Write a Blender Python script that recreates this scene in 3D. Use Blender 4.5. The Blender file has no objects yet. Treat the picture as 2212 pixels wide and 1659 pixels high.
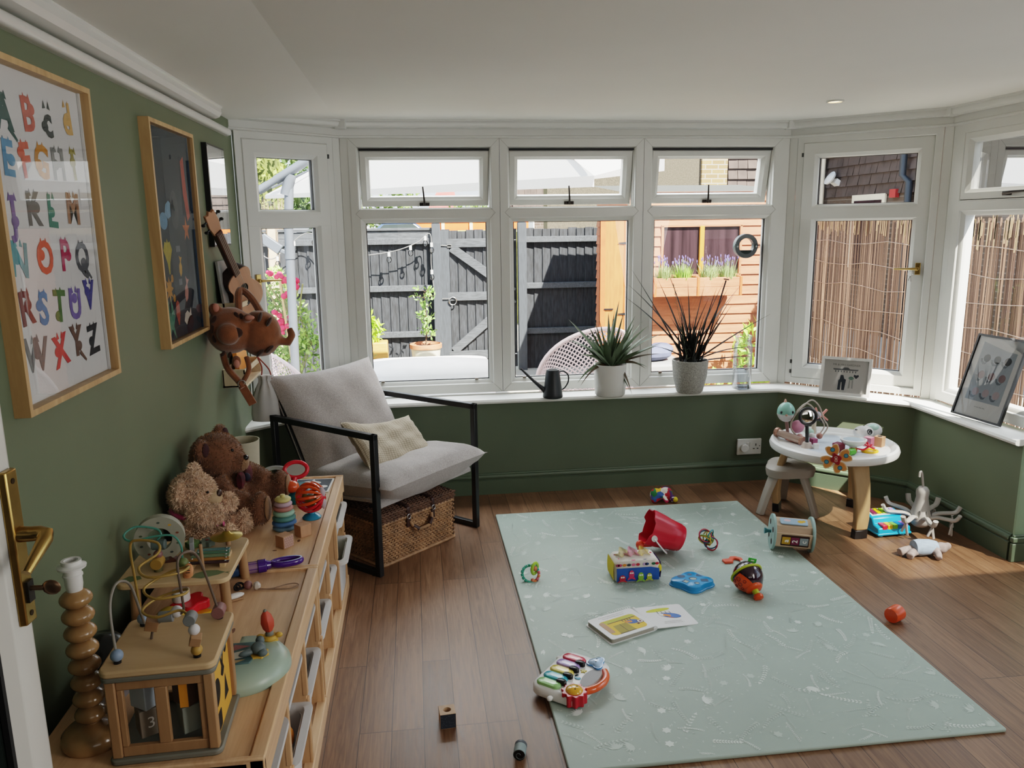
import bpy, bmesh, math, random
from mathutils import Vector as V, Matrix as MX, Euler
from math import sin, cos, pi, radians as R
random.seed(7)
C = bpy.context.scene.collection
RND = random.Random(11)

# ------------------------------------------------------------------ materials
def lin(c):
    if isinstance(c, str):
        c = tuple(int(c[i:i+2], 16)/255 for i in (0, 2, 4))
    return tuple((x/12.92 if x <= .04045 else ((x+.055)/1.055)**2.4) for x in c[:3]) + (1,)
MATS = {}
def newmat(name):
    m = bpy.data.materials.new(name); m.use_nodes = True
    nt = m.node_tree; nt.nodes.clear()
    o = nt.nodes.new('ShaderNodeOutputMaterial')
    return m, nt, o
def nd(nt, t, **k):
    n = nt.nodes.new(t)
    for a, b in k.items():
        if a.startswith('i_'):
            key = a[2:]
            n.inputs[int(key) if key.isdigit() else key.replace('_', ' ')].default_value = b
        else: setattr(n, a, b)
    return n
def P(name, col, rough=.5, metal=0, var=.06, vs=8, bump=0, bs=60, sheen=0, spec=.5, trans=0, alpha=1, coat=0, sub=0, emit=0, stretch=None):
    """principled surface with a procedural colour mottling and optional procedural bump"""
    if name in MATS: return MATS[name]
    m, nt, o = newmat(name); L = nt.links.new
    b = nd(nt, 'ShaderNodeBsdfPrincipled'); L(b.outputs[0], o.inputs[0])
    b.inputs['Roughness'].default_value = rough; b.inputs['Metallic'].default_value = metal
    b.inputs['Specular IOR Level'].default_value = spec
    if sheen: b.inputs['Sheen Weight'].default_value = sheen
    if trans: b.inputs['Transmission Weight'].default_value = trans
    if alpha < 1: b.inputs['Alpha'].default_value = alpha
    if coat: b.inputs['Coat Weight'].default_value = coat; b.inputs['Coat Roughness'].default_value = .08
    if sub: b.inputs['Subsurface Weight'].default_value = sub; b.inputs['Subsurface Radius'].default_value = (.02, .02, .02)
    c = lin(col)
    tc = nd(nt, 'ShaderNodeTexCoord'); src = tc.outputs['Object']
    if stretch:
        mp = nd(nt, 'ShaderNodeMapping'); mp.inputs['Scale'].default_value = stretch; L(src, mp.inputs[0]); src = mp.outputs[0]
    n = nd(nt, 'ShaderNodeTexNoise', i_Scale=vs, i_Detail=4.0); L(src, n.inputs['Vector'])
    r = nd(nt, 'ShaderNodeValToRGB')
    r.color_ramp.elements[0].position = .3; r.color_ramp.elements[1].position = .7
    r.color_ramp.elements[0].color = tuple(x*(1-var) for x in c[:3]) + (1,)
    r.color_ramp.elements[1].color = tuple(min(1, x*(1+var)) for x in c[:3]) + (1,)
    L(n.outputs[0], r.inputs[0]); L(r.outputs[0], b.inputs['Base Color'])
    if emit: L(r.outputs[0], b.inputs['Emission Color']); b.inputs['Emission Strength'].default_value = emit
    if bump:
        n2 = nd(nt, 'ShaderNodeTexNoise', i_Scale=bs, i_Detail=3.0); L(src, n2.inputs['Vector'])
        bp = nd(nt, 'ShaderNodeBump', i_Strength=bump, i_Distance=.004); L(n2.outputs[0], bp.inputs['Height']); L(bp.outputs[0], b.inputs['Normal'])
    MATS[name] = m; return m
def wood(name, c1, c2, axis=1, scale=14, stretch=14, rough=.45, dark=None, coat=0):
    if name in MATS: return MATS[name]
    m, nt, o = newmat(name); L = nt.links.new
    b = nd(nt, 'ShaderNodeBsdfPrincipled', i_Roughness=rough); L(b.outputs[0], o.inputs[0])
    if coat: b.inputs['Coat Weight'].default_value = coat
    tc = nd(nt, 'ShaderNodeTexCoord'); mp = nd(nt, 'ShaderNodeMapping')
    s = [stretch]*3; s[axis] = 1.0; mp.inputs['Scale'].default_value = s; L(tc.outputs['Object'], mp.inputs[0])
    n = nd(nt, 'ShaderNodeTexNoise', i_Scale=scale/6, i_Detail=6.0, i_Roughness=.62, i_Distortion=.6); L(mp.outputs[0], n.inputs['Vector'])
    r = nd(nt, 'ShaderNodeValToRGB'); e = r.color_ramp.elements
    e[0].position = .32; e[0].color = lin(c1); e[1].position = .66; e[1].color = lin(c2)
    L(n.outputs[0], r.inputs[0]); L(r.outputs[0], b.inputs['Base Color'])
    bp = nd(nt, 'ShaderNodeBump', i_Strength=.08, i_Distance=.003); L(n.outputs[0], bp.inputs['Height']); L(bp.outputs[0], b.inputs['Normal'])
    MATS[name] = m; return m
def fabric(name, c1, c2, scale=260, bump=.25, plaid=None, rough=.9):
    if name in MATS: return MATS[name]
    m, nt, o = newmat(name); L = nt.links.new
    b = nd(nt, 'ShaderNodeBsdfPrincipled', i_Roughness=rough); b.inputs['Sheen Weight'].default_value = .25; L(b.outputs[0], o.inputs[0])
    b.inputs['Specular IOR Level'].default_value = .2
    tc = nd(nt, 'ShaderNodeTexCoord')
    n = nd(nt, 'ShaderNodeTexNoise', i_Scale=scale, i_Detail=2.0); L(tc.outputs['Object'], n.inputs['Vector'])
    r = nd(nt, 'ShaderNodeValToRGB'); e = r.color_ramp.elements
    e[0].position = .38; e[0].color = lin(c1); e[1].position = .62; e[1].color = lin(c2); L(n.outputs[0], r.inputs[0])
    col = r.outputs[0]
    if plaid:
        for ax in ('X', 'Y'):
            w = nd(nt, 'ShaderNodeTexWave', wave_type='BANDS', bands_direction=ax, i_Scale=plaid[1], i_Distortion=.3); L(tc.outputs['UV'], w.inputs['Vector'])
            rr = nd(nt, 'ShaderNodeValToRGB'); rr.color_ramp.elements[0].position = .86; rr.color_ramp.elements[1].position = .93; L(w.outputs['Fac'], rr.inputs[0])
            mu = nd(nt, 'ShaderNodeMath', operation='MULTIPLY', i_1=.55); L(rr.outputs[0], mu.inputs[0])
            mx = nd(nt, 'ShaderNodeMixRGB'); L(mu.outputs[0], mx.inputs[0]); L(col, mx.inputs[1]); mx.inputs[2].default_value = lin(plaid[0]); col = mx.outputs[0]
    L(col, b.inputs['Base Color'])
    n2 = nd(nt, 'ShaderNodeTexNoise', i_Scale=9.0, i_Detail=5.0); L(tc.outputs['Object'], n2.inputs['Vector'])
    ad = nd(nt, 'ShaderNodeMath', operation='MULTIPLY_ADD', i_1=.12); L(n.outputs[0], ad.inputs[0]); L(n2.outputs[0], ad.inputs[2])
    bp = nd(nt, 'ShaderNodeBump', i_Strength=bump, i_Distance=.012); L(ad.outputs[0], bp.inputs['Height']); L(bp.outputs[0], b.inputs['Normal'])
    MATS[name] = m; return m
def glassmat(name, tint=(1, 1, 1), refl=1.0):
    if name in MATS: return MATS[name]
    m, nt, o = newmat(name); L = nt.links.new
    t = nd(nt, 'ShaderNodeBsdfTransparent'); t.inputs[0].default_value = tuple(tint) + (1,)
    g = nd(nt, 'ShaderNodeBsdfGlossy', i_Roughness=.0)
    f = nd(nt, 'ShaderNodeFresnel', i_IOR=1.5)
    mu = nd(nt, 'ShaderNodeMath', operation='MULTIPLY', i_1=refl, use_clamp=True); L(f.outputs[0], mu.inputs[0])
    mx = nd(nt, 'ShaderNodeMixShader'); L(mu.outputs[0], mx.inputs[0]); L(t.outputs[0], mx.inputs[1]); L(g.outputs[0], mx.inputs[2]); L(mx.outputs[0], o.inputs[0])
    MATS[name] = m; return m

# ------------------------------------------------------------------ mesh builder
class B:
    def __init__(s, mat=None):
        s.v = []; s.f = []; s.mi = []; s.mats = []; s.X = MX.Identity(4); s.cur = 0; s.uv = {}
        if mat: s.mat(mat)
    def mat(s, m):
        if m not in s.mats: s.mats.append(m)
        s.cur = s.mats.index(m); return s
    def at(s, loc=(0, 0, 0), rot=(0, 0, 0), sc=1):
        s.X = MX.Translation(V(loc)) @ Euler(rot).to_matrix().to_4x4() @ MX.Diagonal((sc, sc, sc, 1) if not hasattr(sc, '__len__') else tuple(sc) + (1,)); return s
    def add(s, vs, fs):
        o = len(s.v)
        s.v += [tuple(s.X @ V(p)) for p in vs]
        for f in fs: s.f.append(tuple(i+o for i in f)); s.mi.append(s.cur)
        return s
    def box(s, c, d, rot=None):
        x, y, z = (k/2 for k in d); M_ = Euler(rot).to_matrix() if rot else None
        vs = [V((a*x, b*y, e*z)) for a in (-1, 1) for b in (-1, 1) for e in (-1, 1)]
        if M_: vs = [M_ @ p for p in vs]
        return s.add([p+V(c) for p in vs], [(0, 1, 3, 2), (4, 6, 7, 5), (0, 4, 5, 1), (2, 3, 7, 6), (0, 2, 6, 4), (1, 5, 7, 3)])
    def bb(s, lo, hi): return s.box([(a+b)/2 for a, b in zip(lo, hi)], [b-a for a, b in zip(lo, hi)])
    def bar(s, p, q, w, h=None, up=(0, 0, 1)):
        h = h or w; p, q = V(p), V(q); d = (q-p).normalized(); u = V(up)
        if abs(d.dot(u)) > .98: u = V((1, 0, 0))
        a = d.cross(u).normalized(); b_ = a.cross(d).normalized()
        vs = [e + a*i*w/2 + b_*j*h/2 for e in (p, q) for i, j in ((-1, -1), (1, -1), (1, 1), (-1, 1))]
        return s.add(vs, [(3, 2, 1, 0), (4, 5, 6, 7)] + [(i, (i+1) % 4, 4+(i+1) % 4, 4+i) for i in range(4)])
    def loft(s, rings, cap=True, closed=False):
        n = len(rings[0]); vs = [p for r in rings for p in r]; fs = []
        m = len(rings)
        for i in range(m if closed else m-1):
            j = (i+1) % m
            for k in range(n): fs.append((i*n+k, i*n+(k+1) % n, j*n+(k+1) % n, j*n+k))
        if cap and not closed: fs += [tuple(range(n-1, -1, -1)), tuple((m-1)*n+k for k in range(n))]
        return s.add(vs, fs)
    def cyl(s, p, q, r, r2=None, n=20, cap=True):
        return s.tube([p, q], r, n, rs=[r, r if r2 is None else r2], cap=cap)
    def tube(s, pts, r=.01, n=8, closed=False, rs=None, cap=True, flat=1):
        pts = [V(p) for p in pts]; m = len(pts); rings = []; prev = None
        for i, p in enumerate(pts):
            a = pts[i-1] if (i or closed) else pts[0]; b = pts[(i+1) % m] if (i < m-1 or closed) else pts[-1]
            d = (b-a).normalized() if (b-a).length > 1e-9 else V((0, 0, 1))
            if prev is None:
                u = V((0, 0, 1)) if abs(d.z) < .9 else V((1, 0, 0))
            else: u = prev
            x = d.cross(u); x = x.normalized() if x.length > 1e-6 else d.orthogonal().normalized()
            y = x.cross(d).normalized(); prev = y
            rr = rs[i] if rs else r
            rings.append([p + x*cos(2*pi*k/n)*rr + y*sin(2*pi*k/n)*rr*flat for k in range(n)])
        return s.loft(rings, cap, closed)
    def lathe(s, prof, n=28, org=(0, 0, 0), cap=True):
        o = V(org)
        return s.loft([[o+V((r*cos(2*pi*k/n), r*sin(2*pi*k/n), z)) for k in range(n)] for r, z in prof], cap)
    def ball(s, c, r, n=16, rot=None, m=None):
        if not hasattr(r, '__len__'): r = (r, r, r)
        m = m or max(6, n//2); M_ = Euler(rot).to_matrix() if rot else MX.Identity(3); c = V(c)
        f = lambda a, t: c + M_ @ V((r[0]*sin(a)*cos(t), r[1]*sin(a)*sin(t), r[2]*cos(a)))
        vs = [f(0, 0)] + [f(pi*i/m, 2*pi*k/n) for i in range(1, m) for k in range(n)] + [f(pi, 0)]
        fs = [(0, 1+k, 1+(k+1) % n) for k in range(n)]
        for i in range(m-2):
            for k in range(n):
                a = 1+i*n; fs.append((a+k, a+n+k, a+n+(k+1) % n, a+(k+1) % n))
        a = 1+(m-2)*n; fs += [(a+(k+1) % n, a+k, len(vs)-1) for k in range(n)]
        return s.add(vs, fs)
    def prism(s, poly, z0, z1, scale1=1):
        n = len(poly)
        vs = [(x, y, z0) for x, y in poly] + [(x*scale1, y*scale1, z1) for x, y in poly]
        return s.add(vs, [tuple(range(n-1, -1, -1)), tuple(range(n, 2*n))] + [(i, (i+1) % n, n+(i+1) % n, n+i) for i in range(n)])
    def flat(s, poly, z=0):
        return s.add([(x, y, z) for x, y in poly], [tuple(range(len(poly)))])
    def torus(s, c, R_, r, rot=(0, 0, 0), n=28, m=8, a0=0, a1=2*pi):
        M_ = Euler(rot).to_matrix(); c = V(c); full = abs(a1-a0) > 6.28
        k = n if full else n+1
        pts = [c + M_ @ V((R_*cos(a0+(a1-a0)*i/n), R_*sin(a0+(a1-a0)*i/n), 0)) for i in range(k)]
        return s.tube(pts, r, m, closed=full)
    def grid(s, fn, nu, nv, uv=True):
        """fn(u,v) in 0..1 -> point"""
        o = len(s.v)
        vs = [fn(i/nu, j/nv) for j in range(nv+1) for i in range(nu+1)]
        fs = [(j*(nu+1)+i, j*(nu+1)+i+1, (j+1)*(nu+1)+i+1, (j+1)*(nu+1)+i) for j in range(nv) for i in range(nu)]
        s.add(vs, fs)
        for j in range(nv+1):
            for i in range(nu+1): s.uv[o+j*(nu+1)+i] = (i/nu, j/nv)
        return s
    def text(s, body, size, align='CENTER', extr=0.0, bold=0):
        """lettering in the local XY plane"""
        cu = bpy.data.curves.new('t', 'FONT'); cu.body = body; cu.size = size; cu.align_x = align; cu.align_y = 'CENTER'; cu.extrude = extr; cu.offset = bold; cu.resolution_u = 3
        t = bpy.data.objects.new('t', cu); C.objects.link(t); bpy.context.view_layer.update()
        me = bpy.data.meshes.new_from_object(t.evaluated_get(bpy.context.evaluated_depsgraph_get()))
        s.add([v.co for v in me.vertices], [tuple(p.vertices) for p in me.polygons])
        bpy.data.objects.remove(t); bpy.data.curves.remove(cu); bpy.data.meshes.remove(me)
        return s
    def join(s, vs, fs): return s.add(vs, fs)
    def mesh(s, name, ang=40, smooth=True):
        me = bpy.data.meshes.new(name); me.from_pydata(s.v, [], s.f)
        for m in s.mats: me.materials.append(m)
        me.polygons.foreach_set('material_index', s.mi)
        if s.uv:
            l = me.uv_layers.new()
            for lp in me.loops: l.data[lp.index].uv = s.uv.get(lp.vertex_index, (0, 0))
        me.update()
        bm = bmesh.new(); bm.from_mesh(me); bmesh.ops.recalc_face_normals(bm, faces=bm.faces); bm.to_mesh(me); bm.free()
        if smooth:
            me.polygons.foreach_set('use_smooth', [True]*len(me.polygons)); me.set_sharp_from_angle(angle=R(ang))
        return me

def tag(o, label=None, cat=None, group=None, kind=None):
    if label: o['label'] = label
    if cat: o['category'] = cat
    if group: o['group'] = group
    if kind: o['kind'] = kind
    return o
def ob(name, b, parent=None, bevel=0, seg=2, sub=0, solid=0, ang=40, smooth=True, loc=None, rot=None, label=None):
    o = bpy.data.objects.new(name, b.mesh(name, ang, smooth)); C.objects.link(o)
    if parent: o.parent = parent
    if loc: o.location = loc
    if rot: o.rotation_euler = rot
    if solid: md = o.modifiers.new('s', 'SOLIDIFY'); md.thickness = solid; md.offset = 0
    if bevel: md = o.modifiers.new('b', 'BEVEL'); md.width = bevel; md.segments = seg; md.limit_method = 'ANGLE'; md.angle_limit = R(40); md.harden_normals = False
    if sub: md = o.modifiers.new('u', 'SUBSURF'); md.levels = sub; md.render_levels = sub
    if label: o['label'] = label
    return o
def thing(name, label, cat, loc=(0, 0, 0), rz=0, group=None, rot=None):
    o = bpy.data.objects.new(name, None); C.objects.link(o); o.empty_display_size = .05
    o.location = loc; o.rotation_euler = rot or (0, 0, rz)
    return tag(o, label, cat, group)
def dup(root, loc=None, rz=None, label=None):
    def cp(o, par):
        c = o.copy(); C.objects.link(c); c.parent = par
        for ch in [x for x in kids.get(o.name, [])]: cp(ch, c)
        return c
    kids = {}
    for o in bpy.data.objects:
        if o.parent: kids.setdefault(o.parent.name, []).append(o)
    r = cp(root, None)
    if loc: r.location = loc
    if rz is not None: r.rotation_euler = (0, 0, rz)
    if label: r['label'] = label
    return r
def struct(name, b, parent=None, **k):
    o = ob(name, b, parent, **k)
    if not parent: o['kind'] = 'structure'
    return o
def blob(parts, vox=.008, smooth=4, fur=None):
    """union of ellipsoids / tubes as one continuous skin: list of (c, r, rot) or ('t', pts, rs)"""
    b = B()
    for p in parts:
        if p[0] == 't': b.tube(p[1], n=12, rs=p[2])
        else: b.ball(p[0], p[1], 18, p[2] if len(p) > 2 else None)
    me = b.mesh('blob', smooth=False)
    o = bpy.data.objects.new('blob', me); C.objects.link(o)
    md = o.modifiers.new('r', 'REMESH'); md.mode = 'VOXEL'; md.voxel_size = vox
    ms = o.modifiers.new('s', 'SMOOTH'); ms.iterations = smooth; ms.factor = .5
    bpy.context.view_layer.update()
    m2 = bpy.data.meshes.new_from_object(o.evaluated_get(bpy.context.evaluated_depsgraph_get()))
    vs = [v.co.copy() for v in m2.vertices]; fs = [tuple(p.vertices) for p in m2.polygons]; ns = [p.normal.copy() for p in m2.polygons]; ar = [p.area for p in m2.polygons]
    bpy.data.objects.remove(o); bpy.data.meshes.remove(me); bpy.data.meshes.remove(m2)
    return vs, fs, ns, ar
def fur(b, bl, n, ln, wd, jit=.5, rnd=None, droop=.2):
    rnd = rnd or RND
    vs, fs, ns, ar = bl
    for k in rnd.choices(range(len(fs)), ar, k=n):
        f = fs[k]; w = [rnd.random() for _ in f]; t = sum(w)
        p = sum((vs[i]*(x/t) for i, x in zip(f, w)), V((0, 0, 0)))
        nn = (ns[k] + V((rnd.uniform(-jit, jit), rnd.uniform(-jit, jit), rnd.uniform(-jit, jit)-droop))).normalized()
        s_ = nn.orthogonal().normalized(); s_ = (MX.Rotation(rnd.uniform(0, 6.3), 3, nn) @ s_)*wd; l = ln*rnd.uniform(.6, 1.2)
        mid = p + nn*l*.5 + s_*.4
        b.add([p-s_, p+s_, mid+s_*.6, p+nn*l + V((0, 0, -l*droop)), mid-s_*.6], [(0, 1, 2, 3, 4)])
def circ(r, n=24, cx=0, cy=0, ry=None, a0=0): return [(cx+r*cos(a0+2*pi*i/n), cy+(ry or r)*sin(a0+2*pi*i/n)) for i in range(n)]
def rrect(w, h, r, n=5, cx=0, cy=0):
    out = []
    for sx, sy, a in ((1, 1, 0), (-1, 1, pi/2), (-1, -1, pi), (1, -1, 3*pi/2)):
        for i in range(n+1):
            t = a + pi/2*i/n; out.append((cx+sx*(w/2-r)+r*cos(t), cy+sy*(h/2-r)+r*sin(t)))
    return out
def starp(r1, r2, n=5, a0=pi/2): return [((r1 if i % 2 == 0 else r2)*cos(a0+pi*i/n), (r1 if i % 2 == 0 else r2)*sin(a0+pi*i/n)) for i in range(2*n)]
def spline(pts, k=6, closed=False):
    pts = [V(p) for p in pts]; out = []; n = len(pts)
    for i in range(n if closed else n-1):
        g = (lambda j: pts[j % n]) if closed else (lambda j: pts[max(0, min(n-1, j))])
        a, b, c, d = g(i-1), g(i), g(i+1), g(i+2)
        for t in range(k):
            t /= k; out.append(.5*((2*b) + (c-a)*t + (2*a-5*b+4*c-d)*t*t + (3*b-a-3*c+d)*t**3))
    if not closed: out.append(pts[-1])
    return out

# common colours
WHITE = P('white_upvc', 'cfcfca', .32, var=.015)
WHITEP = P('white_plastic', 'e4e4e2', .35, var=.02)
BLACK = P('black_metal', '17181a', .35, var=.1)
BLACKP = P('black_plastic', '141416', .3)
CHROME = P('steel', 'c8c8c8', .25, 1)
BRASS = P('brass', 'b0935a', .3, 1, var=.12, vs=30)
PAPER = P('paper_white', 'eceae6', .8, var=.02)
GLASS = glassmat('window_glass', (.97, .985, .98), .8)
PGLASS = glassmat('picture_glass', (1, 1, 1), .8)
# ------------------------------------------------------------------ the room
W = [V((-.862, 4.11)), V((-.375, 4.50)), V((2.185, 4.50)), V((2.79, 3.92)), V((2.79, 3.10))]
XL, YE = -.862, 3.10
def offs(d):
    """window line offset inwards by d, ends sliding on the left wall and on the door jamb"""
    ln = []
    for a, b in zip(W, W[1:]):
        t = (b-a).normalized(); n = V((t.y, -t.x)); ln.append((a+n*d, t))
    def isect(p, t, q, s):
        den = t.x*s.y-t.y*s.x; k = ((q.x-p.x)*s.y-(q.y-p.y)*s.x)/den; return p+t*k
    out = [isect(*ln[0], V((XL, 0)), V((0, 1)))]
    for i in range(len(ln)-1): out.append(isect(*ln[i], *ln[i+1]))
    out.append(isect(*ln[-1], V((0, YE)), V((1, 0))))
    return out
def sweep(prof, i0=0, i1=4, mat=None, closed=True, b=None):
    b = b or B(mat); rows = [[V((*offs(d)[i], z)) for d, z in prof] for i in range(i0, i1+1)]
    b.loft(rows, cap=True) if closed else b.loft(rows, cap=False)
    return b
def planks():
    m, nt, o = newmat('oak_planks'); L = nt.links.new
    b = nd(nt, 'ShaderNodeBsdfPrincipled', i_Roughness=.36); L(b.outputs[0], o.inputs[0])
    tc = nd(nt, 'ShaderNodeTexCoord'); mp = nd(nt, 'ShaderNodeMapping'); mp.inputs['Rotation'].default_value = (0, 0, pi/2); mp.inputs['Location'].default_value = (.13, .022, 0)
    L(tc.outputs['Object'], mp.inputs[0])
    def brick(c1, c2, mo):
        k = nd(nt, 'ShaderNodeTexBrick', offset=.37, offset_frequency=3, squash=1.0)
        k.inputs['Scale'].default_value = 1; k.inputs['Brick Width'].default_value = 1.05; k.inputs['Row Height'].default_value = .1
        k.inputs['Mortar Size'].default_value = .0012; k.inputs['Mortar Smooth'].default_value = .2; k.inputs['Bias'].default_value = 0
        k.inputs['Color1'].default_value = lin(c1); k.inputs['Color2'].default_value = lin(c2); k.inputs['Mortar'].default_value = lin(mo); L(mp.outputs[0], k.inputs['Vector']); return k
    k = brick('7d5f47', '96755a', '3a291e')
    # grain: noise stretched along the planks, shifted per plank
    mp2 = nd(nt, 'ShaderNodeMapping'); mp2.inputs['Scale'].default_value = (30, 1.6, 1); L(tc.outputs['Object'], mp2.inputs[0])
    ad = nd(nt, 'ShaderNodeVectorMath', operation='MULTIPLY_ADD'); ad.inputs[1].default_value = (9, 23, 7); L(k.outputs['Color'], ad.inputs[0]); L(mp2.outputs[0], ad.inputs[2])
    n = nd(nt, 'ShaderNodeTexNoise', i_Scale=2.2, i_Detail=8.0, i_Roughness=.65, i_Distortion=1.4); L(ad.outputs[0], n.inputs['Vector'])
    r = nd(nt, 'ShaderNodeValToRGB'); e = r.color_ramp.elements; e[0].position = .28; e[0].color = lin('a08a78'); e[1].position = .72; e[1].color = lin('ffffff'); L(n.outputs[0], r.inputs[0])
    mx = nd(nt, 'ShaderNodeMixRGB', blend_type='MULTIPLY', i_0=.9); L(k.outputs['Color'], mx.inputs[1]); L(r.outputs[0], mx.inputs[2])
    L(mx.outputs[0], b.inputs['Base Color'])
    bp = nd(nt, 'ShaderNodeBump', i_Strength=.25, i_Distance=.002); inv = nd(nt, 'ShaderNodeMath', operation='SUBTRACT', i_0=1.0); L(k.outputs['Fac'], inv.inputs[1])
    a2 = nd(nt, 'ShaderNodeMath', operation='MULTIPLY_ADD', i_1=.18); L(n.outputs[0], a2.inputs[0]); L(inv.outputs[0], a2.inputs[2]); L(a2.outputs[0], bp.inputs['Height']); L(bp.outputs[0], b.inputs['Normal'])
    rr = nd(nt, 'ShaderNodeMapRange'); rr.inputs['To Min'].default_value = .28; rr.inputs['To Max'].default_value = .5; L(n.outputs[0], rr.inputs['Value']); L(rr.outputs[0], b.inputs['Roughness'])
    return m
GREEN = P('green_wall_paint', '66705a', .62, var=.04, vs=3, bump=.05, bs=120)
GREENW = P('green_woodwork_paint', '566452', .4, var=.03, vs=3)
CEIL = P('ceiling_paint', 'dcdbd5', .85, var=.02, vs=2)
SILL = P('sill_white', 'ecece8', .3, var=.02, vs=5)
b = B(planks()); fo = offs(-.05)
b.add([(XL-.1, -2.3, 0)] + [(p.x, p.y, 0) for p in [V((XL-.1, 4.2))]+fo[1:4]] + [(3.0, 3.92, 0), (3.0, -2.3, 0)], [tuple(range(7))[:7]])
struct('floor', b, smooth=False)
b = B(CEIL)
xs = [(-.95, 2.058), (-.862, 2.062), (-.38, 2.107), (2.96, 2.107)]
vs = [(x, y, z) for x, z in xs for y in (-2.35, 4.75)] + [(x, y, 2.3) for x, z in xs for y in (-2.35, 4.75)]
b.add(vs, [(2*i, 2*i+1, 2*i+3, 2*i+2) for i in range(3)] + [(8+2*i, 8+2*i+1, 8+2*i+3, 8+2*i+2) for i in range(3)] + [(0, 1, 9, 8), (6, 7, 15, 14)])
struct('ceiling', b, smooth=False)
b = B(GREEN); b.bb((XL-.12, -2.3, 0), (XL, 4.14, 2.09)); struct('wall_left', b)
b = B(GREEN); b.bb((XL-.1, -2.4, 0), (3.1, -2.3, 2.11)); struct('wall_rear', b)
b = B(GREEN); b.bb((2.80, -2.3, 0), (2.93, 1.30, 2.11)); struct('wall_side', b)
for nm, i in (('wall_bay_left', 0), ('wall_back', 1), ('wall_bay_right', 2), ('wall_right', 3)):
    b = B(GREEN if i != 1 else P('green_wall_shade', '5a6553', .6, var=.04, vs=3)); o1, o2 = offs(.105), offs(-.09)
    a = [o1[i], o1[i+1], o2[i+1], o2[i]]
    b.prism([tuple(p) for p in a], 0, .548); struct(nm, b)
    prof = [(.105, .0), (.124, .0), (.124, .086), (.118, .089), (.118, .094), (.126, .099), (.128, .107), (.124, .116), (.114, .120), (.113, .125), (.105, .127)]
    struct('baseboard_'+nm[5:], sweep(prof, i, i+1, GREENW))
b = B(GREENW); b.bb((XL, -2.2, 0), (XL+.018, 4.05, .12)); struct('baseboard_left', b, bevel=.004)
# jamb end: the lit return of the dwarf wall beside the patio door
LITG = P('green_return_sunlit', '8ea489', .5, var=.03)  # wall green lightened, the sunlight on this face put into its colour
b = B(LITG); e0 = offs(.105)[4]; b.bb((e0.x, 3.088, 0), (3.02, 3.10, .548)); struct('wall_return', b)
b = B(GREENW); b.bb((e0.x-.02, 3.07, 0), (3.0, 3.088, .088)); b.bb((e0.x-.022, 3.066, .096), (3.0, 3.088, .118)); b.bb((e0.x-.012, 3.075, .0), (3.0, 3.088, .127)); struct('baseboard_return', b, bevel=.003)
# sill, head trims
struct('trim_1', sweep([(-.02, .575), (.128, .575), (.141, .571), (.146, .560), (.141, .549), (.128, .545), (-.02, .545)], 0, 4, SILL)).update_tag()
struct('trim_2', sweep([(-.06, 2.030), (.012, 2.030), (.016, 2.026), (.016, 2.02), (.004, 2.016), (-.06, 2.016)], 0, 4, WHITE))
struct('trim_3', sweep([(-.06, 2.110), (.006, 2.110), (.006, 2.030), (-.06, 2.030)], 0, 4, WHITE))
struct('trim_4', sweep([(.006, 2.107), (.062, 2.107), (.062, 2.098), (.056, 2.096), (.058, 2.088), (.052, 2.070), (.04, 2.066), (.006, 2.066)], 0, 4, WHITE))
b = B(WHITE)      # little joint caps on the head trunking
for i in (1, 2, 3):
    p = offs(.035)[i]; b.at((p.x, p.y, 2.086)); b.box((0, 0, 0), (.062, .062, .05))
b.at(); struct('trim_5', b, bevel=.006)
# trunking and rail along the top of the left wall
b = B(WHITE); b.loft([[V((XL+x, y, z)) for x, z in [(0, 2.075), (.06, 2.075), (.06, 2.062), (.054, 2.058), (.056, 2.040), (.046, 2.024), (.03, 2.018), (0, 2.018)]] for y in (-2.2, 3.72)]); struct('trim_6', b, ang=30)
b = B(WHITE); b.tube([(XL+.016, -2.2, 1.992), (XL+.016, 4.0, 1.992)], .0165, 12); b.bb((XL, -2.2, 1.976), (XL+.012, 4.02, 2.008)); struct('trim_7', b)
# corner posts of the bay
b = B(WHITE)
for i in (1, 2, 3):
    p, q = offs(-.002)[i], offs(-.075)[i]
    for k in (-1, 1):
        j = W[i+k]-W[i]; t = j.normalized()
        a = [p, p+t*.046, q+t*.046, q]; b.prism([tuple(x) for x in a], .575, 2.02)
struct('trim_8', b, bevel=.003)

# ------------------------------------------------------------------ windows
def seg(i):
    t = (W[i+1]-W[i]).normalized(); n = V((-t.y, t.x))
    m = MX.Identity(4); m.col[0][:3] = (t.x, t.y, 0); m.col[1][:3] = (n.x, n.y, 0); m.col[2][:3] = (0, 0, 1); m.col[3][:3] = (W[i].x, W[i].y, 0)
    return m, (W[i+1]-W[i]).length
def ring(b, u0, u1, z0, z1, prof):
    b.loft([[V((u0+d, v, z0+d)), V((u1-d, v, z0+d)), V((u1-d, v, z1-d)), V((u0+d, v, z1-d))] for d, v in prof], cap=False, closed=True)
FIX = [(0, .07), (0, 0), (.05, 0), (.053, .003), (.055, .008), (.066, .014), (.074, .022), (.076, .032), (.076, .07)]
OPN = [(0, .07), (0, 0), (.042, 0), (.047, .003), (.05, .02), (.055, .024), (.055, .07)]
SASH = [(0, .06), (0, .004), (.004, 0), (.032, 0), (.035, .004), (.044, .012), (.05, .018), (.052, .03), (.052, .06)]
GASKET = P('window_gasket', '0e0e10', .6)
def paneof(par, u0, u1, z0, z1, v, n='pane'):
    b = B(GLASS); b.add([(u0, v, z0), (u1, v, z0), (u1, v, z1), (u0, v, z1)], [(0, 1, 2, 3)]); return ob(n, b, par, smooth=False)
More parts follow.
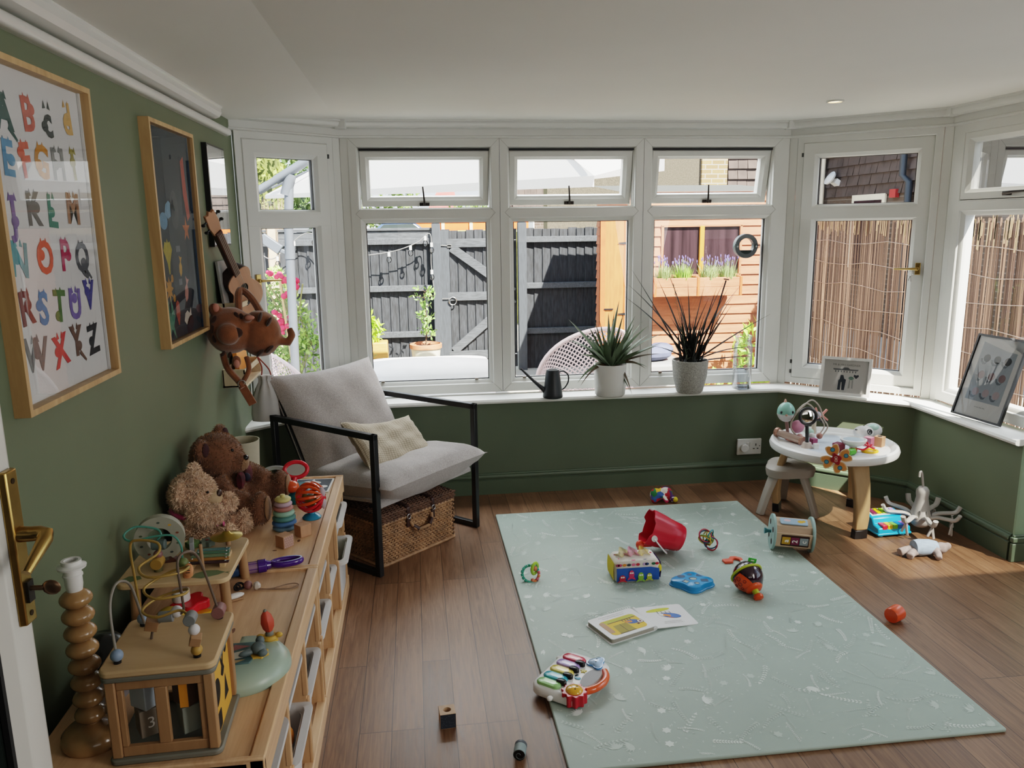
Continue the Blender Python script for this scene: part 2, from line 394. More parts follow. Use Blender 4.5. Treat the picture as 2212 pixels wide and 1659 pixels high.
def handle(par, p, mat, up=True, flip=1):
    b = B(mat); b.at(p)
    if up:
        b.box((0, -.006, 0), (.055, .012, .018)); b.cyl((0, -.01, 0), (0, -.026, 0), .008, n=12); b.tube([(0, -.024, -.002), (-.002, -.03, .03), (-.008, -.032, .1)], .006, 8, rs=[.008, .0065, .005], flat=.8)
    else:
        b.box((0, -.007, 0), (.026, .014, .064)); b.cyl((0, -.01, 0), (0, -.036, 0), .009, n=12); b.tube([(0, -.034, 0), (-.03*flip, -.036, 0), (-.115*flip, -.03, -.002)], .008, 8, rs=[.010, .008, .006], flat=.8)
    return ob('handle', b, par, bevel=.002)
MITRE = P('frame_joint', '6f6e69', .6)
def mitres(b, u0, u1):
    b.mat(MITRE)
    for zz, s_ in ((ZB, 1), (ZT, -1)):
        for uu, t_ in ((u0, 1), (u1, -1)): b.bar((uu+.002*t_, -.0008, zz+.002*s_), (uu+.05*t_, -.0008, zz+.05*s_), .0011, .0014, (0, 1, 0))
    for uu, t_ in ((u0, 1), (u1, -1)):
        b.bar((uu+.026*t_, -.0018, 1.616), (uu+.055*t_, -.0018, 1.645), .0011, .0014, (0, 1, 0)); b.bar((uu+.026*t_, -.0018, 1.616), (uu+.055*t_, -.0018, 1.587), .0011, .0014, (0, 1, 0))
M1, L1 = seg(1)
ZB, ZT = .588, 2.018
wu = [.042, .042+.8253, .042+2*.8253, 2.518]
ZB, ZT = .588, 2.018
for k in range(3):
    u0, u1 = wu[k]+.0012, wu[k+1]-.0012
    b = B(WHITE); ring(b, u0, u1, ZB, 1.640, FIX); ring(b, u0, u1, 1.592, ZT, [(d, v-.0012) for d, v in OPN])
    mitres(b, u0, u1)
    w = struct('window_%d' % (k+2), b, ang=28); w.matrix_world = M1
    paneof(w, u0+.07, u1-.07, ZB+.07, 1.57, .036)
    g = B(GASKET); ring(g, u0+.0765, u1-.0765, ZB+.0765, 1.5635, [(0, .030), (.003, .030), (.003, .045), (0, .045)]); ob('gasket', g, w)
    # top-hung vent, pushed open
    sw, sz0, sz1 = u1-u0-.112, 1.652, 1.953
    s = B(WHITE); ring(s, 0, sw, -(sz1-sz0), 0, SASH)
    g = B(GASKET); 
    so = ob('vent_sash', s, w, ang=28); so.location = (u0+.056, .022, sz1); so.rotation_euler = (R((9, 9.5, 11)[k]), 0, 0)
    paneof(so, .05, sw-.05, -(sz1-sz0)+.05, -.05, .034)
    g.bb((u0+.055, .012, 1.9535), (u1-.055, .022, ZT-.0535)); ob('weather_seal', g, w)
    handle(so, (sw*.49, .002, -(sz1-sz0)+.012), P('handle_dark', '2b2420', .3, .6))
    b = B(P('glazing_clip', '5a4c3c', .5))
    for uu in (u0+.13, u1-.15): b.box((uu, .02, ZB+.078), (.018, .014, .006))
    ob('glazing_clip', b, w)
def casement(i, name, mirror, openang, keyed):
    m, L = seg(i); u0, u1 = (.046, L-.046) if i != 0 else (.02, L-.046)
    b = B(WHITE); ring(b, u0, u1, ZB, ZT, [(0, .07), (0, 0), (.034, 0), (.038, .004), (.04, .03), (.04, .07)])
    w = struct(name, b, ang=28); w.matrix_world = m
    a0, a1, z0, z1 = u0+.037, u1-.037, ZB+.037, ZT-.037; sw = a1-a0
    s = B(WHITE); big = [(0, .06), (0, .004), (.004, 0), (.062, 0), (.066, .004), (.078, .012), (.083, .02), (.085, .03), (.085, .06)]
    ring(s, 0, sw, 0, 1.63-z0, big); ring(s, 0, sw, 1.555-z0, z1-z0, [(d, v-.0012) for d, v in big])
    so = ob('casement_sash', s, w, ang=28)
    hinge = a0 if not mirror else a1
    off = 0 if not mirror else -sw
    if mirror: so.data.transform(MX.Translation((off, 0, 0)))
    so.location = (hinge, -.006, z0); so.rotation_euler = (0, 0, R(openang if not mirror else -openang))
    for zz0, zz1 in ((.08, 1.55-z0), (1.635-z0, z1-z0-.08)):
        paneof(so, off+.08, off+sw-.08, zz0, zz1, .034)
        g = B(GASKET); ring(g, off+.0855, off+sw-.0855, zz0+.004, zz1-.004, [(0, .026), (.0025, .026), (.0025, .045), (0, .045)]); ob('gasket', g, so)
    hx = (off+sw-.032) if not mirror else (off+.032)
    h = handle(so, (hx, 0, 1.285-z0), BRASS, False, 1 if not mirror else -1)
    if keyed:
        k = B(CHROME); k.at((hx-.03, -.04, 1.272-z0)); k.torus((0, 0, -.012), .014, .0015, (pi/2, 0, .4)); k.bar((0, 0, -.026), (-.006, 0, -.05), .01, .002); k.bar((.003, 0, -.026), (.006, .004, -.054), .009, .002); ob('key_ring', k, h)
    b = B(P('hinge_grey', '4a4a48', .5, .4))
    for zz in (ZB+.07, ZB+.13, ZT-.1): b.box((a0-.006 if not mirror else a1+.006, -.003, zz), (.01, .006, .022))
    ob('hinge', b, w)
casement(2, 'window_5', False, 2.0, True)
casement(0, 'window_1', True, 0.6, False)
m, L = seg(3); u0, u1 = .046, L-.004
b = B(WHITE); ring(b, u0, u1, ZB, 1.640, FIX); ring(b, u0, u1, 1.592, ZT, [(d, v-.0012) for d, v in OPN])
w = struct('window_6', b, ang=28); w.matrix_world = m; paneof(w, u0+.07, u1-.07, ZB+.07, 1.57, .036)
s = B(WHITE); sw = u1-u0-.1; ring(s, 0, sw, 0, .33, SASH); so = ob('vent_sash', s, w, ang=28); so.location = (u0+.05, -.004, 1.644); paneof(so, .05, sw-.05, .05, .28, .034)
b = B(P('handle_dark', '2b2420', .3, .6)); b.at((sw*.5, 0, .02)); b.box((0, -.006, 0), (.05, .012, .02)); b.tube([(-.01, -.016, 0), (.05, -.024, .004), (.13, -.02, .006)], .007, 8, rs=[.009, .007, .005]); ob('handle', b, so, bevel=.002)

# patio door beside the bay (only its light reaches the picture)
b = B(WHITE); mm = MX.Rotation(-pi/2, 4, 'Z'); mm.col[3][:3] = (2.80, 3.02, 0)
ring(b, 0, 1.70, 0, 2.1, [(0, .07), (0, 0), (.09, 0), (.1, .03), (.1, .07)])
b.bb((.1, .01, .1), (1.6, .05, .2)); b.bb((.1, .0, .1), (.17, .06, 2.0))
w = struct('door_2', b); w.matrix_world = mm; paneof(w, .17, 1.6, .2, 2.0, .03)
b = B(P('soffit_white', 'c8c8c4', .6)); b.bb((2.97, -2.3, 2.10), (5.2, 1.30, 2.16)); struct('trim_9', b)

# the inner door, opened back against the left wall, with brass lever
d = MX.Translation((-.553, 1.10, 0)) @ MX.Rotation(R(-94), 4, 'Z')     # local +x runs from free edge to hinges, local +y is the visible face
b = B(WHITE); b.prism([(0, .0), (.012, .012), (.95, .012), (.95, -.045), (0, -.045)], .02, .25)
b.prism([(.0, -.006), (.003, .0), (.016, .006), (.056, .006), (.072, -.008), (.072, -.034), (.0, -.034)], .02, 2.0)
b.bb((.84, -.034, .02), (.95, .006, 2.0)); b.bb((.06, -.034, 1.9), (.86, .006, 2.0)); b.bb((.06, -.034, .02), (.86, .006, .14))
o = struct('door_1', b, bevel=.002); o.matrix_world = d
g = B(P('door_glass_dark', '1c2420', .08, var=.2, spec=.6)); g.bb((.068, -.024, .13), (.85, -.016, 1.91)); ob('pane', g, o)
g = B(GASKET); ring_v = [(.12, -.010), (.127, -.010)]; g.bb((.071, -.014, .13), (.078, -.006, 1.9)); ob('gasket', g, o)
g = B(BRASS); g.prism([(.012, .006), (.015, .016), (.040, .016), (.043, .006)], 1.022, 1.24); pl = ob('handle_plate', g, o, bevel=.002)
g = B(BRASS); g.at((.027, .016, 1.150)); g.cyl((0, 0, 0), (0, .022, 0), .011, .0095); g.tube([(0, .012, 0), (0, .026, .001), (.002, .034, .0), (.008, .036, -.005), (.05, .03, -.034)], .01, 10, rs=[.010, .010, .0105, .010, .006]); ob('lever', g, pl, bevel=.001)
g = B(P('keyhole_dark', '16120e', .5)); g.at((.027, .017, 1.068)); g.box((0, 0, 0), (.014, .006, .03)); g.mat(P('key_bronze', '6f5a48', .35, .8)); g.cyl((0, 0, .004), (0, .02, .004), .0035); g.ball((0, .03, .004), (.004, .013, .011), 12); ob('key', g, pl)
g = B(P('screw_dark', '3a2a12', .4, .6))
for z in (1.036, 1.225): g.cyl((.027, .0155, z), (.027, .0168, z), .004, n=12)
ob('screw', g, pl)
# plug socket on the back wall
t = thing('wall_socket', 'white double wall socket with a round plug in its left outlet', 'socket', (1.973, 4.387, .213))
b = B(WHITEP); b.box((0, 0, 0), (.152, .016, .098)); ob('face_plate', b, t, bevel=.004)
b = B(WHITEP); b.cyl((-.036, -.008, -.004), (-.036, -.03, -.004), .025, n=28); ob('plug', b, t, bevel=.004)
b = B(WHITEP)
for x in (-.012, .006): b.box((x, -.010, .016), (.012, .006, .026), (.12, 0, 0))
ob('switch', b, t, bevel=.001)
b = B(BLACKP); b.box((.040, -.0085, .012), (.005, .002, .014)); b.box((.028, -.0085, -.012), (.010, .002, .005)); b.box((.052, -.0085, -.012), (.010, .002, .005)); b.cyl((.064, -.008, .004), (.064, -.0095, .004), .003, n=8); ob('pin_hole', b, t, smooth=False)
# warm reflected light spot on the ceiling, put in as a ringed glowing disc
t = thing('ceiling_light_spot', 'warm reflected light spot modelled as a glowing ceiling disc near the right casement window', 'light', (2.02, 3.72, 2.104))
b = B(WHITE); b.torus((0, 0, 0), .036, .005); b.lathe([(.036, 0), (.03, .004)], cap=False); ob('spot_rim', b, t)
b = B(P('reflected_glow', 'ffd9a0', .4, emit=8)); b.cyl((0, 0, .002), (0, 0, .004), .03); ob('lamp', b, t)  # glowing disc for the reflected light, no fitting here
# ------------------------------------------------------------------ the garden
G0 = -.2
b = B(P('patio_paving', 'b5aea3', .8, var=.12, vs=1.2, bump=.2, bs=30)); b.bb((-9, 4.62, G0-.1), (12, 30, G0)); struct('ground_patio', b, smooth=False)
FG = P('fence_stain', '292c31', .8, var=.55, vs=9, bump=.4, bs=40, stretch=(6, 6, 1))
FGL = P('fence_rail_stain', '44484d', .8, var=.35, vs=12, bump=.3, bs=40, stretch=(1, 6, 6))
FGD = P('fence_post_stain', '3b4046', .8, var=.2, vs=10, bump=.3, bs=50, stretch=(6, 6, 1))
def boards(b, x0, x1, y, z0, z1, w=.105, top=None):
    n = max(1, round((x1-x0)/w)); w = (x1-x0)/n
    for i in range(n):
        x = x0+i*w; j = RND.uniform(-.012, .012)
        b.add([(x, y, z0), (x+w*1.06, y+.018, z0), (x+w*1.06, y+.018, z1+j), (x, y, z1+j)], [(0, 1, 2, 3)])
        b.add([(x, y, z0), (x, y, z1+j), (x, y+.02, z1+j), (x, y+.02, z0)], [(0, 1, 2, 3)])
def fence(x0, x1, label, rails=(1.37, .82, .27), top=True):
    t = thing('board_fence', label, 'fence', ((x0+x1)/2, 9.5, G0), 0, 'black garden fence panels')
    h = (x1-x0)/2; b = B(FG); boards(b, -h, h, 0, 0, 1.70); ob('vertical_boards', b, t, ang=20)
    for z in rails:
        b = B(FGL); b.prism([(-.05, -.035), (0, -.035), (0, .035), (-.05, .035)], -h, h); o = ob('arris_rail', b, t, bevel=.005); o.rotation_euler = (0, pi/2, 0); o.location = (0, 0, z+.2-.0); o.rotation_euler = (pi/2, 0, pi/2); o.location = (0, 0, z-G0)
    if top:
        b = B(FGL); b.box((0, -.01, 1.71), (2*h, .09, .03)); b.box((0, -.02, 1.63), (2*h, .03, .12)); ob('capping_rail', b, t, bevel=.004)
def post(x, label, mat=FGD, h=1.77, w=.1, name='fence_post'):
    b = B(mat); s_ = w/2
    b.prism([(-s_, -s_), (s_, -s_), (s_, s_), (-s_, s_)], 0, h); b.loft([[V((a*s_, c*s_, h)) for a, c in ((-1, -1), (1, -1), (1, 1), (-1, 1))], [V((a*.006, c*.006, h+.035)) for a, c in ((-1, -1), (1, -1), (1, 1), (-1, 1))]])
    o = ob(name, b, bevel=.006); o.location = (x, 9.43, G0); tag(o, label, 'post', 'garden fence posts')
fence(-4.0, -1.68, 'black board fence panel at the far left behind the roses')
fence(-1.54, .225, 'black board fence panel left of the gate behind the potted shrub')
fence(1.34, 2.9, 'black board fence panel between the gate and the shed', top=False)
post(.27, 'grey fence post on the latch side of the garden gate')
post(1.285, 'grey fence post on the hinge side of the garden gate')
post(-1.6, 'pale bare wooden fence post behind the red roses', P('pale_post', 'c9b193', .8, var=.15), 1.8, .085)
t = thing('garden_gate', 'black boarded garden gate with diagonal braces and ring latch', 'gate', (.785, 9.47, G0+.03))
b = B(FG); boards(b, -.46, .44, .02, 0, 1.66, .1); ob('boards', b, t, ang=20)
for z in (1.51, .88, .17): b = B(FGL); b.box((.0, 0, z), (.8, .035, .1)); ob('rail', b, t, bevel=.004)
for p, q in (((-.34, 0, 1.46), (.40, 0, .92)), ((-.34, 0, .22), (.40, 0, .84))): b = B(FGL); b.bar(p, q, .1, .032, (0, 1, 0)); ob('brace', b, t, bevel=.003)
b = B(FGD); b.box((-.415, 0, .83), (.10, .03, 1.66)); ob('stile', b, t, bevel=.003)
b = B(CHROME); b.torus((-.34, -.03, .83), .045, .007, (pi/2, 0, 0)); b.box((-.42, -.025, .86), (.1, .012, .018)); ob('ring_latch', b, t)
b = B(CHROME); b.bar((-.47, -.02, 1.49), (-.34, -.02, 1.48), .014); b.box((-.36, -.022, 1.48), (.05, .01, .04)); ob('bolt', b, t)
b = B(P('galvanised', 'b8bdc4', .4, .6)); 
for z in (1.54, .17): b.bar((.2, -.022, z), (.43, -.022, z), .035, .006)
ob('strap_hinge', b, t)

# shed
SH = P('shed_cladding', 'ab6547', .65, var=.22, vs=5, bump=.15, bs=30, stretch=(1, 8, 8))
SHV = P('shed_door_wood', 'a9602f', .6, var=.2, vs=5, bump=.12, bs=30, stretch=(8, 8, 1))
SHD = P('shed_frame', 'b5562b', .6, var=.15, vs=8)
def clad(b, p, q, z0, z1, h=.095, n=V((0, -1, 0))):
    p, q = V(p), V(q); z = z0
    while z < z1-.01:
        zz = min(z+h, z1)
        b.add([tuple(p+n*.018+V((0, 0, z))), tuple(q+n*.018+V((0, 0, z))), tuple(q+n*.004+V((0, 0, zz))), tuple(p+n*.004+V((0, 0, zz)))], [(0, 1, 2, 3)])
        b.add([tuple(p+n*.018+V((0, 0, z))), tuple(p+V((0, 0, z))), tuple(q+V((0, 0, z))), tuple(q+n*.018+V((0, 0, z)))], [(0, 1, 2, 3)]); z = zz
t = thing('garden_shed', 'orange timber garden shed with dark double window and open door', 'shed', (2.06, 7.5, G0))
X1 = 1.62; b = B(SH)
clad(b, (0, 0, 0), (X1, 0, 0), 0, 1.24); clad(b, (0, 0, 0), (.33, 0, 0), 1.24, 1.71); clad(b, (1.12, 0, 0), (X1, 0, 0), 1.24, 1.71); clad(b, (0, 0, 0), (X1, 0, 0), 1.71, 2.02)
clad(b, (0, 1.3, 0), (0, 0, 0), 0, 2.02, n=V((-1, 0, 0))); clad(b, (X1, 0, 0), (X1, 1.3, 0), 0, 2.02, n=V((1, 0, 0)))
ob('clad_walls', b, t, smooth=False)
b = B(SH); b.box((.86, -.012, 1.99), (X1+.06, .03, .09)); b.mat(P('roof_felt', '4a4b48', .9)); b.add([(-.06, -.06, 2.03), (X1+.06, -.06, 2.03), (X1+.06, 1.4, 2.16), (-.06, 1.4, 2.16)], [(0, 1, 2, 3)]); ob('roof', b, t, smooth=False)
b = B(P('shed_mullion', 'c07a2c', .5)); b.box((.725, -.012, 1.475), (.045, .03, .48)); b.mat(SH); b.box((.725, -.01, 1.715), (.82, .03, .025)); b.box((.725, -.01, 1.235), (.82, .03, .025)); b.box((.33, -.01, 1.475), (.025, .03, .48)); b.box((1.12, -.01, 1.475), (.025, .03, .48)); wf = ob('window_frame', b, t, bevel=.003)
b = B(P('shed_window_dark', '33262a', .12, var=.6, vs=2.5, spec=.35, stretch=(7, 1, .3))); b.add([(.34, 0, 1.24), (1.11, 0, 1.24), (1.11, 0, 1.71), (.34, 0, 1.71)], [(0, 1, 2, 3)]); ob('pane', b, wf, smooth=False)
b = B(SHV); b.bb((-.285, -.03, .06), (0, -.005, 1.77))
b.mat(SHD); b.bb((-.285, -.036, .06), (-.235, -.004, 1.77)); b.bb((-.05, -.036, .06), (0, -.004, 1.77)); o = ob('door', b, t, bevel=.003)
b = B(BLACK)
for z in (1.56, .88): b.add([(-.01, -.04, z-.04), (-.01, -.04, z+.04), (-.03, -.04, z+.04), (-.03, -.04, z+.012), (-.11, -.04, z+.004), (-.11, -.04, z-.004), (-.03, -.04, z-.012), (-.03, -.04, z-.04)], [tuple(range(8))])
b.box((-.2, -.04, .93), (.09, .006, .012)); ob('tee_hinge', b, o, smooth=False)
# window box with four lavender plants
t = thing('window_box', 'orange wooden planter box with two bays under the shed window', 'planter', (2.66, 7.33, .86))
b = B(SH); b.bb((-.42, -.13, 0), (.42, -.11, .085)); b.bb((-.42, -.132, .085), (.42, -.112, .175)); b.bb((-.42, .1, 0), (.42, .12, .175)); b.bb((-.42, -.12, 0), (.42, .12, .02)); ob('box_body', b, t, bevel=.004)
b = B(SHD)
for x in (-.42, 0, .42): b.bb((x-.012, -.138, 0), (x+.012, .12, .18))
ob('divider', b, t, bevel=.002)
b = B(P('soil', '3a2c22', .95)); b.bb((-.41, -.11, .1), (.41, .1, .14)); ob('soil', b, t)
LG, LG2 = P('lavender_leaf', '8ea167', .8, var=.3, vs=30), P('leaf_bright', '87b04c', .7, var=.35, vs=12)
LP = P('lavender_flower', '6a5f9c', .8, var=.25)
def lavender(x, mat, lab):
    b = B(mat); rn = random.Random(int(x*1000))
    for k in range(260):
        a = rn.uniform(0, 6.3); r = rn.uniform(0, .08); h = rn.uniform(.07, .16); l = rn.uniform(.3, 1.3)
        p = V((r*cos(a), r*sin(a), 0)); q = p + V((cos(a)*.05*l, sin(a)*.05*l, h)); s_ = V((sin(a), -cos(a), 0))*.0055
        b.add([tuple(p-s_), tuple(p+s_), tuple(q)], [(0, 1, 2)])
    o = ob('lavender_plant', b, smooth=False); o.location = (x, 7.28, 1.0)
    f = B(P('lavender_stem', '9aa57c', .8))
    for k in range(22):
        a = rn.uniform(0, 6.3); r = rn.uniform(.01, .08); h = rn.uniform(.13, .22); p = V((r*cos(a), r*sin(a)*.6, .08)); q = V((r*1.5*cos(a), r*1.1*sin(a), h)); f.mat(MATS['lavender_stem']); f.tube([p, q], .0016, 4); f.mat(LP); f.ball(q+V((0, 0, .014)), (.0055, .0055, .016), 6)
    ob('flower_spikes', f, o); tag(o, lab, 'plant', 'lavender in the window box')
for x, m_, l_ in ((2.34, LG, 'lavender plant at the left end of the shed window box'), (2.53, LG2, 'bright green lavender plant just left of the window box divider'), (2.79, LG, 'lavender plant just right of the window box divider'), (2.97, LG, 'lavender plant at the right end of the shed window box')): lavender(x, m_, l_)

# foliage helper
def leafcloud(b, n, fn, size, rn, asp=.45, up=.4):
    for k in range(n):
        p = V(fn(rn)); d = V((rn.gauss(0, 1), rn.gauss(0, 1), rn.gauss(0, 1)+up)).normalized(); s_ = d.orthogonal().normalized(); s_ = MX.Rotation(rn.uniform(0, 6.3), 3, d) @ s_
        l = size*rn.uniform(.6, 1.3); nn = d.cross(s_)
        b.add([tuple(p), tuple(p+d*l*.5+s_*l*asp*.5), tuple(p+d*l), tuple(p+d*l*.5-s_*l*asp*.5+nn*l*.06)], [(0, 1, 2, 3)])
def ell(c, r):
    def f(rn):
        a, z = rn.uniform(0, 6.283), rn.uniform(-1, 1); q = (1-z*z)**.5; k = rn.uniform(.55, 1)**.5
        return (c[0]+r[0]*q*cos(a)*k, c[1]+r[1]*q*sin(a)*k, c[2]+r[2]*z*k)
    return f
def boxf(lo, hi): return lambda rn: [rn.uniform(a, b) for a, b in zip(lo, hi)]
rn = random.Random(5)
# roses and border plants
ROSE = P('rose_leaf', '8dae55', .6, var=.4, vs=9); ROSED = P('border_leaf', '79a553', .6, var=.4, vs=9)
b = B(ROSE)
for c, r, n in (((-1.28, 8.1, .55), (.26, .2, .34), 900), ((-1.12, 8.1, .2), (.3, .25, .3), 800), ((-1.36, 8.1, .95), (.12, .1, .22), 260)): leafcloud(b, n, ell(c, r), .06, rn)
o = ob('rose_bush', b, smooth=False); tag(o, 'rose bush with bright pink-red blooms beyond the left casement window', 'bush')
f = B(P('rose_bloom', 'd8244e', .6, var=.25, vs=40))
for x, z in ((-1.40, 1.12), (-1.30, 1.09), (-1.25, 1.03), (-1.20, 1.0), (-1.17, .98), (-1.22, .92), (-1.16, 1.05), (-1.27, .9), (-1.33, .62), (-1.28, .6), (-1.31, .55), (-1.2, .66), (-1.5, .7), (-1.34, .72)):
    for k in range(5): f.ball((x+rn.uniform(-.03, .03), 7.92+rn.uniform(-.03, .03), z+rn.uniform(-.02, .03)), rn.uniform(.018, .034), 8)
ob('rose_bloom', f, o)
s = B(P('rose_stem', '8a8a58', .8))
for k in range(7): s.tube([(-1.25+rn.uniform(-.1, .1), 8.1, G0), (-1.25+rn.uniform(-.2, .2), 8.05, .4), (-1.28+rn.uniform(-.2, .2), 8.0, 1.0)], .008, 5)
ob('stem', s, o)
b = B(ROSED)
for c, r, n in (((-.82, 8.3, .5), (.16, .2, .42), 800), ((-.72, 8.2, .1), (.3, .2, .3), 600)): leafcloud(b, n, ell(c, r), .075, rn, .22, 1.2)
o = ob('border_plant', b, smooth=False); tag(o, 'tall feathery green border plant right of the rose bush', 'plant')
t = thing('garden_stake', 'thin bamboo stake leaning among the roses', 'stake', (-1.2, 7.9, G0)); b = B(P('bamboo_cane', 'c9a877', .7)); b.tube([(0, 0, 0), (-.1, 0, 1.3)], .012, 6); ob('cane', b, t)
# potted shrub
t = thing('potted_shrub', 'young leafy shrub in a cream pot with a terracotta rim by the gate', 'plant', (.1, 8.8, G0))
b = B(P('cream_pot', 'e8dfc4', .6)); b.lathe([(.115, 0), (.12, .01), (.165, .4), (.16, .4)], cap=False); b.mat(P('terracotta', 'c97a58', .7)); b.lathe([(.165, .4), (.18, .405), (.18, .45), (.165, .455), (.155, .4)], cap=False); ob('pot', b, t)
b = B(MATS['soil']); b.cyl((0, 0, .38), (0, 0, .42), .155); ob('soil', b, t)
b = B(P('shrub_leaf', '86b25a', .55, var=.3, vs=15)); s = B(P('bark', '5a4434', .9)); s.tube([(0, 0, .4), (.02, 0, .7), (0, 0, 1.02)], .008, 6, rs=[.01, .007, .003])
for k in range(34):
    z = rn.uniform(.5, 1.04); a = rn.uniform(0, 6.3); l = rn.uniform(.05, .15); p = V((.01, 0, z)); q = p+V((cos(a)*l, sin(a)*l, .03)); s.tube([p, q], .0022, 4)
    leafcloud(b, 7, lambda r: p.lerp(q, r.uniform(.4, 1.1)), .055, rn, .5, .6)
ob('leaves', b, t, smooth=False); ob('stem', s, t)
t = thing('wooden_planter', 'orange wooden planter box with lime fern leaves beside the left fence', 'planter', (-.42, 8.75, G0))
b = B(P('planter_wood', 'd2964f', .7, var=.2, stretch=(1, 1, 8))); b.bb((-.3, -.12, 0), (.1, .12, .5)); ob('box_body', b, t, bevel=.01)
b = B(P('fern_leaf', 'a8d044', .6, var=.25)); leafcloud(b, 420, ell((-.14, -.04, .62), (.17, .12, .2)), .09, rn, .3, .3); ob('fern_leaves', b, t, smooth=False)
b = B(P('leaf_yellow', '9cc24a', .6, var=.3)); leafcloud(b, 260, ell((3.2, 7.1, .25), (.2, .18, .35)), .1, rn, .35, 1); o = ob('garden_shrub', b, smooth=False); tag(o, 'bright green shrub at the right corner of the shed', 'plant')
b = B(P('leaf_yellow', '9cc24a', .6)); leafcloud(b, 200, ell((2.6, 6.9, .0), (.3, .18, .22)), .09, rn, .35, 1); o = ob('low_border_plant', b, smooth=False); tag(o, 'low green plant at the foot of the shed wall', 'plant')

# cantilever parasol
GP = P('parasol_pole_grey', '5f656d', .4, .2)
t = thing('cantilever_parasol', 'large white cantilever parasol on a grey pole over the patio', 'parasol', (0, 0, 0))
b = B(GP); b.tube([(-1.02, 6.6, G0), (-.985, 6.6, 1.55), (-.955, 6.6, 1.93)], .036, 14); pl = ob('pole', b, t)
b = B(GP); b.tube([(-.99, 6.6, 1.30), (-.987, 6.6, 1.40)], .042, 14); b.tube([(-1.02, 6.6, G0), (-1.02, 6.6, G0+.14)], .045, 14); ob('collar', b, pl)
b = B(GP); b.tube([(-1.5, 6.6, 1.66), (-.45, 6.55, 2.27), (.5, 6.4, 2.85)], .028, 12); b.tube([(-1.06, 6.6, 1.915), (-.82, 6.58, 2.055)], .036, 12); b.tube([(-.99, 6.6, 1.80), (-.94, 6.6, 1.96)], .045, 12); b.tube([(-1.2, 6.6, 1.835), (-1.12, 6.6, 1.88)], .034, 12); ob('arm', b, t)
b = B(GP); b.bar((-1.45, 6.6, 1.66), (-1.08, 6.6, 1.38), .035, .05); b.bar((-1.2, 6.6, 1.475), (-1.06, 6.6, 1.37), .06, .075); b.bar((-1.07, 6.6, 1.375), (-.98, 6.6, 1.33), .03); ob('strut', b, t, bevel=.006)
m, nt, o = newmat('parasol_canvas'); d1 = nd(nt, 'ShaderNodeBsdfDiffuse'); d1.inputs[0].default_value = lin('f4f4f6'); d2 = nd(nt, 'ShaderNodeBsdfTranslucent'); d2.inputs[0].default_value = lin('f7f6f4'); wv = nd(nt, 'ShaderNodeTexNoise', i_Scale=400.0); mr = nd(nt, 'ShaderNodeMapRange'); mr.inputs['To Min'].default_value = .5; mr.inputs['To Max'].default_value = .6; nt.links.new(wv.outputs[0], mr.inputs['Value'])
mx = nd(nt, 'ShaderNodeMixShader'); nt.links.new(mr.outputs[0], mx.inputs[0]); nt.links.new(d1.outputs[0], mx.inputs[1]); nt.links.new(d2.outputs[0], mx.inputs[2]); nt.links.new(mx.outputs[0], o.inputs[0]); CANV = m
rim = [V(p) for p in ((-1.28, 7.35, 1.83), (1.66, 7.25, 1.975), (1.95, 6.1, 2.04), (1.3, 5.2, 2.03), (-.1, 5.1, 2.03))]; apex = V((.5, 6.3, 2.62))
b = B(CANV)
for i in range(5):
    a, c = rim[i], rim[(i+1) % 5]
    b.add([tuple(a), tuple(c), tuple(apex)], [(0, 1, 2)])
cn = ob('canopy', b, t, smooth=False)
b = B(CANV)
for i in (0, 1): a, c = rim[i], rim[(i+1) % 5]; b.add([tuple(a), tuple(c), tuple(c-V((0, 0, .1))), tuple(a-V((0, 0, .03)))], [(0, 1, 2, 3)])
ob('valance', b, cn, smooth=False)
b = B(GP)
for p in rim: b.tube([apex-V((0, 0, .1)), p+(apex-p)*.04+V((0, 0, .03))], .011, 6)
ob('rib', b, t)

# patio furniture
PINK = P('woven_pink', 'd9c0c0', .6, var=.08)
def lattice_chair(loc, rz, lab, sc=1):
    t = thing('garden_chair', lab, 'chair', loc, rz, 'woven garden chairs')
    def back(u, v):       # u across -1..1, v height 0..1
        a = u*1.5; k = 1-.35*v; return V((sin(a)*.42*(1+.12*v), cos(a)*.42*k-.1, .38+.62*v*(cos(u*1.45)**.55 if abs(u) < 1 else .3)))*sc
    b = B(PINK); n = 32
    for s_ in (1, -1):
        for i in range(-n, 2*n):
            pts = []
            for k in range(15):
                v = k/14; u = (i/n*2-1)+s_*v*.9
                if -1 <= u <= 1: pts.append(back(u, v))
            if len(pts) > 1: b.tube(pts, .0058*sc, 4)
    ob('lattice_back', b, t)
    b = B(PINK); b.tube([back(-1+2*k/24, 1) for k in range(25)], .018*sc, 8); b.tube([back(-1+2*k/24, 0) for k in range(25)], .014*sc, 6); ob('back_rim', b, t)
    b = B(PINK); b.lathe([(0, .36*sc), (.4*sc, .37*sc), (.41*sc, .385*sc), (0, .4*sc)], cap=False); ob('seat', b, t)
    for a in (.6, 2.5, 3.8, 5.6): b = B(PINK); b.tube([(cos(a)*.3*sc, sin(a)*.3*sc, .37*sc), (cos(a)*.38*sc, sin(a)*.38*sc, 0)], .014*sc, 8); ob('leg', b, t)
lattice_chair((1.36, 6.05, G0), R(200), 'pale pink woven lattice garden chair behind the watering can', .95)
lattice_chair((-.98, 6.15, G0), R(120), 'pale pink woven lattice garden chair beyond the armchair', .8)
t = thing('patio_table', 'white cloth-covered patio table outside the middle window', 'table', (.08, 6.05, G0))
b = B(P('table_cloth_white', 'f2f2f4', .8)); b.loft([[V((x*.5*k, y*.3*k, z)) for x, y in rrect(2, 2, .5, 6)] for k, z in ((1.02, .45), (1.0, .66), (.93, .71), (.4, .735), (.02, .74))]); ob('cloth_top', b, t, ang=70)
b = B(GP)
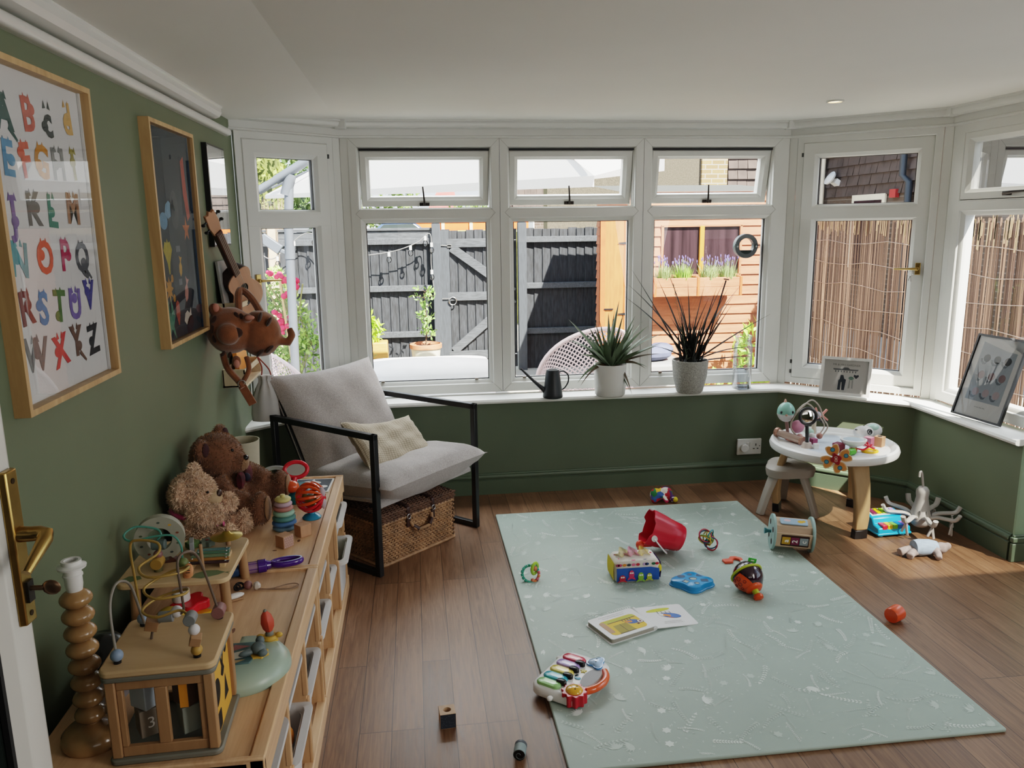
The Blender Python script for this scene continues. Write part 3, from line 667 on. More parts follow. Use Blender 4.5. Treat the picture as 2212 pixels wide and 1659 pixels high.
for x in (-.35, .35):
    for y in (-.2, .2): b.cyl((x, y, 0), (x*.9, y*.9, .62), .02, n=10)
ob('leg', b, t)
b = B(P('cushion_white', 'f0f0f2', .85)); b.ball((0, 0, 0), (.2, .16, .2), 20); b.box((0, .02, -.15), (.36, .26, .2)); o = ob('outdoor_cushion', b, bevel=.03); o.location = (-1.3, 6.2, .52); tag(o, 'white cushion on the garden chair beyond the wall shelf', 'cushion')
b = B(P('tarp_blue', '4a5068', .7, var=.3)); b.ball((0, 0, 0), (.22, .15, .07), 14); b.ball((.12, .02, .03), (.12, .1, .06), 12); o = ob('folded_cover', b); o.location = (2.0, 6.6, .43); tag(o, 'dark blue folded cover lying outside under the right window', 'cover')
b = B(P('stool_grey', '8c8c8c', .7)); b.bb((1.75, 6.35, G0), (2.3, 6.85, .37)); o = ob('garden_side_table', b, bevel=.02); tag(o, 'low grey garden table below the shed', 'table')

# string lights along the fence
t = thing('string_lights', 'string of clear bulb lights looped along the black fence', 'string lights', (0, 0, 0))
cb = B(P('cable_grey', '6a6a6a', .6)); cat_ = spline([(-1.9, 9.3, 1.45), (-1.62, 9.3, 1.2), (-1.4, 9.3, 1.35), (-1.15, 9.3, 1.48), (-.85, 9.3, 1.2), (-.55, 9.3, 1.22), (-.2, 9.3, 1.27), (.05, 9.3, 1.36), (.2, 9.3, 1.45), (.2, 9.3, 1.12), (.22, 9.3, .85)], 8)
cb.tube(cat_, .006, 5); ob('cable', cb, t)
bg = glassmat('bulb_glass', (.95, .95, .95), 1.2)
for k in range(4, len(cat_), 7):
    p = cat_[k]; h_ = B(P('bulb_cap', 'd8d8d4', .5)); h_.cyl(p, p-V((0, 0, .05)), .016); h_.mat(bg); h_.ball(p-V((0, 0, .085)), (.03, .03, .038), 10); ob('bulb', h_, t)

# reed screen on the right
m, nt, o = newmat('reed_screen_mat'); L = nt.links.new; bs_ = nd(nt, 'ShaderNodeBsdfPrincipled', i_Roughness=.85); L(bs_.outputs[0], o.inputs[0]); tc = nd(nt, 'ShaderNodeTexCoord'); mp = nd(nt, 'ShaderNodeMapping'); mp.inputs['Scale'].default_value = (60, 60, .5); L(tc.outputs['Object'], mp.inputs[0])
n = nd(nt, 'ShaderNodeTexNoise', i_Scale=1.0, i_Detail=3.0); L(mp.outputs[0], n.inputs['Vector']); r = nd(nt, 'ShaderNodeValToRGB'); e = r.color_ramp.elements; e[0].position = .3; e[0].color = lin('4c352b'); e[1].position = .72; e[1].color = lin('8a6d5a'); L(n.outputs[0], r.inputs[0]); L(r.outputs[0], bs_.inputs['Base Color'])
t = thing('reed_screen', 'brown bundled reed fence screen along the right of the garden', 'screen', (3.74, 2.9, G0))
b = B(m); y = 0; k = 0
while y < 4.75:
    r_w = RND.uniform(.010, .017); h = 1.76 + .035*sin(y*2.2)+RND.uniform(-.03, .03); x = RND.uniform(-.012, .012); dy = RND.uniform(-.02, .02)
    b.add([(x, y, 0), (x-.008, y+r_w*.5, 0), (x, y+r_w, 0), (x, y+dy, h), (x-.008, y+dy+r_w*.5, h), (x, y+dy+r_w, h)], [(0, 1, 4, 3), (1, 2, 5, 4)]); y += r_w*.9
ob('reeds', b, t, ang=80)
b = B(P('reed_tip', 'b59670', .8, var=.2))
for k in range(200): y = RND.uniform(0, 4.7); h = 1.78+.035*sin(y*2.2)+RND.uniform(-.03, .03); l = RND.uniform(.06, .22); b.add([(-.022, y, h), (-.022, y+.011, h), (-.022, y+.016, h-l), (-.022, y+.004, h-l)], [(0, 1, 2, 3)])
ob('pale_reed_tips', b, t, smooth=False)
b = B(P('tie_wire', '9c8676', .5))
for z in (.12, .3, .48, .66, .84, 1.02, 1.2, 1.38, 1.56): b.tube([(-.02, k*.3, z+.018*sin(k*1.9+z*9)) for k in range(17)], .0028, 4)
ob('tie_wire', b, t)

# hedge and trees on the left
HG = P('hedge_leaf', '6a7534', .7, var=.55, vs=2.2); TG = P('tree_leaf', '3f5a28', .7, var=.5, vs=3)
b = B(HG); b.bb((-4.4, 13.7, G0), (-2.2, 14.3, 2.66)); leafcloud(b, 6500, boxf((-4.4, 13.5, 1.1), (-2.15, 14.4, 2.74)), .11, rn, .5); o = ob('clipped_hedge', b, smooth=False); tag(o, 'clipped yellow-green hedge with flat top behind the parasol pole', 'hedge')
def tree(c, r, n, lab, mat, size=.22, asp=.45):
    t = thing('tree', lab, 'tree', (c[0], c[1], G0), 0, 'trees beyond the garden'); b = B(mat); leafcloud(b, n, ell((0, 0, c[2]-G0), r), size, rn, asp); ob('crown', b, t, smooth=False)
    b = B(MATS['bark']); b.tube([(0, 0, 0), (0, 0, c[2]-G0)], .12, 8, rs=[.16, .06]); ob('trunk', b, t)
tree((-4.3, 21.5, 3.4), (3.0, 1.2, 1.9), 4200, 'dark leafy tree rising behind the clipped hedge', TG)
tree((-1.9, 26, 3.0), (2.2, 1.0, 2.0), 3000, 'light green tree right of the clipped hedge', P('tree_leaf_light', '5f7a36', .7, var=.5, vs=3))
tree((1.6, 22.7, 1.65), (1.0, .5, .48), 700, 'small tree whose top shows under the parasol rim', P('tree_leaf_light', '8aa551', .7), .16)
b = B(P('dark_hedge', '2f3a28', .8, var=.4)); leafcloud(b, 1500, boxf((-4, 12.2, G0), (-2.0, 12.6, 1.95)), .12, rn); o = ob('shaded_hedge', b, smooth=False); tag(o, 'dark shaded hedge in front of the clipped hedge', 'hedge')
b = B(P('brush_pale', 'b59a86', .9, var=.3))
for k in range(150): x = RND.uniform(-2.25, -1.75); h = RND.uniform(.6, 1.0); b.add([(x, 12, G0), (x+.02, 12, G0), (x+RND.uniform(-.05, .05), 12, 1.1+h)], [(0, 1, 2)])
o = ob('brushwood', b, smooth=False); tag(o, 'pale upright brushwood below the left tip of the parasol', 'fence')

# neighbouring houses
TILE = P('hung_tiles', '4c413d', .8, var=.25, vs=5, bump=.2, bs=20); PEB = P('pebbledash', '544e43', .9, var=.35, vs=60, bump=.6, bs=90)
def brickmat(name, c1, c2, mo, w=.22, h=.075):
    m, nt, o = newmat(name); L = nt.links.new; b_ = nd(nt, 'ShaderNodeBsdfPrincipled', i_Roughness=.85); L(b_.outputs[0], o.inputs[0]); tc = nd(nt, 'ShaderNodeTexCoord'); mp = nd(nt, 'ShaderNodeMapping'); mp.inputs['Rotation'].default_value = (pi/2, 0, 0); L(tc.outputs['Object'], mp.inputs[0])
    k = nd(nt, 'ShaderNodeTexBrick'); k.inputs['Scale'].default_value = 1; k.inputs['Brick Width'].default_value = w; k.inputs['Row Height'].default_value = h; k.inputs['Mortar Size'].default_value = .008; k.inputs['Color1'].default_value = lin(c1); k.inputs['Color2'].default_value = lin(c2); k.inputs['Mortar'].default_value = lin(mo); L(mp.outputs[0], k.inputs['Vector']); L(k.outputs[0], b_.inputs['Base Color']); return m
BRK = brickmat('buff_brick', '8f774e', '7a6344', '9a9284'); BRR = brickmat('brown_brick', '574a40', '4a3d35', '6e665f')
def tiles(b, x0, x1, y, z0, z1, h=.15, axis='x', rn=random.Random(3)):
    z = z0
    while z < z1:
        if axis == 'x': f = lambda u, d, zz: (u, y-d, zz)
        else: f = lambda u, d, zz: (y-d, u, zz)
        u = x0
        while u < x1:
            w = .165; e = rn.uniform(-.006, .006)
            b.add([f(u+.003, .035+e, z), f(u+w-.003, .035+e, z), f(u+w-.003, .0, z+h*1.05), f(u+.003, .0, z+h*1.05), f(u+.003, 0, z), f(u+w-.003, 0, z)], [(0, 1, 2, 3), (0, 4, 5, 1)]); u += w
        z += h
t = thing('tile_hung_house', 'brown tile-hung house side wall beyond the reed screen', 'house', (0, 0, 0))
b = B(TILE); tiles(b, 7.2, 15.2, 7.0, 1.92, 4.2, .16, 'y'); ob('tiled_wall', b, t, smooth=False)
b = B(BRR); b.bb((7.0, 5, G0), (7.2, 15.2, 1.98)); b.mat(TILE); b.bb((7.02, 5, 1.98), (7.2, 15.2, 4.3)); ob('brick_wall', b, t, smooth=False)
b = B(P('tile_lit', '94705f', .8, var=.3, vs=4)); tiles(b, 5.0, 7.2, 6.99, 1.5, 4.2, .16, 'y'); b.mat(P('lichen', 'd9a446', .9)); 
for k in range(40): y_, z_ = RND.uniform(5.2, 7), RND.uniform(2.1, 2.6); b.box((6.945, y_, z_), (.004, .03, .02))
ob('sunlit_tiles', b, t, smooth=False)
b = B(P('downpipe_black', '2f353c', .4)); b.tube([(6.9, 10.72, 4.2), (6.9, 10.72, 2.16), (6.93, 10.6, 2.06), (6.95, 10.6, 0)], .05, 10); ob('drain_pipe', b, t)
b = B(P('cream_pipe', 'ddd3bf', .5)); b.tube([(6.9, 12.95, 4.2), (6.9, 12.95, 0)], .035, 10); ob('waste_pipe', b, t)
b = B(WHITEP); b.lathe([(.02, 0), (.11, .03), (.12, .06), (0, .1)]); b.box((.0, 0, -.09), (.08, .16, .12)); o = ob('flood_light', b, t); o.location = (6.88, 12.6, 2.2); o.rotation_euler = (0, -1.0, 0)
b = B(P('cream_frame', 'e6e0cc', .5)); b.bb((6.96, 11.2, .8), (6.99, 12.1, 1.93)); o = ob('window_frame', b, t); b = B(P('shed_window_dark', '33262a', .12)); b.bb((6.95, 11.28, .8), (6.96, 12.02, 1.84)); ob('pane', b, o)
b = B(P('alarm_red', 'b03a3a', .5)); b.bb((6.93, 10.9, 1.86), (6.99, 11.05, 1.98)); ob('alarm_box', b, t)
t = thing('pebbledash_house', 'grey pebbledash house with buff brick column beyond the shed', 'house', (0, 13, 0))
b = B(PEB); b.bb((3.5, 0, G0), (4.78, .4, 4.5)); b.bb((2.2, .01, G0), (3.5, .4, 2.38)); ob('pebbledash_wall', b, t, smooth=False)
b = B(BRK); b.bb((4.78, -.05, G0), (5.22, .4, 4.5)); ob('brick_column', b, t, smooth=False)
b = B(TILE); tiles(b, 5.24, 6.7, -.02, 1.9, 4.4, .17); b.bb((5.22, 0, 1.9), (6.85, .4, 4.5)); ob('tiled_wall', b, t, smooth=False)
b = B(BRR); b.bb((5.22, .0, G0), (6.85, .4, 1.95)); ob('brick_wall', b, t, smooth=False)
t = thing('terraced_house', 'row of brown brick terraced houses seen above the black fence', 'house', (0, 22, 0))
b = B(BRR); b.bb((2.9, 0, -1), (6.5, .5, 1.75)); ob('brick_wall', b, t, smooth=False)
b = B(TILE); tiles(b, 2.75, 4.3, -.04, 1.75, 3.4, .2); b.bb((2.7, 0, 1.75), (5.6, .5, 3.4)); ob('tiled_wall', b, t, smooth=False)
for x in (3.15, 3.65, 4.4, 4.95, 5.6): b = B(WHITEP); b.bb((x, -.03, 1.1), (x+.2, .0, 1.64)); o = ob('window_frame', b, t); b = B(P('far_pane', '7a8288', .2)); b.bb((x+.03, -.035, 1.14), (x+.17, -.03, 1.6)); ob('pane', b, o)
t = thing('red_roof_house', 'distant house with a red tiled roof under the parasol rim', 'house', (0, 24, 0))
b = B(P('red_roof', 'b5504a', .8, var=.15)); b.add([(.4, 0, 1.9), (1.35, 0, 1.9), (1.3, .6, 2.6), (.8, .6, 2.6)], [(0, 1, 2, 3)]); ob('roof', b, t, smooth=False); b = B(BRR); b.bb((.4, .1, -1), (1.35, .8, 1.95)); ob('brick_wall', b, t)
t = thing('orange_board_fence', 'distant orange board fence showing over the black fence', 'fence', (0, 20, G0))
OZ = -G0
b = B(P('orange_board', 'd8612f', .8, var=.12, vs=3)); b.bb((-.2, 0, 0), (2.9, .03, 1.62+OZ)); ob('board_panel', b, t)
for x in (.05, .75, 1.45, 2.1): b = B(P('concrete_post', 'd8c9b4', .8)); b.bb((x-.04, -.05, 0), (x+.04, .03, 1.66+OZ)); ob('concrete_post', b, t)
b = B(P('far_grass', 'b4b25a', .9, var=.3)); b.bb((-3, 14, G0), (3.4, 19.9, 1.42)); o = struct('grass_bank', b)
def car(x, y, col, lab, sc=1):
    t = thing('parked_car', lab, 'car', (x, y, 1.02), 0, 'cars parked behind the fence')
    b = B(P('car_'+col, col, .25, var=.02, coat=.5)); pr = [(-1.9, .25), (-1.85, .62), (-1.2, .72), (-.7, 1.18), (.7, 1.2), (1.25, .78), (1.85, .68), (1.95, .25)]
    b.loft([[V((px*sc, yy, pz*sc)) for px, pz in pr] for yy in (-.75*sc, .75*sc)]); ob('car_body', b, t, bevel=.05, ang=60)
    b = B(P('car_glass', '30383e', .1)); b.add([(-1.0*sc, -.77*sc, .78*sc), (-.62*sc, -.77*sc, 1.12*sc), (.62*sc, -.77*sc, 1.14*sc), (1.05*sc, -.77*sc, .8*sc)], [(0, 1, 2, 3)]); ob('side_window', b, t)
    for wx in (-1.2, 1.2): b = B(BLACKP); b.cyl((wx*sc, -.8*sc, .3*sc), (wx*sc, -.6*sc, .3*sc), .3*sc, n=16); ob('wheel', b, t)
car(-1.35, 16.4, 'e9e9ea', 'white parked car glimpsed over the fence', .5); car(-.3, 17.8, '3c4f74', 'dark blue parked car glimpsed over the fence', .5); car(-3.4, 16.2, 'c2c6cc', 'silver parked car glimpsed over the left fence', .5)
# ------------------------------------------------------------------ left wall: pictures, shelves and what they hold
OAKF = wood('frame_oak', 'a8875c', 'c7a678', 2, 12, 10, .5)
PLY = P('poster_paper', 'dcdad8', .7, var=.02)
WX = MX(((0, 0, 1, 0), (1, 0, 0, 0), (0, 1, 0, 0), (0, 0, 0, 1)))      # local (u,v,n) -> (y,z,x): facing into the room from the left wall
def wallpic(name, label, y, z, w, h, fmat, dark, prt, fw=.014, dep=.034):
    t = thing(name, label, 'picture', (XL, y, z), 0)
    b = B(fmat); b.X = WX
    b.loft([[V((sx*(w/2-d), sy*(h/2-d), n)) for sx, sy in ((-1, -1), (1, -1), (1, 1), (-1, 1))] for d, n in ((0, 0), (0, dep), (fw, dep), (fw, .006), (fw, 0))], cap=False, closed=True); ob('frame', b, t, smooth=False)
    b = B(prt); b.X = WX; b.add([(sx*(w/2-fw), sy*(h/2-fw), .006) for sx, sy in ((-1, -1), (1, -1), (1, 1), (-1, 1))], [(0, 1, 2, 3)])
    b.mat(dark); 
    b.bar((w/2-fw-.004, -h/2+fw, .010), (w/2-fw-.004, h/2-fw, .010), .006); pr = ob('print', b, t, smooth=False)
    b = B(PGLASS); b.X = WX; b.add([(sx*(w/2-fw), sy*(h/2-fw), .024) for sx, sy in ((-1, -1), (1, -1), (1, 1), (-1, 1))], [(0, 1, 2, 3)]); ob('glass', b, t, smooth=False)
    return t, pr
t, pr = wallpic('alphabet_poster', 'large oak-framed white poster of coloured animal alphabet letters', 2.028, 1.534, .54, .757, OAKF, PLY, PLY)
INK = dict(A='3c5a55', B='c46a5a', c='3f4543', d='d0a45e', E='5f92b5', F='d56c54', G='c98a3c', H='8a8a86', I='9a8f4a', J='7b6696', K='6b6662', L='3d7d6c', M='9a6f50', N='5f9aa0', O='cf5a40', P='b03a5c', Q='55565a', R='7a3f3a', S='4d86b4', T='5d7a46', U='7a6aa5', V='4c4a8a', W='74716f', X='c84a4a', Y='6b5346', Z='2c2c2e')
POS = {'A': (-.152, .262), 'B': (-.041, .271), 'c': (.059, .268), 'd': (.173, .286), 'E': (-.159, .166), 'F': (-.079, .167), 'G': (.001, .17), 'H': (.09, .17), 'I': (.18, .175), 'J': (-.167, .049), 'K': (-.072, .061), 'L': (.022, .057), 'M': (.144, .065), 'N': (-.168, -.05), 'O': (-.045, -.05), 'P': (.064, -.049), 'Q': (.165, -.058), 'R': (-.167, -.156), 'S': (-.086, -.165), 'T': (0, -.168), 'U': (.088, -.171), 'V': (.181, -.156), 'W': (-.149, -.263), 'X': (-.023, -.273), 'Y': (.069, -.263), 'Z': (.174, -.273)}
b = B()
for k, (u, v) in POS.items():
    b.mat(P('ink_'+k, INK[k], .8, var=.12, vs=60)); b.X = WX @ MX.Translation((u, v, .0072)) @ MX.Rotation(RND.uniform(-.12, .12), 4, 'Z'); b.text(k, .105, bold=.003)
    b.X = WX @ MX.Translation((u, v, .0070))
    b.flat(circ(.017, 14, RND.uniform(-.02, .02), RND.uniform(-.02, .02), .013)); b.flat([(-.02, .03), (-.012, .05), (-.004, .033)]); b.flat([(.004, .033), (.012, .05), (.02, .03)])
    if k in 'AQY': b.flat([(.01, -.03), (.045, -.055), (.05, -.05), (.018, -.02)])
ob('letters', b, pr, smooth=False)
SEAB = P('sea_print_blue', '2f3c46', .7, var=.2, vs=6)
t, pr = wallpic('sea_life_poster', 'oak-framed dark blue poster of sea creatures and plants', 3.031, 1.527, .53, .757, OAKF, P('mount_blue', '2a4a66', .7), SEAB)
b = B()
def decal(poly, col, u, v, a=0, sc=1):
    b.mat(P('ink_'+col, col, .8, var=.12, vs=60)); b.X = WX @ MX.Translation((u, v, .0072)) @ MX.Rotation(a, 4, 'Z') @ MX.Diagonal((sc, sc, 1, 1)); b.flat(poly)
def fishp(): return [(-.04, 0), (-.02, .02), (.01, .022), (.03, .006), (.055, .022), (.05, 0), (.055, -.022), (.03, -.006), (.01, -.022), (-.02, -.02)]
decal([(-.05, .01), (-.03, .04), (-.01, .035), (0, .05), (.01, .035), (.03, .04), (.05, .01), (.015, -.035), (.004, -.075), (-.004, -.075), (-.015, -.035)], 'b9a83f', -.105, -.06)
decal(starp(.045, .024, 8), 'c08a3a', -.126, -.185); decal(circ(.014), 'c08a3a', -.085, -.15); decal(circ(.014), 'c08a3a', -.08, -.22)
decal(fishp(), 'd8cdbf', .06, -.305, .2, 1.1); decal(fishp(), 'c8948a', .08, -.21, 1.2, 1); decal([(-.02, .03), (0, .04), (.02, .03), (.025, -.01), (.005, -.05), (-.005, -.05), (-.025, -.01)], 'a85a4c', -.051, -.27)
decal([(-.02, .1), (0, .02), (.02, .1), (.06, .02), (.03, -.02), (.06, -.09), (.0, -.03), (-.06, -.09), (-.03, -.02), (-.06, .03)], '5f8f7a', -.139, -.3, 0, .8)
decal(circ(.05, 18, 0, 0, .07), '4d5358', .02, .09); decal(circ(.05, 18, 0, 0, .03), '3d2f38', .09, -.335, .4)
decal([(-.02, .1), (.02, .12), (.03, 0), (.05, -.1), (.01, -.12), (-.02, -.02)], 'c25a48', .17, .17); decal(starp(.05, .02, 5), 'c9764a', .15, .02); decal(fishp(), '7fa6c0', -.05, .09, .3, 1.3); decal(circ(.045, 16, 0, 0, .03), '6f98b4', -.12, .05); decal(fishp(), 'd0a04c', .03, -.12, 1.4, .8)
for k in range(9): decal([(-.0015, 0), (.0015, 0), (.0015, .022), (-.0015, .022)], 'b8c0c4', .0+.01*(k % 5), -.06-.12*(k//5))
ob('sea_creatures', b, pr, smooth=False)
t, pr = wallpic('letter_picture', 'thin black-framed white picture with a pale letter Y near the window', 3.695, 1.687, .31, .43, P('frame_black', '121212', .4), PLY, PLY, .008, .022)
b = B(P('print_grey', '8c8880', .8)); b.X = WX @ MX.Translation((.02, -.115, .0072)); b.flat([(-.1, -.08), (.1, -.08), (.1, .09), (-.1, .09)]); b.mat(PLY); b.X = WX @ MX.Translation((.06, -.115, .0076)); b.text('Y', .13, bold=.006); b.X = WX @ MX.Translation((-.04, -.115, .0076)); b.text('K', .13, bold=.006); ob('letters', b, pr, smooth=False)

BIRCH = wood('birch', 'b3a488', 'cfc0a2', 1, 12, 8, .55)
def rack(label, y0, z0, h, y1):
    t = thing('wall_book_rack', label, 'shelf', (XL, y0, z0), 0, 'wooden picture-book racks on the left wall'); L_ = y1-y0
    for y in (0, L_-.012): b = B(BIRCH); b.bb((0, y, 0), (.10, y+.012, h)); ob('side_panel', b, t, bevel=.002)
    b = B(BIRCH); b.bb((0, 0, 0), (.10, L_, .01)); ob('base_board', b, t, bevel=.001)
    b = B(BIRCH); b.bb((0, 0, 0), (.008, L_, h)); ob('back_board', b, t, bevel=.001)
    b = B(BIRCH); b.bb((.09, 0, h-.024), (.101, L_, h-.002)); ob('front_rail', b, t, bevel=.002)
rack('upper birch book rack on the left wall holding the ukulele', 3.57, 1.148, .08, 3.95)
rack('lower birch book rack on the left wall below the tiger plush', 3.56, .852, .082, 3.93)
# ukulele
t = thing('ukulele', 'small wooden ukulele with dark neck leaning on the upper rack', 'ukulele', (-.785, 3.79, 1.19))
ua = V((-.06, -.42, .45)).normalized(); un = V((.8, -.75, 0)); un = (un-ua*un.dot(ua)).normalized(); us = ua.cross(un); t.matrix_world = MX(((un.x, us.x, ua.x, -.775), (un.y, us.y, ua.y, 3.80), (un.z, us.z, ua.z, 1.18), (0, 0, 0, 1)))
UKT = wood('uke_top', 'a8795c', 'bd8f70', 2, 10, 8, .4); UKS = P('uke_side', '2a1710', .35); UKN = P('uke_neck', '4a2b1e', .4, var=.15)
prof = [(0, .0), (.05, .004), (.085, .03), (.095, .08), (.08, .13), (.062, .165), (.07, .205), (.064, .235), (.035, .252), (0, .256)]
sp = spline([(a, c, 0) for a, c in prof], 3); outl = [(p.x, p.y) for p in sp]+[(-p.x, p.y) for p in reversed(sp[1:-1])]
UK = MX(((0, 0, 1, 0), (1, 0, 0, 0), (0, 1, 0, 0), (0, 0, 0, 1)))
b = B(UKS); b.X = UK; b.prism(outl, -.03, .024); o = ob('body', b, t, bevel=.003)
b = B(UKT); b.X = UK @ MX.Translation((0, 0, .0005)); b.prism(outl, .024, .029); ob('sound_board', b, o, bevel=.001)
b = B(P('sound_hole', '060505', .9)); b.X = UK; b.flat(circ(.028, 24, 0, .15), .0302); ob('sound_hole', b, o, smooth=False)
b = B(BLACKP); b.X = UK; b.box((0, .07, .033), (.05, .012, .01)); ob('bridge', b, t, bevel=.001)
b = B(UKN); b.X = UK; b.bb((-.018, .24, .004), (.018, .5, .034)); ob('neck', b, t, bevel=.004)
b = B(UKT); b.X = UK; b.prism([(-.02, .49), (.02, .49), (.03, .54), (.026, .60), (.01, .595), (0, .61), (-.01, .595), (-.026, .60), (-.03, .54)], .012, .026); hd = ob('headstock', b, t, bevel=.002)
b = B(BLACKP); b.X = UK
for s_ in (-1, 1):
    for y in (.53, .57): b.cyl((s_*.018, y, .019), (s_*.045, y, .019), .004, n=8); b.ball((s_*.047, y, .019), (.008, .006, .01), 8)
ob('tuning_peg', b, hd)
b = B(P('uke_string', 'd8d0c4', .4)); b.X = UK
for x in (-.011, -.004, .004, .011): b.tube([(x, .07, .036), (x, .49, .037)], .0007, 4)
ob('string', b, t)
def slab(name, lab, cat, c, d, mat, rot=(0, 0, 0), bev=.002):
    b = B(mat); b.box((0, 0, 0), d); o = ob(name, b, bevel=bev); o.location = c; o.rotation_euler = rot; return tag(o, lab, cat)
slab('picture_book', 'tall grey book standing at the back of the upper rack', 'book', (-.838, 3.72, 1.285), (.012, .3, .25), P('book_grey', '8b8a86', .6), (0, R(-5), 0))
bk = slab('story_book', 'peach book with letter R standing on the upper rack behind the ukulele', 'book', (-.806, 3.845, 1.265), (.01, .17, .21), P('book_peach', 'c9a58e', .6), (0, R(-4), 0))
b = B(P('ink_dark', '2b2520', .7)); b.X = WX @ MX.Translation((.04, .0, .0056)); b.text('R', .07); b.X = WX @ MX.Translation((-.02, .0, .0056)); b.text('A', .07); b.X = WX @ MX.Translation((.03, .07, .0056)); b.text('THE', .02); ob('title_lettering', b, bk, smooth=False)
t = thing('tambourine', 'orange toy tambourine standing on the upper rack beside the ukulele', 'tambourine', (-.79, 3.88, 1.165))
b = B(P('tamb_orange', 'e2702a', .5)); b.X = MX.Translation((0, 0, .085)) @ MX.Rotation(pi/2, 4, 'Y'); b.cyl((0, 0, 0), (0, 0, .012), .075, n=28); ob('drum_skin', b, t)
b = B(P('tamb_yellow', 'dca94c', .5)); b.X = MX.Translation((0, 0, .085)) @ MX.Rotation(pi/2, 4, 'Y'); b.torus((0, 0, .006), .076, .009); b.mat(BLACKP)
for k in range(14): b.ball((.077*cos(k*.45), .077*sin(k*.45), .014), .004, 6)
ob('rim', b, t)
slab('board_book', 'orange board book tucked at the far end of the lower rack', 'book', (-.83, 3.80, .95), (.02, .2, .17), P('book_orange', 'd98a3a', .5), (0, R(-6), 0))
# tiger plush bag
TG_ = P('tiger_fur', '83502f', .95, var=.18, vs=30, bump=.4, bs=250, sheen=.6); TGD = P('tiger_stripe', '3a2015', .95, sheen=.4); TGP = P('tiger_pink', 'c48878', .9)
t = thing('tiger_plush', 'brown striped tiger plush bag hanging from the upper rack by its strap arms', 'soft toy', (-.735, 3.36, 1.115))
parts = [((-.03, 0, .02), (.096, .085, .098)), ((.085, .02, .0), (.088, .075, .098)), ((-.08, -.02, .11), (.026, .02, .028)), ((.055, -.055, .075), (.02, .018, .018)), ((.0, -.07, -.1), (.02, .018, .025)), ((-.02, -.085, .015), (.045, .03, .045))]
parts.append(('t', [(.15, .02, -.03), (.2, .02, -.04), (.215, .02, -.01), (.205, .02, .02)], [.02, .018, .017, .013]))
bl = blob(parts, .007, 3); b = B(TG_); b.add(bl[0], bl[1]); body = ob('body', b, t, ang=80)
b = B(TG_); b.tube(spline([(.0, .05, .09), (-.005, .09, .16), (.005, .12, .175), (.05, .09, .14), (.09, .05, .08)], 6), .015, 8); ob('strap', b, t)
b = B(TG_); b.tube(spline([(-.06, -.03, -.07), (-.045, -.04, -.13), (.0, -.05, -.19), (.015, -.06, -.215)], 6), .014, 8); b.tube(spline([(.03, -.02, -.09), (.04, -.04, -.14), (.015, -.05, -.19)], 6), .011, 8); b.bar((.012, -.06, -.205), (.05, -.06, -.285), .034, .007, (0, 1, 0)); ob('strap', b, t, bevel=.002)
b = B(CHROME); b.torus((.012, -.062, -.195), .014, .0025, (pi/2, 0, .3)); ob('buckle', b, t)
b = B(TGD)
def stripe(x, y, z, rx, rz, a): b.ball((x, y, z), (rx, .004, rz), 10, (0, a, 0))
for x, z, a, k in ((-.075, .075, .5, 1), (-.085, .035, .2, 1), (-.08, -.005, -.1, 1), (.01, .085, -.3, .7), (.03, .078, -.2, .7)): stripe(x, -.068 if k == 1 else -.05, z, .009, .017, a)
for x, z, a in ((-.055, -.07, .6), (-.03, -.075, .4)): stripe(x, -.05, z, .007, .014, a)
for x, z, a in ((.1, .075, .3), (.135, .055, .5), (.09, -.075, .8), (.13, -.06, .8)): b.ball((x, -.035, z), (.008, .02, .022), 10, (0, a, 0))
b.ball((.012, -.085, .02), (.026, .012, .022), 12); ob('stripes', b, body)
b = B(TGP); b.ball((-.072, -.036, .118), (.014, .008, .018), 10); b.ball((.066, -.072, .078), (.02, .008, .01), 10); b.ball((.003, -.086, -.108), (.013, .007, .018), 10); ob('inner_ear', b, body)
# drawstring bag
t = thing('drawstring_bag', 'white drawstring bag hanging by red cords from the lower rack', 'bag', (-.735, 3.86, .83))
b = B(P('bag_white', 'b7b5b3', .8, var=.05, sheen=.3))
def bagr(r, rz, z, amp): return [V((cos(2*pi*k/40)*r*(1+amp*sin(9*2*pi*k/40)), sin(2*pi*k/40)*rz*(1+amp*cos(7*2*pi*k/40)), z)) for k in range(40)]
b.loft([bagr(.075, .05, -.2, .02), bagr(.078, .05, -.17, .03), bagr(.068, .05, -.1, .05), bagr(.05, .036, -.05, .1), bagr(.03, .022, -.015, .2), bagr(.027, .02, 0, .25), bagr(.034, .026, .02, .2), bagr(.028, .02, .022, .2)]); ob('pouch', b, t, ang=80)
b = B(P('cord_red', '8c4136', .7)); b.tube(spline([(-.02, 0, .0), (-.012, 0, .06), (-.03, -.005, .115)], 5), .0035, 6); b.tube(spline([(.03, 0, .0), (.02, 0, .05), (-.03, -.005, .115)], 5), .0035, 6); ob('cord', b, t)

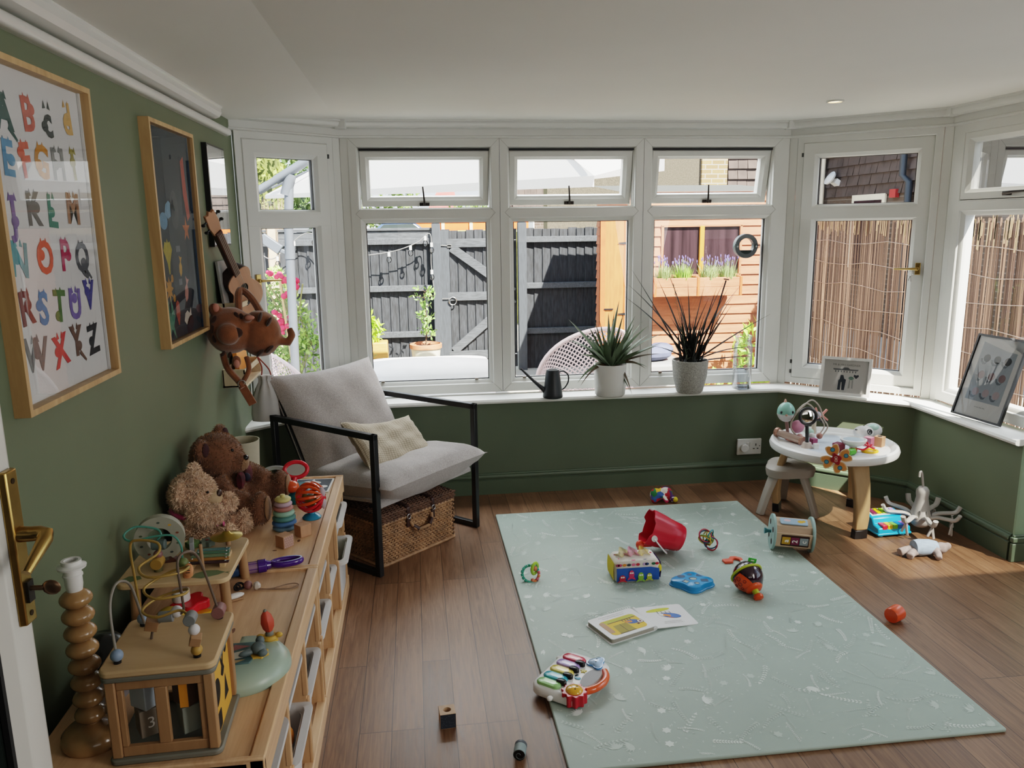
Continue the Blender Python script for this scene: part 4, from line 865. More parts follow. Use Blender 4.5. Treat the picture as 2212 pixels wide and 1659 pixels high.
# ------------------------------------------------------------------ low storage units along the left wall
PINE = wood('pine', 'c79e78', 'e0bd97', 1, 16, 12, .42); PINEV = wood('pine_upright', 'b98f66', 'd4ab82', 2, 16, 12, .45)
KNOT = P('pine_knot', '7d5541', .5)
XF, XB, TZ = -.332, -.80, .506
def unit(y0, y1, label):
    t = thing('storage_unit', label, 'storage unit', (XF, y0, 0), 0, 'low pine storage units'); L_ = y1-y0; D = XB-XF
    b = B(PINE); b.bb((D, 0, .478), (-.034, L_, TZ)); o = ob('top_board', b, t, bevel=.002)
    b = B(PINE); b.bb((-.032, 0, .45), (0, L_, .513)); ob('front_lip', b, t, bevel=.004)
    for y_ in (0, L_-.012): b = B(PINE); b.bb((D, y_, .44), (0, y_+.012, .515)); ob('end_lip', b, t, bevel=.003)
    b = B(KNOT)
    for k in range(7): b.ball((RND.uniform(D+.05, -.06), RND.uniform(.1, L_-.1), TZ-.0006), (.006*RND.uniform(.6, 1.8), .012*RND.uniform(.5, 2), .001), 10)
    ob('knot', b, o)
    for k in range(4):
        y = .008+k*(L_-.034)/3; b = B(PINEV); b.bb((D, y, .0), (-.01, y+.018, .478))
        b.bb((-.012, y-.001, .0), (-.004, y+.019, .26)); b.bb((-.02, y-.0015, .27), (-.006, y+.0195, .449)); ob('upright', b, t, bevel=.002)
    b = B(PINE); b.bb((D, 0, .04), (-.01, L_, .055)); b.bb((-.03, 0, 0), (.0, L_, .06)); ob('base_board', b, t, bevel=.003)
    b = B(PINEV); b.bb((D, 0, .0), (D+.006, L_, .48)); ob('back_panel', b, t)
unit(1.44, 2.354, 'near pine storage unit on the left, carrying the bead cube and lamp')
unit(2.358, 3.272, 'far pine storage unit on the left, carrying the teddy bears')
BINW = P('bin_white', 'd2d2d2', .4, var=.02)
def tray(y, z0, h, out, label):
    """open white storage tray with wide rim and tapered sides"""
    t = thing('storage_tray', label, 'storage tray', (XF-.222+out, y, z0), 0, 'white plastic trays in the pine units'); b = B(BINW)
    rr = lambda w, d, z, r=.03: [V((x, yy, z)) for x, yy in rrect(w, d, r, 4)]
    b.loft([rr(.33, .225, 0), rr(.345, .24, h-.014), rr(.40, .285, h-.014), rr(.402, .287, h-.006), rr(.40, .285, h), rr(.362, .254, h), rr(.35, .236, h-.012), rr(.325, .215, .006)], cap=True); ob('tray', b, t, ang=50)
    return t
cw = (.914-.034)/3
def ycol(u, k): return (1.44 if u == 0 else 2.358)+.017+cw*(k+.5)
names = {(1, 2, 1): 'upper white tray at the far end under the wire-ball toy', (1, 2, 0): 'lower white tray at the far end filled with toys', (1, 1, 1): 'upper white tray in the middle of the far unit', (1, 1, 0): 'lower white tray in the middle of the far unit', (1, 0, 1): 'upper white tray just beyond the join of the units', (1, 0, 0): 'lower white tray just beyond the join of the units',
         (0, 2, 1): 'upper white tray just before the join of the units', (0, 2, 0): 'lower white tray just before the join of the units', (0, 1, 1): 'upper white tray beside the green toy console', (0, 1, 0): 'lower white tray beside the green toy console', (0, 0, 1): 'upper white tray nearest the camera', (0, 0, 0): 'lower white tray nearest the camera'}
OUT = {(1, 2, 1): .035, (1, 2, 0): .05, (1, 1, 1): .0, (1, 0, 0): .02, (0, 2, 0): .02, (0, 1, 0): .03, (0, 0, 0): .03, (0, 0, 1): .02}
for (u, k, up), lab in names.items():
    tray(ycol(u, k), .305 if up else .062, .10 if up else .19, OUT.get((u, k, up), .012), lab)
tray(ycol(1, 2), .413, .062, .02, 'topmost shallow white tray at the far end, just under the unit top')
yc = ycol(1, 2)
b = B(P('ball_ochre', 'c78f2e', .7)); b.ball((0, 0, 0), (.05, .05, .045), 16); o = ob('soft_ball', b); o.location = (-.43, yc-.05, .225); tag(o, 'ochre yellow soft ball in the lower far-end tray', 'ball')
b = B(P('plush_green', '8d9a62', .9, sheen=.4)); b.ball((0, 0, 0), (.04, .05, .065), 16); o = ob('green_plush', b); o.location = (-.41, yc+.045, .235); tag(o, 'moss green plush standing in the lower far-end tray', 'soft toy')
b = B(P('cloth_cream', 'd5d0c2', .9)); b.ball((0, 0, 0), (.06, .05, .03), 14); b.ball((.03, .02, .02), (.03, .03, .02), 10); o = ob('muslin_cloth', b); o.location = (-.42, yc-.03, .17); tag(o, 'cream cloth bundled in the lower far-end tray', 'cloth')
b = B(P('ball_orange', 'd98b35', .5)); b.ball((0, 0, 0), .04, 14); o = ob('toy_ball', b); o.location = (-.40, ycol(0, 1)+.02, .225); tag(o, 'orange ball in the lower tray beside the green console', 'ball')

# ------------------------------------------------------------------ things on the storage units
LW = wood('turned_beech', '8d6b45', 'b08d62', 2, 8, 3, .22, coat=.4)
t = thing('table_lamp', 'turned wooden bobbin lamp base with a bare white bulb holder', 'lamp', (-.698, 1.56, TZ))
pr = [(.0, 0), (.058, 0), (.062, .008), (.060, .024), (.05, .034), (.03, .038), (.02, .045)]
b = B(LW); b.lathe(pr+[(.0, .046)], 40); ob('base', b, t, ang=50)
pr = [(.018, .04)]
for k in range(8):
    z = .046+k*.0365
    for j in range(9): a = pi*j/8; pr.append((.0145+.0165*sin(a)**.8 if 0 < j < 8 else .0145, z+.0365*j/8))
b = B(LW); b.lathe(pr, 32); ob('spindle', b, t, ang=80)
b = B(WHITEP); b.lathe([(.0, .338), (.0145, .338), (.0165, .35), (.0165, .368), (.0185, .369), (.0185, .372), (.0165, .373), (.0165, .385), (.026, .386), (.027, .39), (.0185, .394), (.0185, .402), (.013, .402), (.013, .372), (.0, .372)], 32); ob('bulb_holder', b, t, ang=35)
b = B(P('pin_red', '7c4036', .4)); b.cyl((.009, 0, .37), (.009, 0, .386), .002); ob('pin', b, t)
t = thing('lidded_tub', 'white tub with a domed black lid behind the lamp base', 'tub', (-.735, 1.735, TZ))
b = B(P('tub_white', 'b9b9c0', .5)); b.lathe([(0, 0), (.05, 0), (.062, .06), (.064, .085), (.0, .085)], 32); ob('tub', b, t)
b = B(P('tub_lid', '1a1e1e', .2)); b.lathe([(.066, .083), (.067, .09), (.058, .115), (.035, .14), (0, .148)], 32); ob('lid', b, t, ang=70)
b = B(P('lid_seam', '0a0c0c', .4)); b.torus((0, 0, .085), .0672, .0015); ob('seam', b, t)
# bead maze cube
BIR2 = wood('birch_ply', 'b99a74', 'cbb08a', 0, 10, 6, .5); BIRD = wood('birch_post', '94714f', 'ae8b66', 2, 10, 8, .5); GREYW = P('painted_grey', '77776e', .5)
t = thing('bead_maze_cube', 'wooden activity cube with bead wires on top and turning blocks inside', 'activity cube', (-.532, 1.577, TZ)); t.rotation_euler = (0, 0, R(2))
b = B(GREYW); b.prism(rrect(.216, .216, .016), 0, .012); ob('base_board', b, t, bevel=.003)
b = B(GREYW); b.prism(rrect(.216, .216, .016), .180, .191); ob('painted_rim', b, t, bevel=.003)
b = B(BIR2); b.prism(rrect(.22, .22, .02), .191, .206); ob('top_board', b, t, bevel=.004)
for sx in (-1, 1):
    for sy in (-1, 1): b = B(BIRD); b.box((sx*.092, sy*.092, .096), (.02, .02, .168)); ob('post', b, t, bevel=.003)
for yy in (-.092, .092):
    b = B(BIRD); b.bb((-.082, yy-.006, .012), (.082, yy+.006, .034)); b.bb((-.082, yy-.006, .158), (.082, yy+.006, .18)); b.bb((-.082, yy-.006, .034), (-.07, yy+.006, .158)); b.bb((-.012, yy-.006, .034), (.012, yy+.006, .158)); b.bb((.07, yy-.006, .034), (.082, yy+.006, .158)); ob('window_panel', b, t, bevel=.002)
YEL = P('maze_yellow', 'd9a343', .55, var=.06)
b = B(YEL); b.bb((.086, -.082, .012), (.093, .082, .18)); pn = ob('shape_panel', b, t)
b = B(P('cut_out_dark', '1c150f', .9)); SX = MX(((0, 0, 1, .0935), (1, 0, 0, 0), (0, 1, 0, 0), (0, 0, 0, 1))); b.X = SX
b.flat(circ(.03, 24, -.045, .10)); b.flat([(.015, .045), (.055, .045), (.035, .1)]); b.flat(rrect(.05, .04, .006, 3, -.045, .035)); b.flat([(-.005, .165), (.01, .13), (.0, .115), (.012, .105), (.022, .105), (.034, .115), (.024, .13), (.039, .165), (.03, .165), (.017, .138), (.004, .165)]); b.flat(circ(.012, 16, .055, .15)); ob('cut_out', b, pn, smooth=False)
for x, lo, up in ((-.041, P('block_grey_brown', '857b6e', .6), P('block_blue_grey', 'b3c0cc', .5)), (.041, P('block_green_grey', '8c938a', .6), P('block_dark', '5f4838', .6))):
    for z0, z1, m_, a in ((.036, .095, lo, .5), (.097, .156, up, .95)):
        b = B(m_); b.X = MX.Translation((x, -.05, 0)) @ MX.Rotation(a, 4, 'Z'); b.box((0, 0, (z0+z1)/2), (.046, .046, z1-z0)); o = ob('turning_block', b, t, bevel=.002)
        if lo is m_ and x < 0:
            b = B(PAPER); b.X = MX.Translation((x, -.05, 0)) @ MX.Rotation(a, 4, 'Z') @ MX.Translation((-.002, -.0237, .066)) @ MX.Rotation(pi/2, 4, 'X'); b.text('3', .034); ob('numeral', b, o, smooth=False)
    b = B(BRASS if x > 0 else CHROME); b.cyl((x, -.05, .03), (x, -.05, .16), .003, n=8); ob('axle', b, t)
b = B(P('orange_strip', 'd9932f', .5)); b.bb((.03, -.084, .1), (.046, -.0815, .157)); ob('orange_flap', b, t)
Z0 = .206; wires = [('wire_grey', '8f8b84', [(-.08, -.075, 0), (-.088, -.06, .10), (-.088, -.03, .136), (-.082, .0, .138), (-.074, .03, .11), (-.066, .055, .02), (-.064, .07, .012)]),
    ('wire_yellow', 'a78a4a', [(-.075, .075, 0), (-.078, .07, .10), (-.079, .065, .185), (-.06, .06, .2), (-.02, .05, .195), (-.015, .03, .18), (-.045, .0, .165), (-.02, -.03, .155), (.035, -.02, .155), (.045, .02, .15), (.0, .03, .135), (-.04, .0, .118), (-.01, -.035, .11), (.04, -.02, .108), (.035, .02, .1), (-.02, .025, .085), (-.045, -.01, .075), (-.01, -.04, .072), (.035, -.03, .078), (.06, -.055, .062), (.07, -.075, .03), (.072, -.08, 0)]),
    ('wire_brown', '6d6056', [(.085, .08, 0), (.07, .06, .1), (.06, .03, .17), (.045, .0, .19), (.035, -.02, .175), (.036, -.015, .1), (.03, 0, .06), (.0, .01, .045), (-.03, .01, .03), (-.04, .01, .0)])]
for n_, c_, p_ in wires: b = B(P(n_, c_, .4, .2)); b.tube(spline([V(q)+V((0, 0, Z0)) for q in p_], 6), .0028, 8); ob('bead_wire', b, t)
BB = P('bead_blue', '7f93ab', .45); BW = P('bead_white', 'cfcdd0', .45); BR_ = P('bead_rose', '86605f', .5); BY = P('bead_ochre', 'b08c46', .5); BG = P('bead_grey', '7b7f80', .5); BT = P('bead_tan', 'a3805f', .55)
def bead(shape, p, m_, r=.011):
    b = B(m_); q = V(p)+V((0, 0, Z0))
    if shape == 's': b.ball(q, r, 16)
    elif shape == 'c': b.cyl(q-V((0, 0, r)), q+V((0, 0, r)), r*.95, n=20)
    elif shape == 'h': b.cyl(q-V((r*1.3, 0, 0)), q+V((r*1.3, 0, 0)), r*1.05, n=20)
    elif shape == 'y': b.cyl(q-V((0, r*1.2, 0)), q+V((0, r*1.2, 0)), r*1.1, n=20)
    elif shape == 'b': b.box(q, (r*2, r*2, r*1.9), (.2, .3, .2))
    ob('bead', b, t, bevel=.0012)
for s_ in (('s', (-.08, -.075, .016), BB, .0125), ('s', (-.073, .074, .016), BB, .012), ('y', (.083, .078, .018), BR_, .0125), ('s', (.071, -.079, .015), BY, .0115), ('b', (.07, -.077, .036), BT, .0105), ('s', (.068, -.072, .055), BW, .0115), ('y', (.06, -.06, .074), BG, .011), ('h', (-.005, .005, .05), BG, .011), ('s', (.016, .008, .058), BW, .0125), ('b', (-.036, .012, .034), BT, .0125)): bead(*s_)
b = B(BLACKP)
for x, y in ((-.08, -.075), (-.073, .074), (.083, .078), (.071, -.079)): b.cyl((x, y, Z0), (x, y, Z0+.005), .0075, n=14)
ob('wire_cap', b, t)
# musical activity table
t = thing('music_table', 'small wooden music table toy with xylophone, cymbal and tall round bead ring', 'toy table', (-.675, 2.20, TZ))
TT = wood('toy_table_top', 'c0a47c', 'd2b791', 0, 9, 5, .5)
b = B(TT); b.prism([(x*(1 if y > 0 else 1.0)-.0*y, y) for x, y in rrect(.295, .30, .03, 6)], .105, .119); ob('table_top', b, t, bevel=.003)
for x, y in ((-.105, -.125), (.135, -.13), (-.12, .12), (.13, .115)): b = B(BIRD); b.cyl((x*1.0, y*1.02, 0), (x*.97, y*.97, .106), .0135, n=18); ob('leg', b, t)
H0 = .119
b = B(P('leaf_print', '6d7a56', .7)); b.X = MX.Translation((.085, -.105, H0+.0006)); b.flat([(-.04, -.02), (-.01, -.03), (.03, -.012), (.045, .003), (.02, .018), (-.012, .02), (-.035, .004)]); b.flat([(.043, .0), (.06, .008), (.052, .0), (.06, -.01)]); b.X = MX.Translation((-.115, -.115, H0+.0006)); b.flat([(-.03, -.01), (.0, -.02), (.03, .0), (.02, .02), (-.01, .022)]); ob('leaf_print', b, t, smooth=False)
SPK = P('ring_speckled', '9b9a8c', .6, var=.1)
RM = MX.Translation((-.064, -.005, H0+.072)) @ MX.Rotation(R(12), 4, 'Z') @ MX.Rotation(pi/2, 4, 'X')
b = B(SPK); b.X = RM; ro, ri = circ(.066, 40), circ(.033, 40)
b.loft([[V((x, y, z)) for x, y in c_] for c_, z in ((ro, -.014), (ro, .014), (ri, .014), (ri, -.014))], cap=False, closed=True); rg = ob('bead_ring', b, t, ang=40)
b = B(); b.X = RM
for k, c_ in enumerate(('7c4a34', 'c69a3e', '4f5a52', '7c4a34', '57624c', '4f5a52', '7c4a34', 'a5763c', '3c4440', '57624c')): b.mat(P('ink_'+c_, c_, .8)); a = k*.628+.3; b.flat(circ(.0045, 10, .0495*cos(a), .0495*sin(a), .003), .0146)
ob('printed_dots', b, rg, smooth=False)
b = B(P('ring_stand', '5b3727', .6)); b.X = RM; b.prism([(-.03, -.073), (.045, -.073), (.025, -.052), (-.012, -.056)], -.014, .014); ob('ring_stand', b, t, bevel=.001)
b = B(P('wire_teal', '4f8d80', .35)); b.tube(spline([(.015, -.085, H0+.035), (.015, -.083, H0+.075), (-.005, -.08, H0+.105), (-.05, -.085, H0+.108), (-.11, -.09, H0+.1), (-.135, -.07, H0+.11), (-.11, -.05, H0+.125), (-.06, -.045, H0+.115), (-.045, -.05, H0+.1), (-.055, -.055, H0+.085)], 6), .003, 8); ob('bead_wire', b, t)
Z0 = H0
for s_ in (('s', (.017, -.087, .028), P('bead_green', '6b7748', .5), .0145), ('h', (-.052, -.055, .072), P('bead_teal_grey', '5c6a68', .5), .0135), ('s', (-.055, -.06, .046), BR_, .0125), ('y', (-.056, -.066, .025), BY, .0145), ('c', (-.056, -.066, .006), P('bead_olive', '6f6a44', .6), .012)): bead(*s_)
b = B(P('hive_orange', 'cf8f62', .5)); b.X = MX.Translation((.035, -.115, H0)) ; b.cyl((0, 0, 0), (.0, 0, .016), .013, n=20); b.X = MX.Translation((.04, -.122, H0+.02)) @ MX.Rotation(1.2, 4, 'X'); b.ball((0, 0, 0), (.013, .019, .006), 16); b.mat(BLACKP); 
for k in (-.006, 0, .006): b.box((0, k, .006), (.011, .002, .002))
ob('hive_button', b, t)
for k, (c_, w) in enumerate((('46272a', .118), ('b07c3c', .112), ('7d9272', .104), ('57806a', .097), ('5f8688', .09))):
    b = B(P('xylo_'+c_, c_, .3, .15)); b.X = MX.Translation((.072, -.058+k*.0195, H0+.012+.0015*k)); b.box((0, 0, 0), (w, .0155, .003)); o = ob('xylophone_bar', b, t, bevel=.0008)
    b = B(CHROME); b.X = MX.Translation((.072, -.058+k*.0195, H0+.014+.0015*k))
    for s_ in (-1, 1): b.ball((s_*(w/2-.01), 0, .001), (.0035, .0035, .002), 8)
    ob('bar_rivet', b, o)
for x_ in (.025, .108): b = B(TT); b.prism([(x_, -.07), (x_+.014, -.07), (x_+.011, .03), (x_+.003, .03)], H0, H0+.011); ob('xylophone_rest', b, t)
b = B(BT); b.cyl((.066, -.08, H0), (.064, -.078, H0+.075), .0048, n=14); ob('drum_stick', b, t, bevel=.001)
b = B(P('cymbal_gold', 'b89a4a', .28, 1)); b.lathe([(.0, .044), (.009, .043), (.013, .037), (.028, .033), (.046, .028), (.046, .0272), (.02, .031), (0, .034)], 32, (.092, .092, H0)); ob('cymbal', b, t, ang=60)
b = B(BT); b.cyl((.095, .095, H0), (.095, .095, H0+.034), .0075, n=16); b.ball((.095, .095, H0+.046), .006, 10); ob('cymbal_peg', b, t)
for x, y, r_, c_ in ((-.005, .09, .022, '55713f'), (.035, .095, .024, '6a7468')):
    b = B(P('gear_'+c_, c_, .6)); b.X = MX.Translation((x, y, H0)); b.prism(starp(r_, r_*.72, 7), .002, .018); b.mat(P('gear_dot', '8a3a34', .6)); b.cyl((0, 0, .018), (0, 0, .0195), .005); ob('gear', b, t, bevel=.001)
b = B(P('mirror_block', '8f9192', .35)); b.X = MX.Translation((.005, .045, H0)) @ MX.Rotation(.25, 4, 'Z'); b.box((0, 0, .02), (.012, .045, .04)); ob('picture_block', b, t, bevel=.001)
# red and yellow toy under the music table
t = thing('pop_up_toy', 'red, yellow and white plastic toy standing under the music table', 'toy', (-.665, 2.055, TZ))
RED = P('toy_red', 'cf2233', .25, var=.03); YTOY = P('toy_yellow', 'e3b02c', .3, var=.03)
b = B(RED); b.X = MX.Translation((.025, .02, .0)); b.prism([(p[0]*1.0, p[1]) for p in [((.045+.008*cos(5*a))*cos(a), (.045+.008*cos(5*a))*sin(a)) for a in [2*pi*k/50 for k in range(50)]]], .03, .055); b.cyl((0, 0, 0), (0, 0, .03), .035); ob('red_flower_base', b, t, bevel=.004)
b = B(YTOY); b.X = MX.Translation((.055, .0, .0)); b.prism([((.03+.006*cos(4*a))*cos(a), (.03+.006*cos(4*a))*sin(a)) for a in [2*pi*k/40 for k in range(40)]], .0, .03); ob('yellow_knob', b, t, bevel=.005)
b = B(WHITEP); b.cyl((.005, .02, .055), (.005, .02, .086), .023, n=28); ob('white_knob', b, t, bevel=.003)
b = B(P('toy_mustard', 'b59a3c', .55, var=.1)); b.X = MX.Translation((-.01, -.035, .0)) @ MX.Rotation(pi/2, 4, 'X')
arc = [(.05*cos(a), .05*sin(a)*1.25) for a in [pi*k/20 for k in range(21)]]+[(.022*cos(a), .022*sin(a)) for a in [pi-pi*k/14 for k in range(15)]]; b.prism(arc, -.012, .012); ob('yellow_arch', b, t, bevel=.003)
b = B(P('toy_green_hole', '5d6456', .6)); b.X = MX.Translation((-.01, -.03, .0)) @ MX.Rotation(pi/2, 4, 'X'); b.prism([(.03*cos(a), .03*sin(a)) for a in [pi*k/14 for k in range(15)]], -.006, .006); ob('green_panel', b, t)
# purple bubble-wand style handle
PUR = P('toy_purple', '43157c', .2, var=.05, coat=.4)
t = thing('purple_baton', 'purple looped-handle toy with a blue end by the music table leg', 'toy', (-.50, 2.345, TZ)); t.rotation_euler = (0, 0, R(14))
b = B(PUR); pts = [(.075+.045*cos(a), .02*sin(a), .024) for a in [2*pi*k/28 for k in range(28)]]; b.tube(pts, .0075, 10, closed=True, flat=1.3); ob('loop_handle', b, t)
b = B(PUR); b.cyl((-.012, 0, .022), (.014, 0, .022), .021, .02, n=24); b.cyl((.014, 0, .022), (.034, 0, .023), .016, .009, n=20); ob('collar', b, t, bevel=.002)
b = B(P('clear_lilac', 'a98ab0', .2, alpha=.6)); b.cyl((-.07, 0, .021), (-.012, 0, .022), .0175, n=20); b.mat(PUR); 
for k in range(6): a = k*1.05; b.cyl((-.07, .016*cos(a), .021+.016*sin(a)), (-.012, .016*cos(a), .022+.016*sin(a)), .002, n=6)
ob('barrel', b, t)
b = B(P('toy_blue_dark', '2d5078', .4)); b.cyl((-.13, 0, .021), (-.066, 0, .021), .02, n=20); ob('blue_end', b, t, bevel=.002)
# beaded dummy strap
t = thing('dummy_strap', 'beaded dummy strap with a looped cord beside the music table', 'dummy strap', (-.52, 2.235, TZ))
b = B(BR_); b.ball((0, 0, .013), .013, 14); ob('bead', b, t)
b = B(P('bead_facet', 'c4bcb2', .5)); b.ball((.026, -.006, .012), .0125, 7, None, 5); ob('facet_bead', b, t, smooth=False)
b = B(P('lace_black', '201a1a', .7)); b.torus((-.024, .004, .01), .011, .0035, (.4, .3, 0)); b.torus((-.03, -.004, .009), .008, .003, (1, .3, 0)); ob('loop', b, t)
b = B(P('cord_tan', '8e735f', .7)); b.tube(spline([(.03, -.012, .004), (.07, -.012, .003), (.11, .006, .0045), (.135, .006, .006), (.145, -.004, .004), (.125, -.02, .003), (.08, -.018, .003), (.03, -.012, .005)], 7), .0018, 6); ob('cord', b, t)
t = thing('baby_brush', 'small white and wood nail brush lying by the music table leg', 'brush', (-.545, 2.165, TZ)); b = B(WHITEP); b.ball((0, 0, .014), (.03, .011, .008), 14); ob('handle', b, t); b = B(BT); b.box((.0, 0, .004), (.05, .018, .006)); ob('wood_back', b, t, bevel=.002); t.rotation_euler = (0, 0, .5)
# pale green toy console
GT = P('console_green', '9fb3a4', .3, var=.03)
t = thing('toy_console', 'pale green rounded toy console with a carrot and a grey bird knob', 'toy', (-.448, 1.785, TZ))
def dpoly(s_): 
    o_ = [(.118*cos(a)*s_, .118*sin(a)*s_) for a in [-pi/2-.15+(pi+.3)*k/24 for k in range(25)]]; return o_
b = B(GT); b.loft([[V((x, y, z)) for x, y in dpoly(s_)] for s_, z in ((.97, 0), (1, .006), (.98, .02), (.9, .034), (.78, .041), (.5, .044), (.05, .045))]); ob('body', b, t, ang=50)
b = B(P('console_shadow', '232826', .6)); b.loft([[V((x, y, z)) for x, y in dpoly(s_)] for s_, z in ((.95, -.0005), (.98, .0035), (.9, .0036))]); ob('foot', b, t)  # dark sheet under the console, its shade put in as a shape
b = B(P('console_panel', '4f6a6c', .4, var=.5, vs=25)); b.prism([(-.03, -.05), (.03, -.045), (.045, .0), (.04, .05), (-.03, .05)], .043, .0475); o = ob('picture_panel', b, t, bevel=.001)
b = B(P('ink_dad', 'd8d2c8', .6)); b.flat([(-.02, -.03), (.02, -.02), (.03, .02), (-.02, .0)], .0479); b.mat(P('ink_rose', '9a5f5c', .6)); b.flat([(-.02, .01), (.02, .03), (-.02, .04)], .048); b.mat(P('ink_tan', 'b59a72', .6)); b.flat([(-.028, -.045), (.0, -.045), (.02, -.03), (-.02, -.034)], .048); ob('printed_bird', b, o, smooth=False)
CAR = P('carrot_red', 'bb4a33', .5, var=.15); YK = P('knob_yellow', 'c9a040', .5)
b = B(YK); b.X = MX.Translation((.058, .07, .034)); b.lathe([(.0, 0), (.02, 0), (.018, .008), (.02, .012), (.016, .018), (0, .019)], 24); b.ball((-.022, 0, .015), (.01, .007, .007), 10); b.ball((.022, 0, .017), (.01, .007, .007), 10); ob('yellow_base', b, t)
b = B(GREYW); b.ball((.058, .07, .056), .0105, 14); ob('grey_joint', b, t)
b = B(CAR); b.X = MX.Translation((.058, .07, .06)) @ MX.Rotation(-.12, 4, 'Y'); b.loft([[V((cos(2*pi*k/20)*r_*(1+.12*(k % 4 == 0)), sin(2*pi*k/20)*r_*(1+.12*(k % 4 == 0)), z)) for k in range(20)] for r_, z in ((.006, 0), (.013, .014), (.015, .03), (.012, .046), (.005, .056))]); b.mat(GREYW); b.ball((0, 0, .057), .005, 8); ob('carrot_lever', b, t, ang=50)
b = B(YK); b.X = MX.Translation((.045, -.005, .04)); b.prism(starp(.026, .02, 7), 0, .008); ob('yellow_base', b, t, bevel=.002)
b = B(P('bird_grey', '5f6c6e', .5, var=.1, vs=60)); b.X = MX.Translation((.045, -.005, .06)); b.ball((0, 0, 0), (.018, .016, .015), 16); b.ball((.0, .026, .006), (.011, .009, .011), 12); b.ball((-.024, -.012, -.004), (.02, .008, .008), 12, (0, 0, .5)); b.ball((.012, -.012, -.006), (.012, .012, .009), 10); ob('bird_knob', b, t)
b = B(P('slot_orange', 'b5623e', .5)); b.X = MX.Translation((.072, -.06, .032)) @ MX.Rotation(-.7, 4, 'Z') @ MX.Rotation(.7, 4, 'Y'); b.box((0, 0, 0), (.006, .022, .008)); ob('slider', b, t, bevel=.001)
# blocks, stacking rings, rattle ball
WB = wood('block_wood', 'a97f5e', 'c09676', 2, 10, 8, .55)
def block(loc, s_, rz, lab, face, dots=False):
    t = thing('wooden_block', lab, 'toy block', loc, rz, 'small wooden blocks'); b = B(WB); b.box((0, 0, s_/2), (s_, s_, s_)); ob('cube', b, t, bevel=.0015)
    if face:
        b = B(P('face_'+face, face, .6, var=.05)); b.add([(-s_/2+.002, -s_/2-.0004, .002), (s_/2-.002, -s_/2-.0004, .002), (s_/2-.002, -s_/2-.0004, s_-.002), (-s_/2+.002, -s_/2-.0004, s_-.002)], [(0, 1, 2, 3)]); o = ob('painted_face', b, t, smooth=False)
        if dots:
            b = B(PAPER)
            for i in range(5):
                for j in range(5): b.X = MX.Translation((-.016+i*.008+(j % 2)*.004, -s_/2-.0007, .006+j*.008)) @ MX.Rotation(pi/2, 4, 'X'); b.flat(circ(.0009, 8))
            ob('white_dots', b, o, smooth=False)
    return t
block((-.462, 2.545, TZ), .042, R(48), 'wooden block with a dotted pink face near the stacking rings', 'a8857a', True)
block((-.415, 2.635, TZ), .042, R(40), 'plain wooden block behind the dotted pink block', None)
t = thing('stacking_rings', 'pastel silicone stacking ring tower beside the brown bear', 'stacking toy', (-.487, 2.705, TZ))
z = 0
for r_, h_, c_ in ((.041, .016, '6f8ea3'), (.042, .018, '4f78a6'), (.040, .018, '4f7f7b'), (.037, .018, '8fb5a2'), (.034, .016, 'a9736a'), (.031, .016, 'b29aa8'), (.028, .016, 'c4b878')):
    b = B(P('ring_'+c_, c_, .5, var=.03)); b.lathe([(.006, z), (r_-.006, z), (r_, z+h_*.35), (r_, z+h_*.65), (r_-.006, z+h_), (.006, z+h_)], 36); ob('ring', b, t, ang=60); z += h_
b = B(P('ring_c4b878', 'c4b878', .5)); b.cyl((0, 0, z-.001), (0, 0, z+.010), .0085, n=20); ob('top_peg', b, t, bevel=.002)
t = thing('rattle_ball_toy', 'orange and red slotted ball toy on a blue suction foot', 'toy', (-.405, 2.80, TZ)); t.rotation_euler = (0, 0, R(-20))
ORG = P('toy_orange', 'd9541c', .22, var=.03, coat=.3)
b = B(P('toy_teal_blue', '2a86a8', .2)); b.lathe([(0, 0), (.033, 0), (.034, .004), (.027, .012), (.012, .018), (.01, .028), (0, .03)], 30); ob('suction_foot', b, t, ang=50)
c0 = V((0, 0, .079)); Mb = MX.Translation(c0) @ MX.Rotation(R(78), 4, 'Y') 
for k in range(14):
    a = 2*pi*k/14; pts = [(cos(a)*.052*sin(th), sin(a)*.052*sin(th), .052*cos(th)) for th in [.3+(pi-.6)*j/14 for j in range(15)]]
    up = (Mb @ V(pts[7])).z-c0.z; b = B(ORG if up > -.012 else RED); b.X = Mb; b.tube(pts, .0052, 6, rs=[.0035+.0025*sin(pi*j/14) for j in range(15)]); ob('cage_rib', b, t)
b = B(RED); b.X = Mb; b.ball((0, 0, .05), (.017, .017, .006), 14); b.ball((0, 0, -.05), (.017, .017, .006), 14); ob('hub', b, t)
b = B(P('toy_lilac_white', 'b9a6ad', .4)); b.X = Mb; b.ball((-.012, 0, .05), (.02, .012, .012), 12); b.X = MX.Identity(4); b.lathe([(.01, .026), (.026, .031), (.034, .04)], 24, cap=False); b.ball((.05, .0, .06), (.009, .012, .022), 12); ob('grey_face', b, t)
b = B(P('inner_beads', '7a6a2c', .4)); b.ball(c0+V((0, 0, -.01)), .022, 12); b.ball(c0+V((.018, .01, .005)), .011, 8); b.ball(c0+V((-.02, -.005, .005)), .011, 8); ob('inner_bead', b, t)
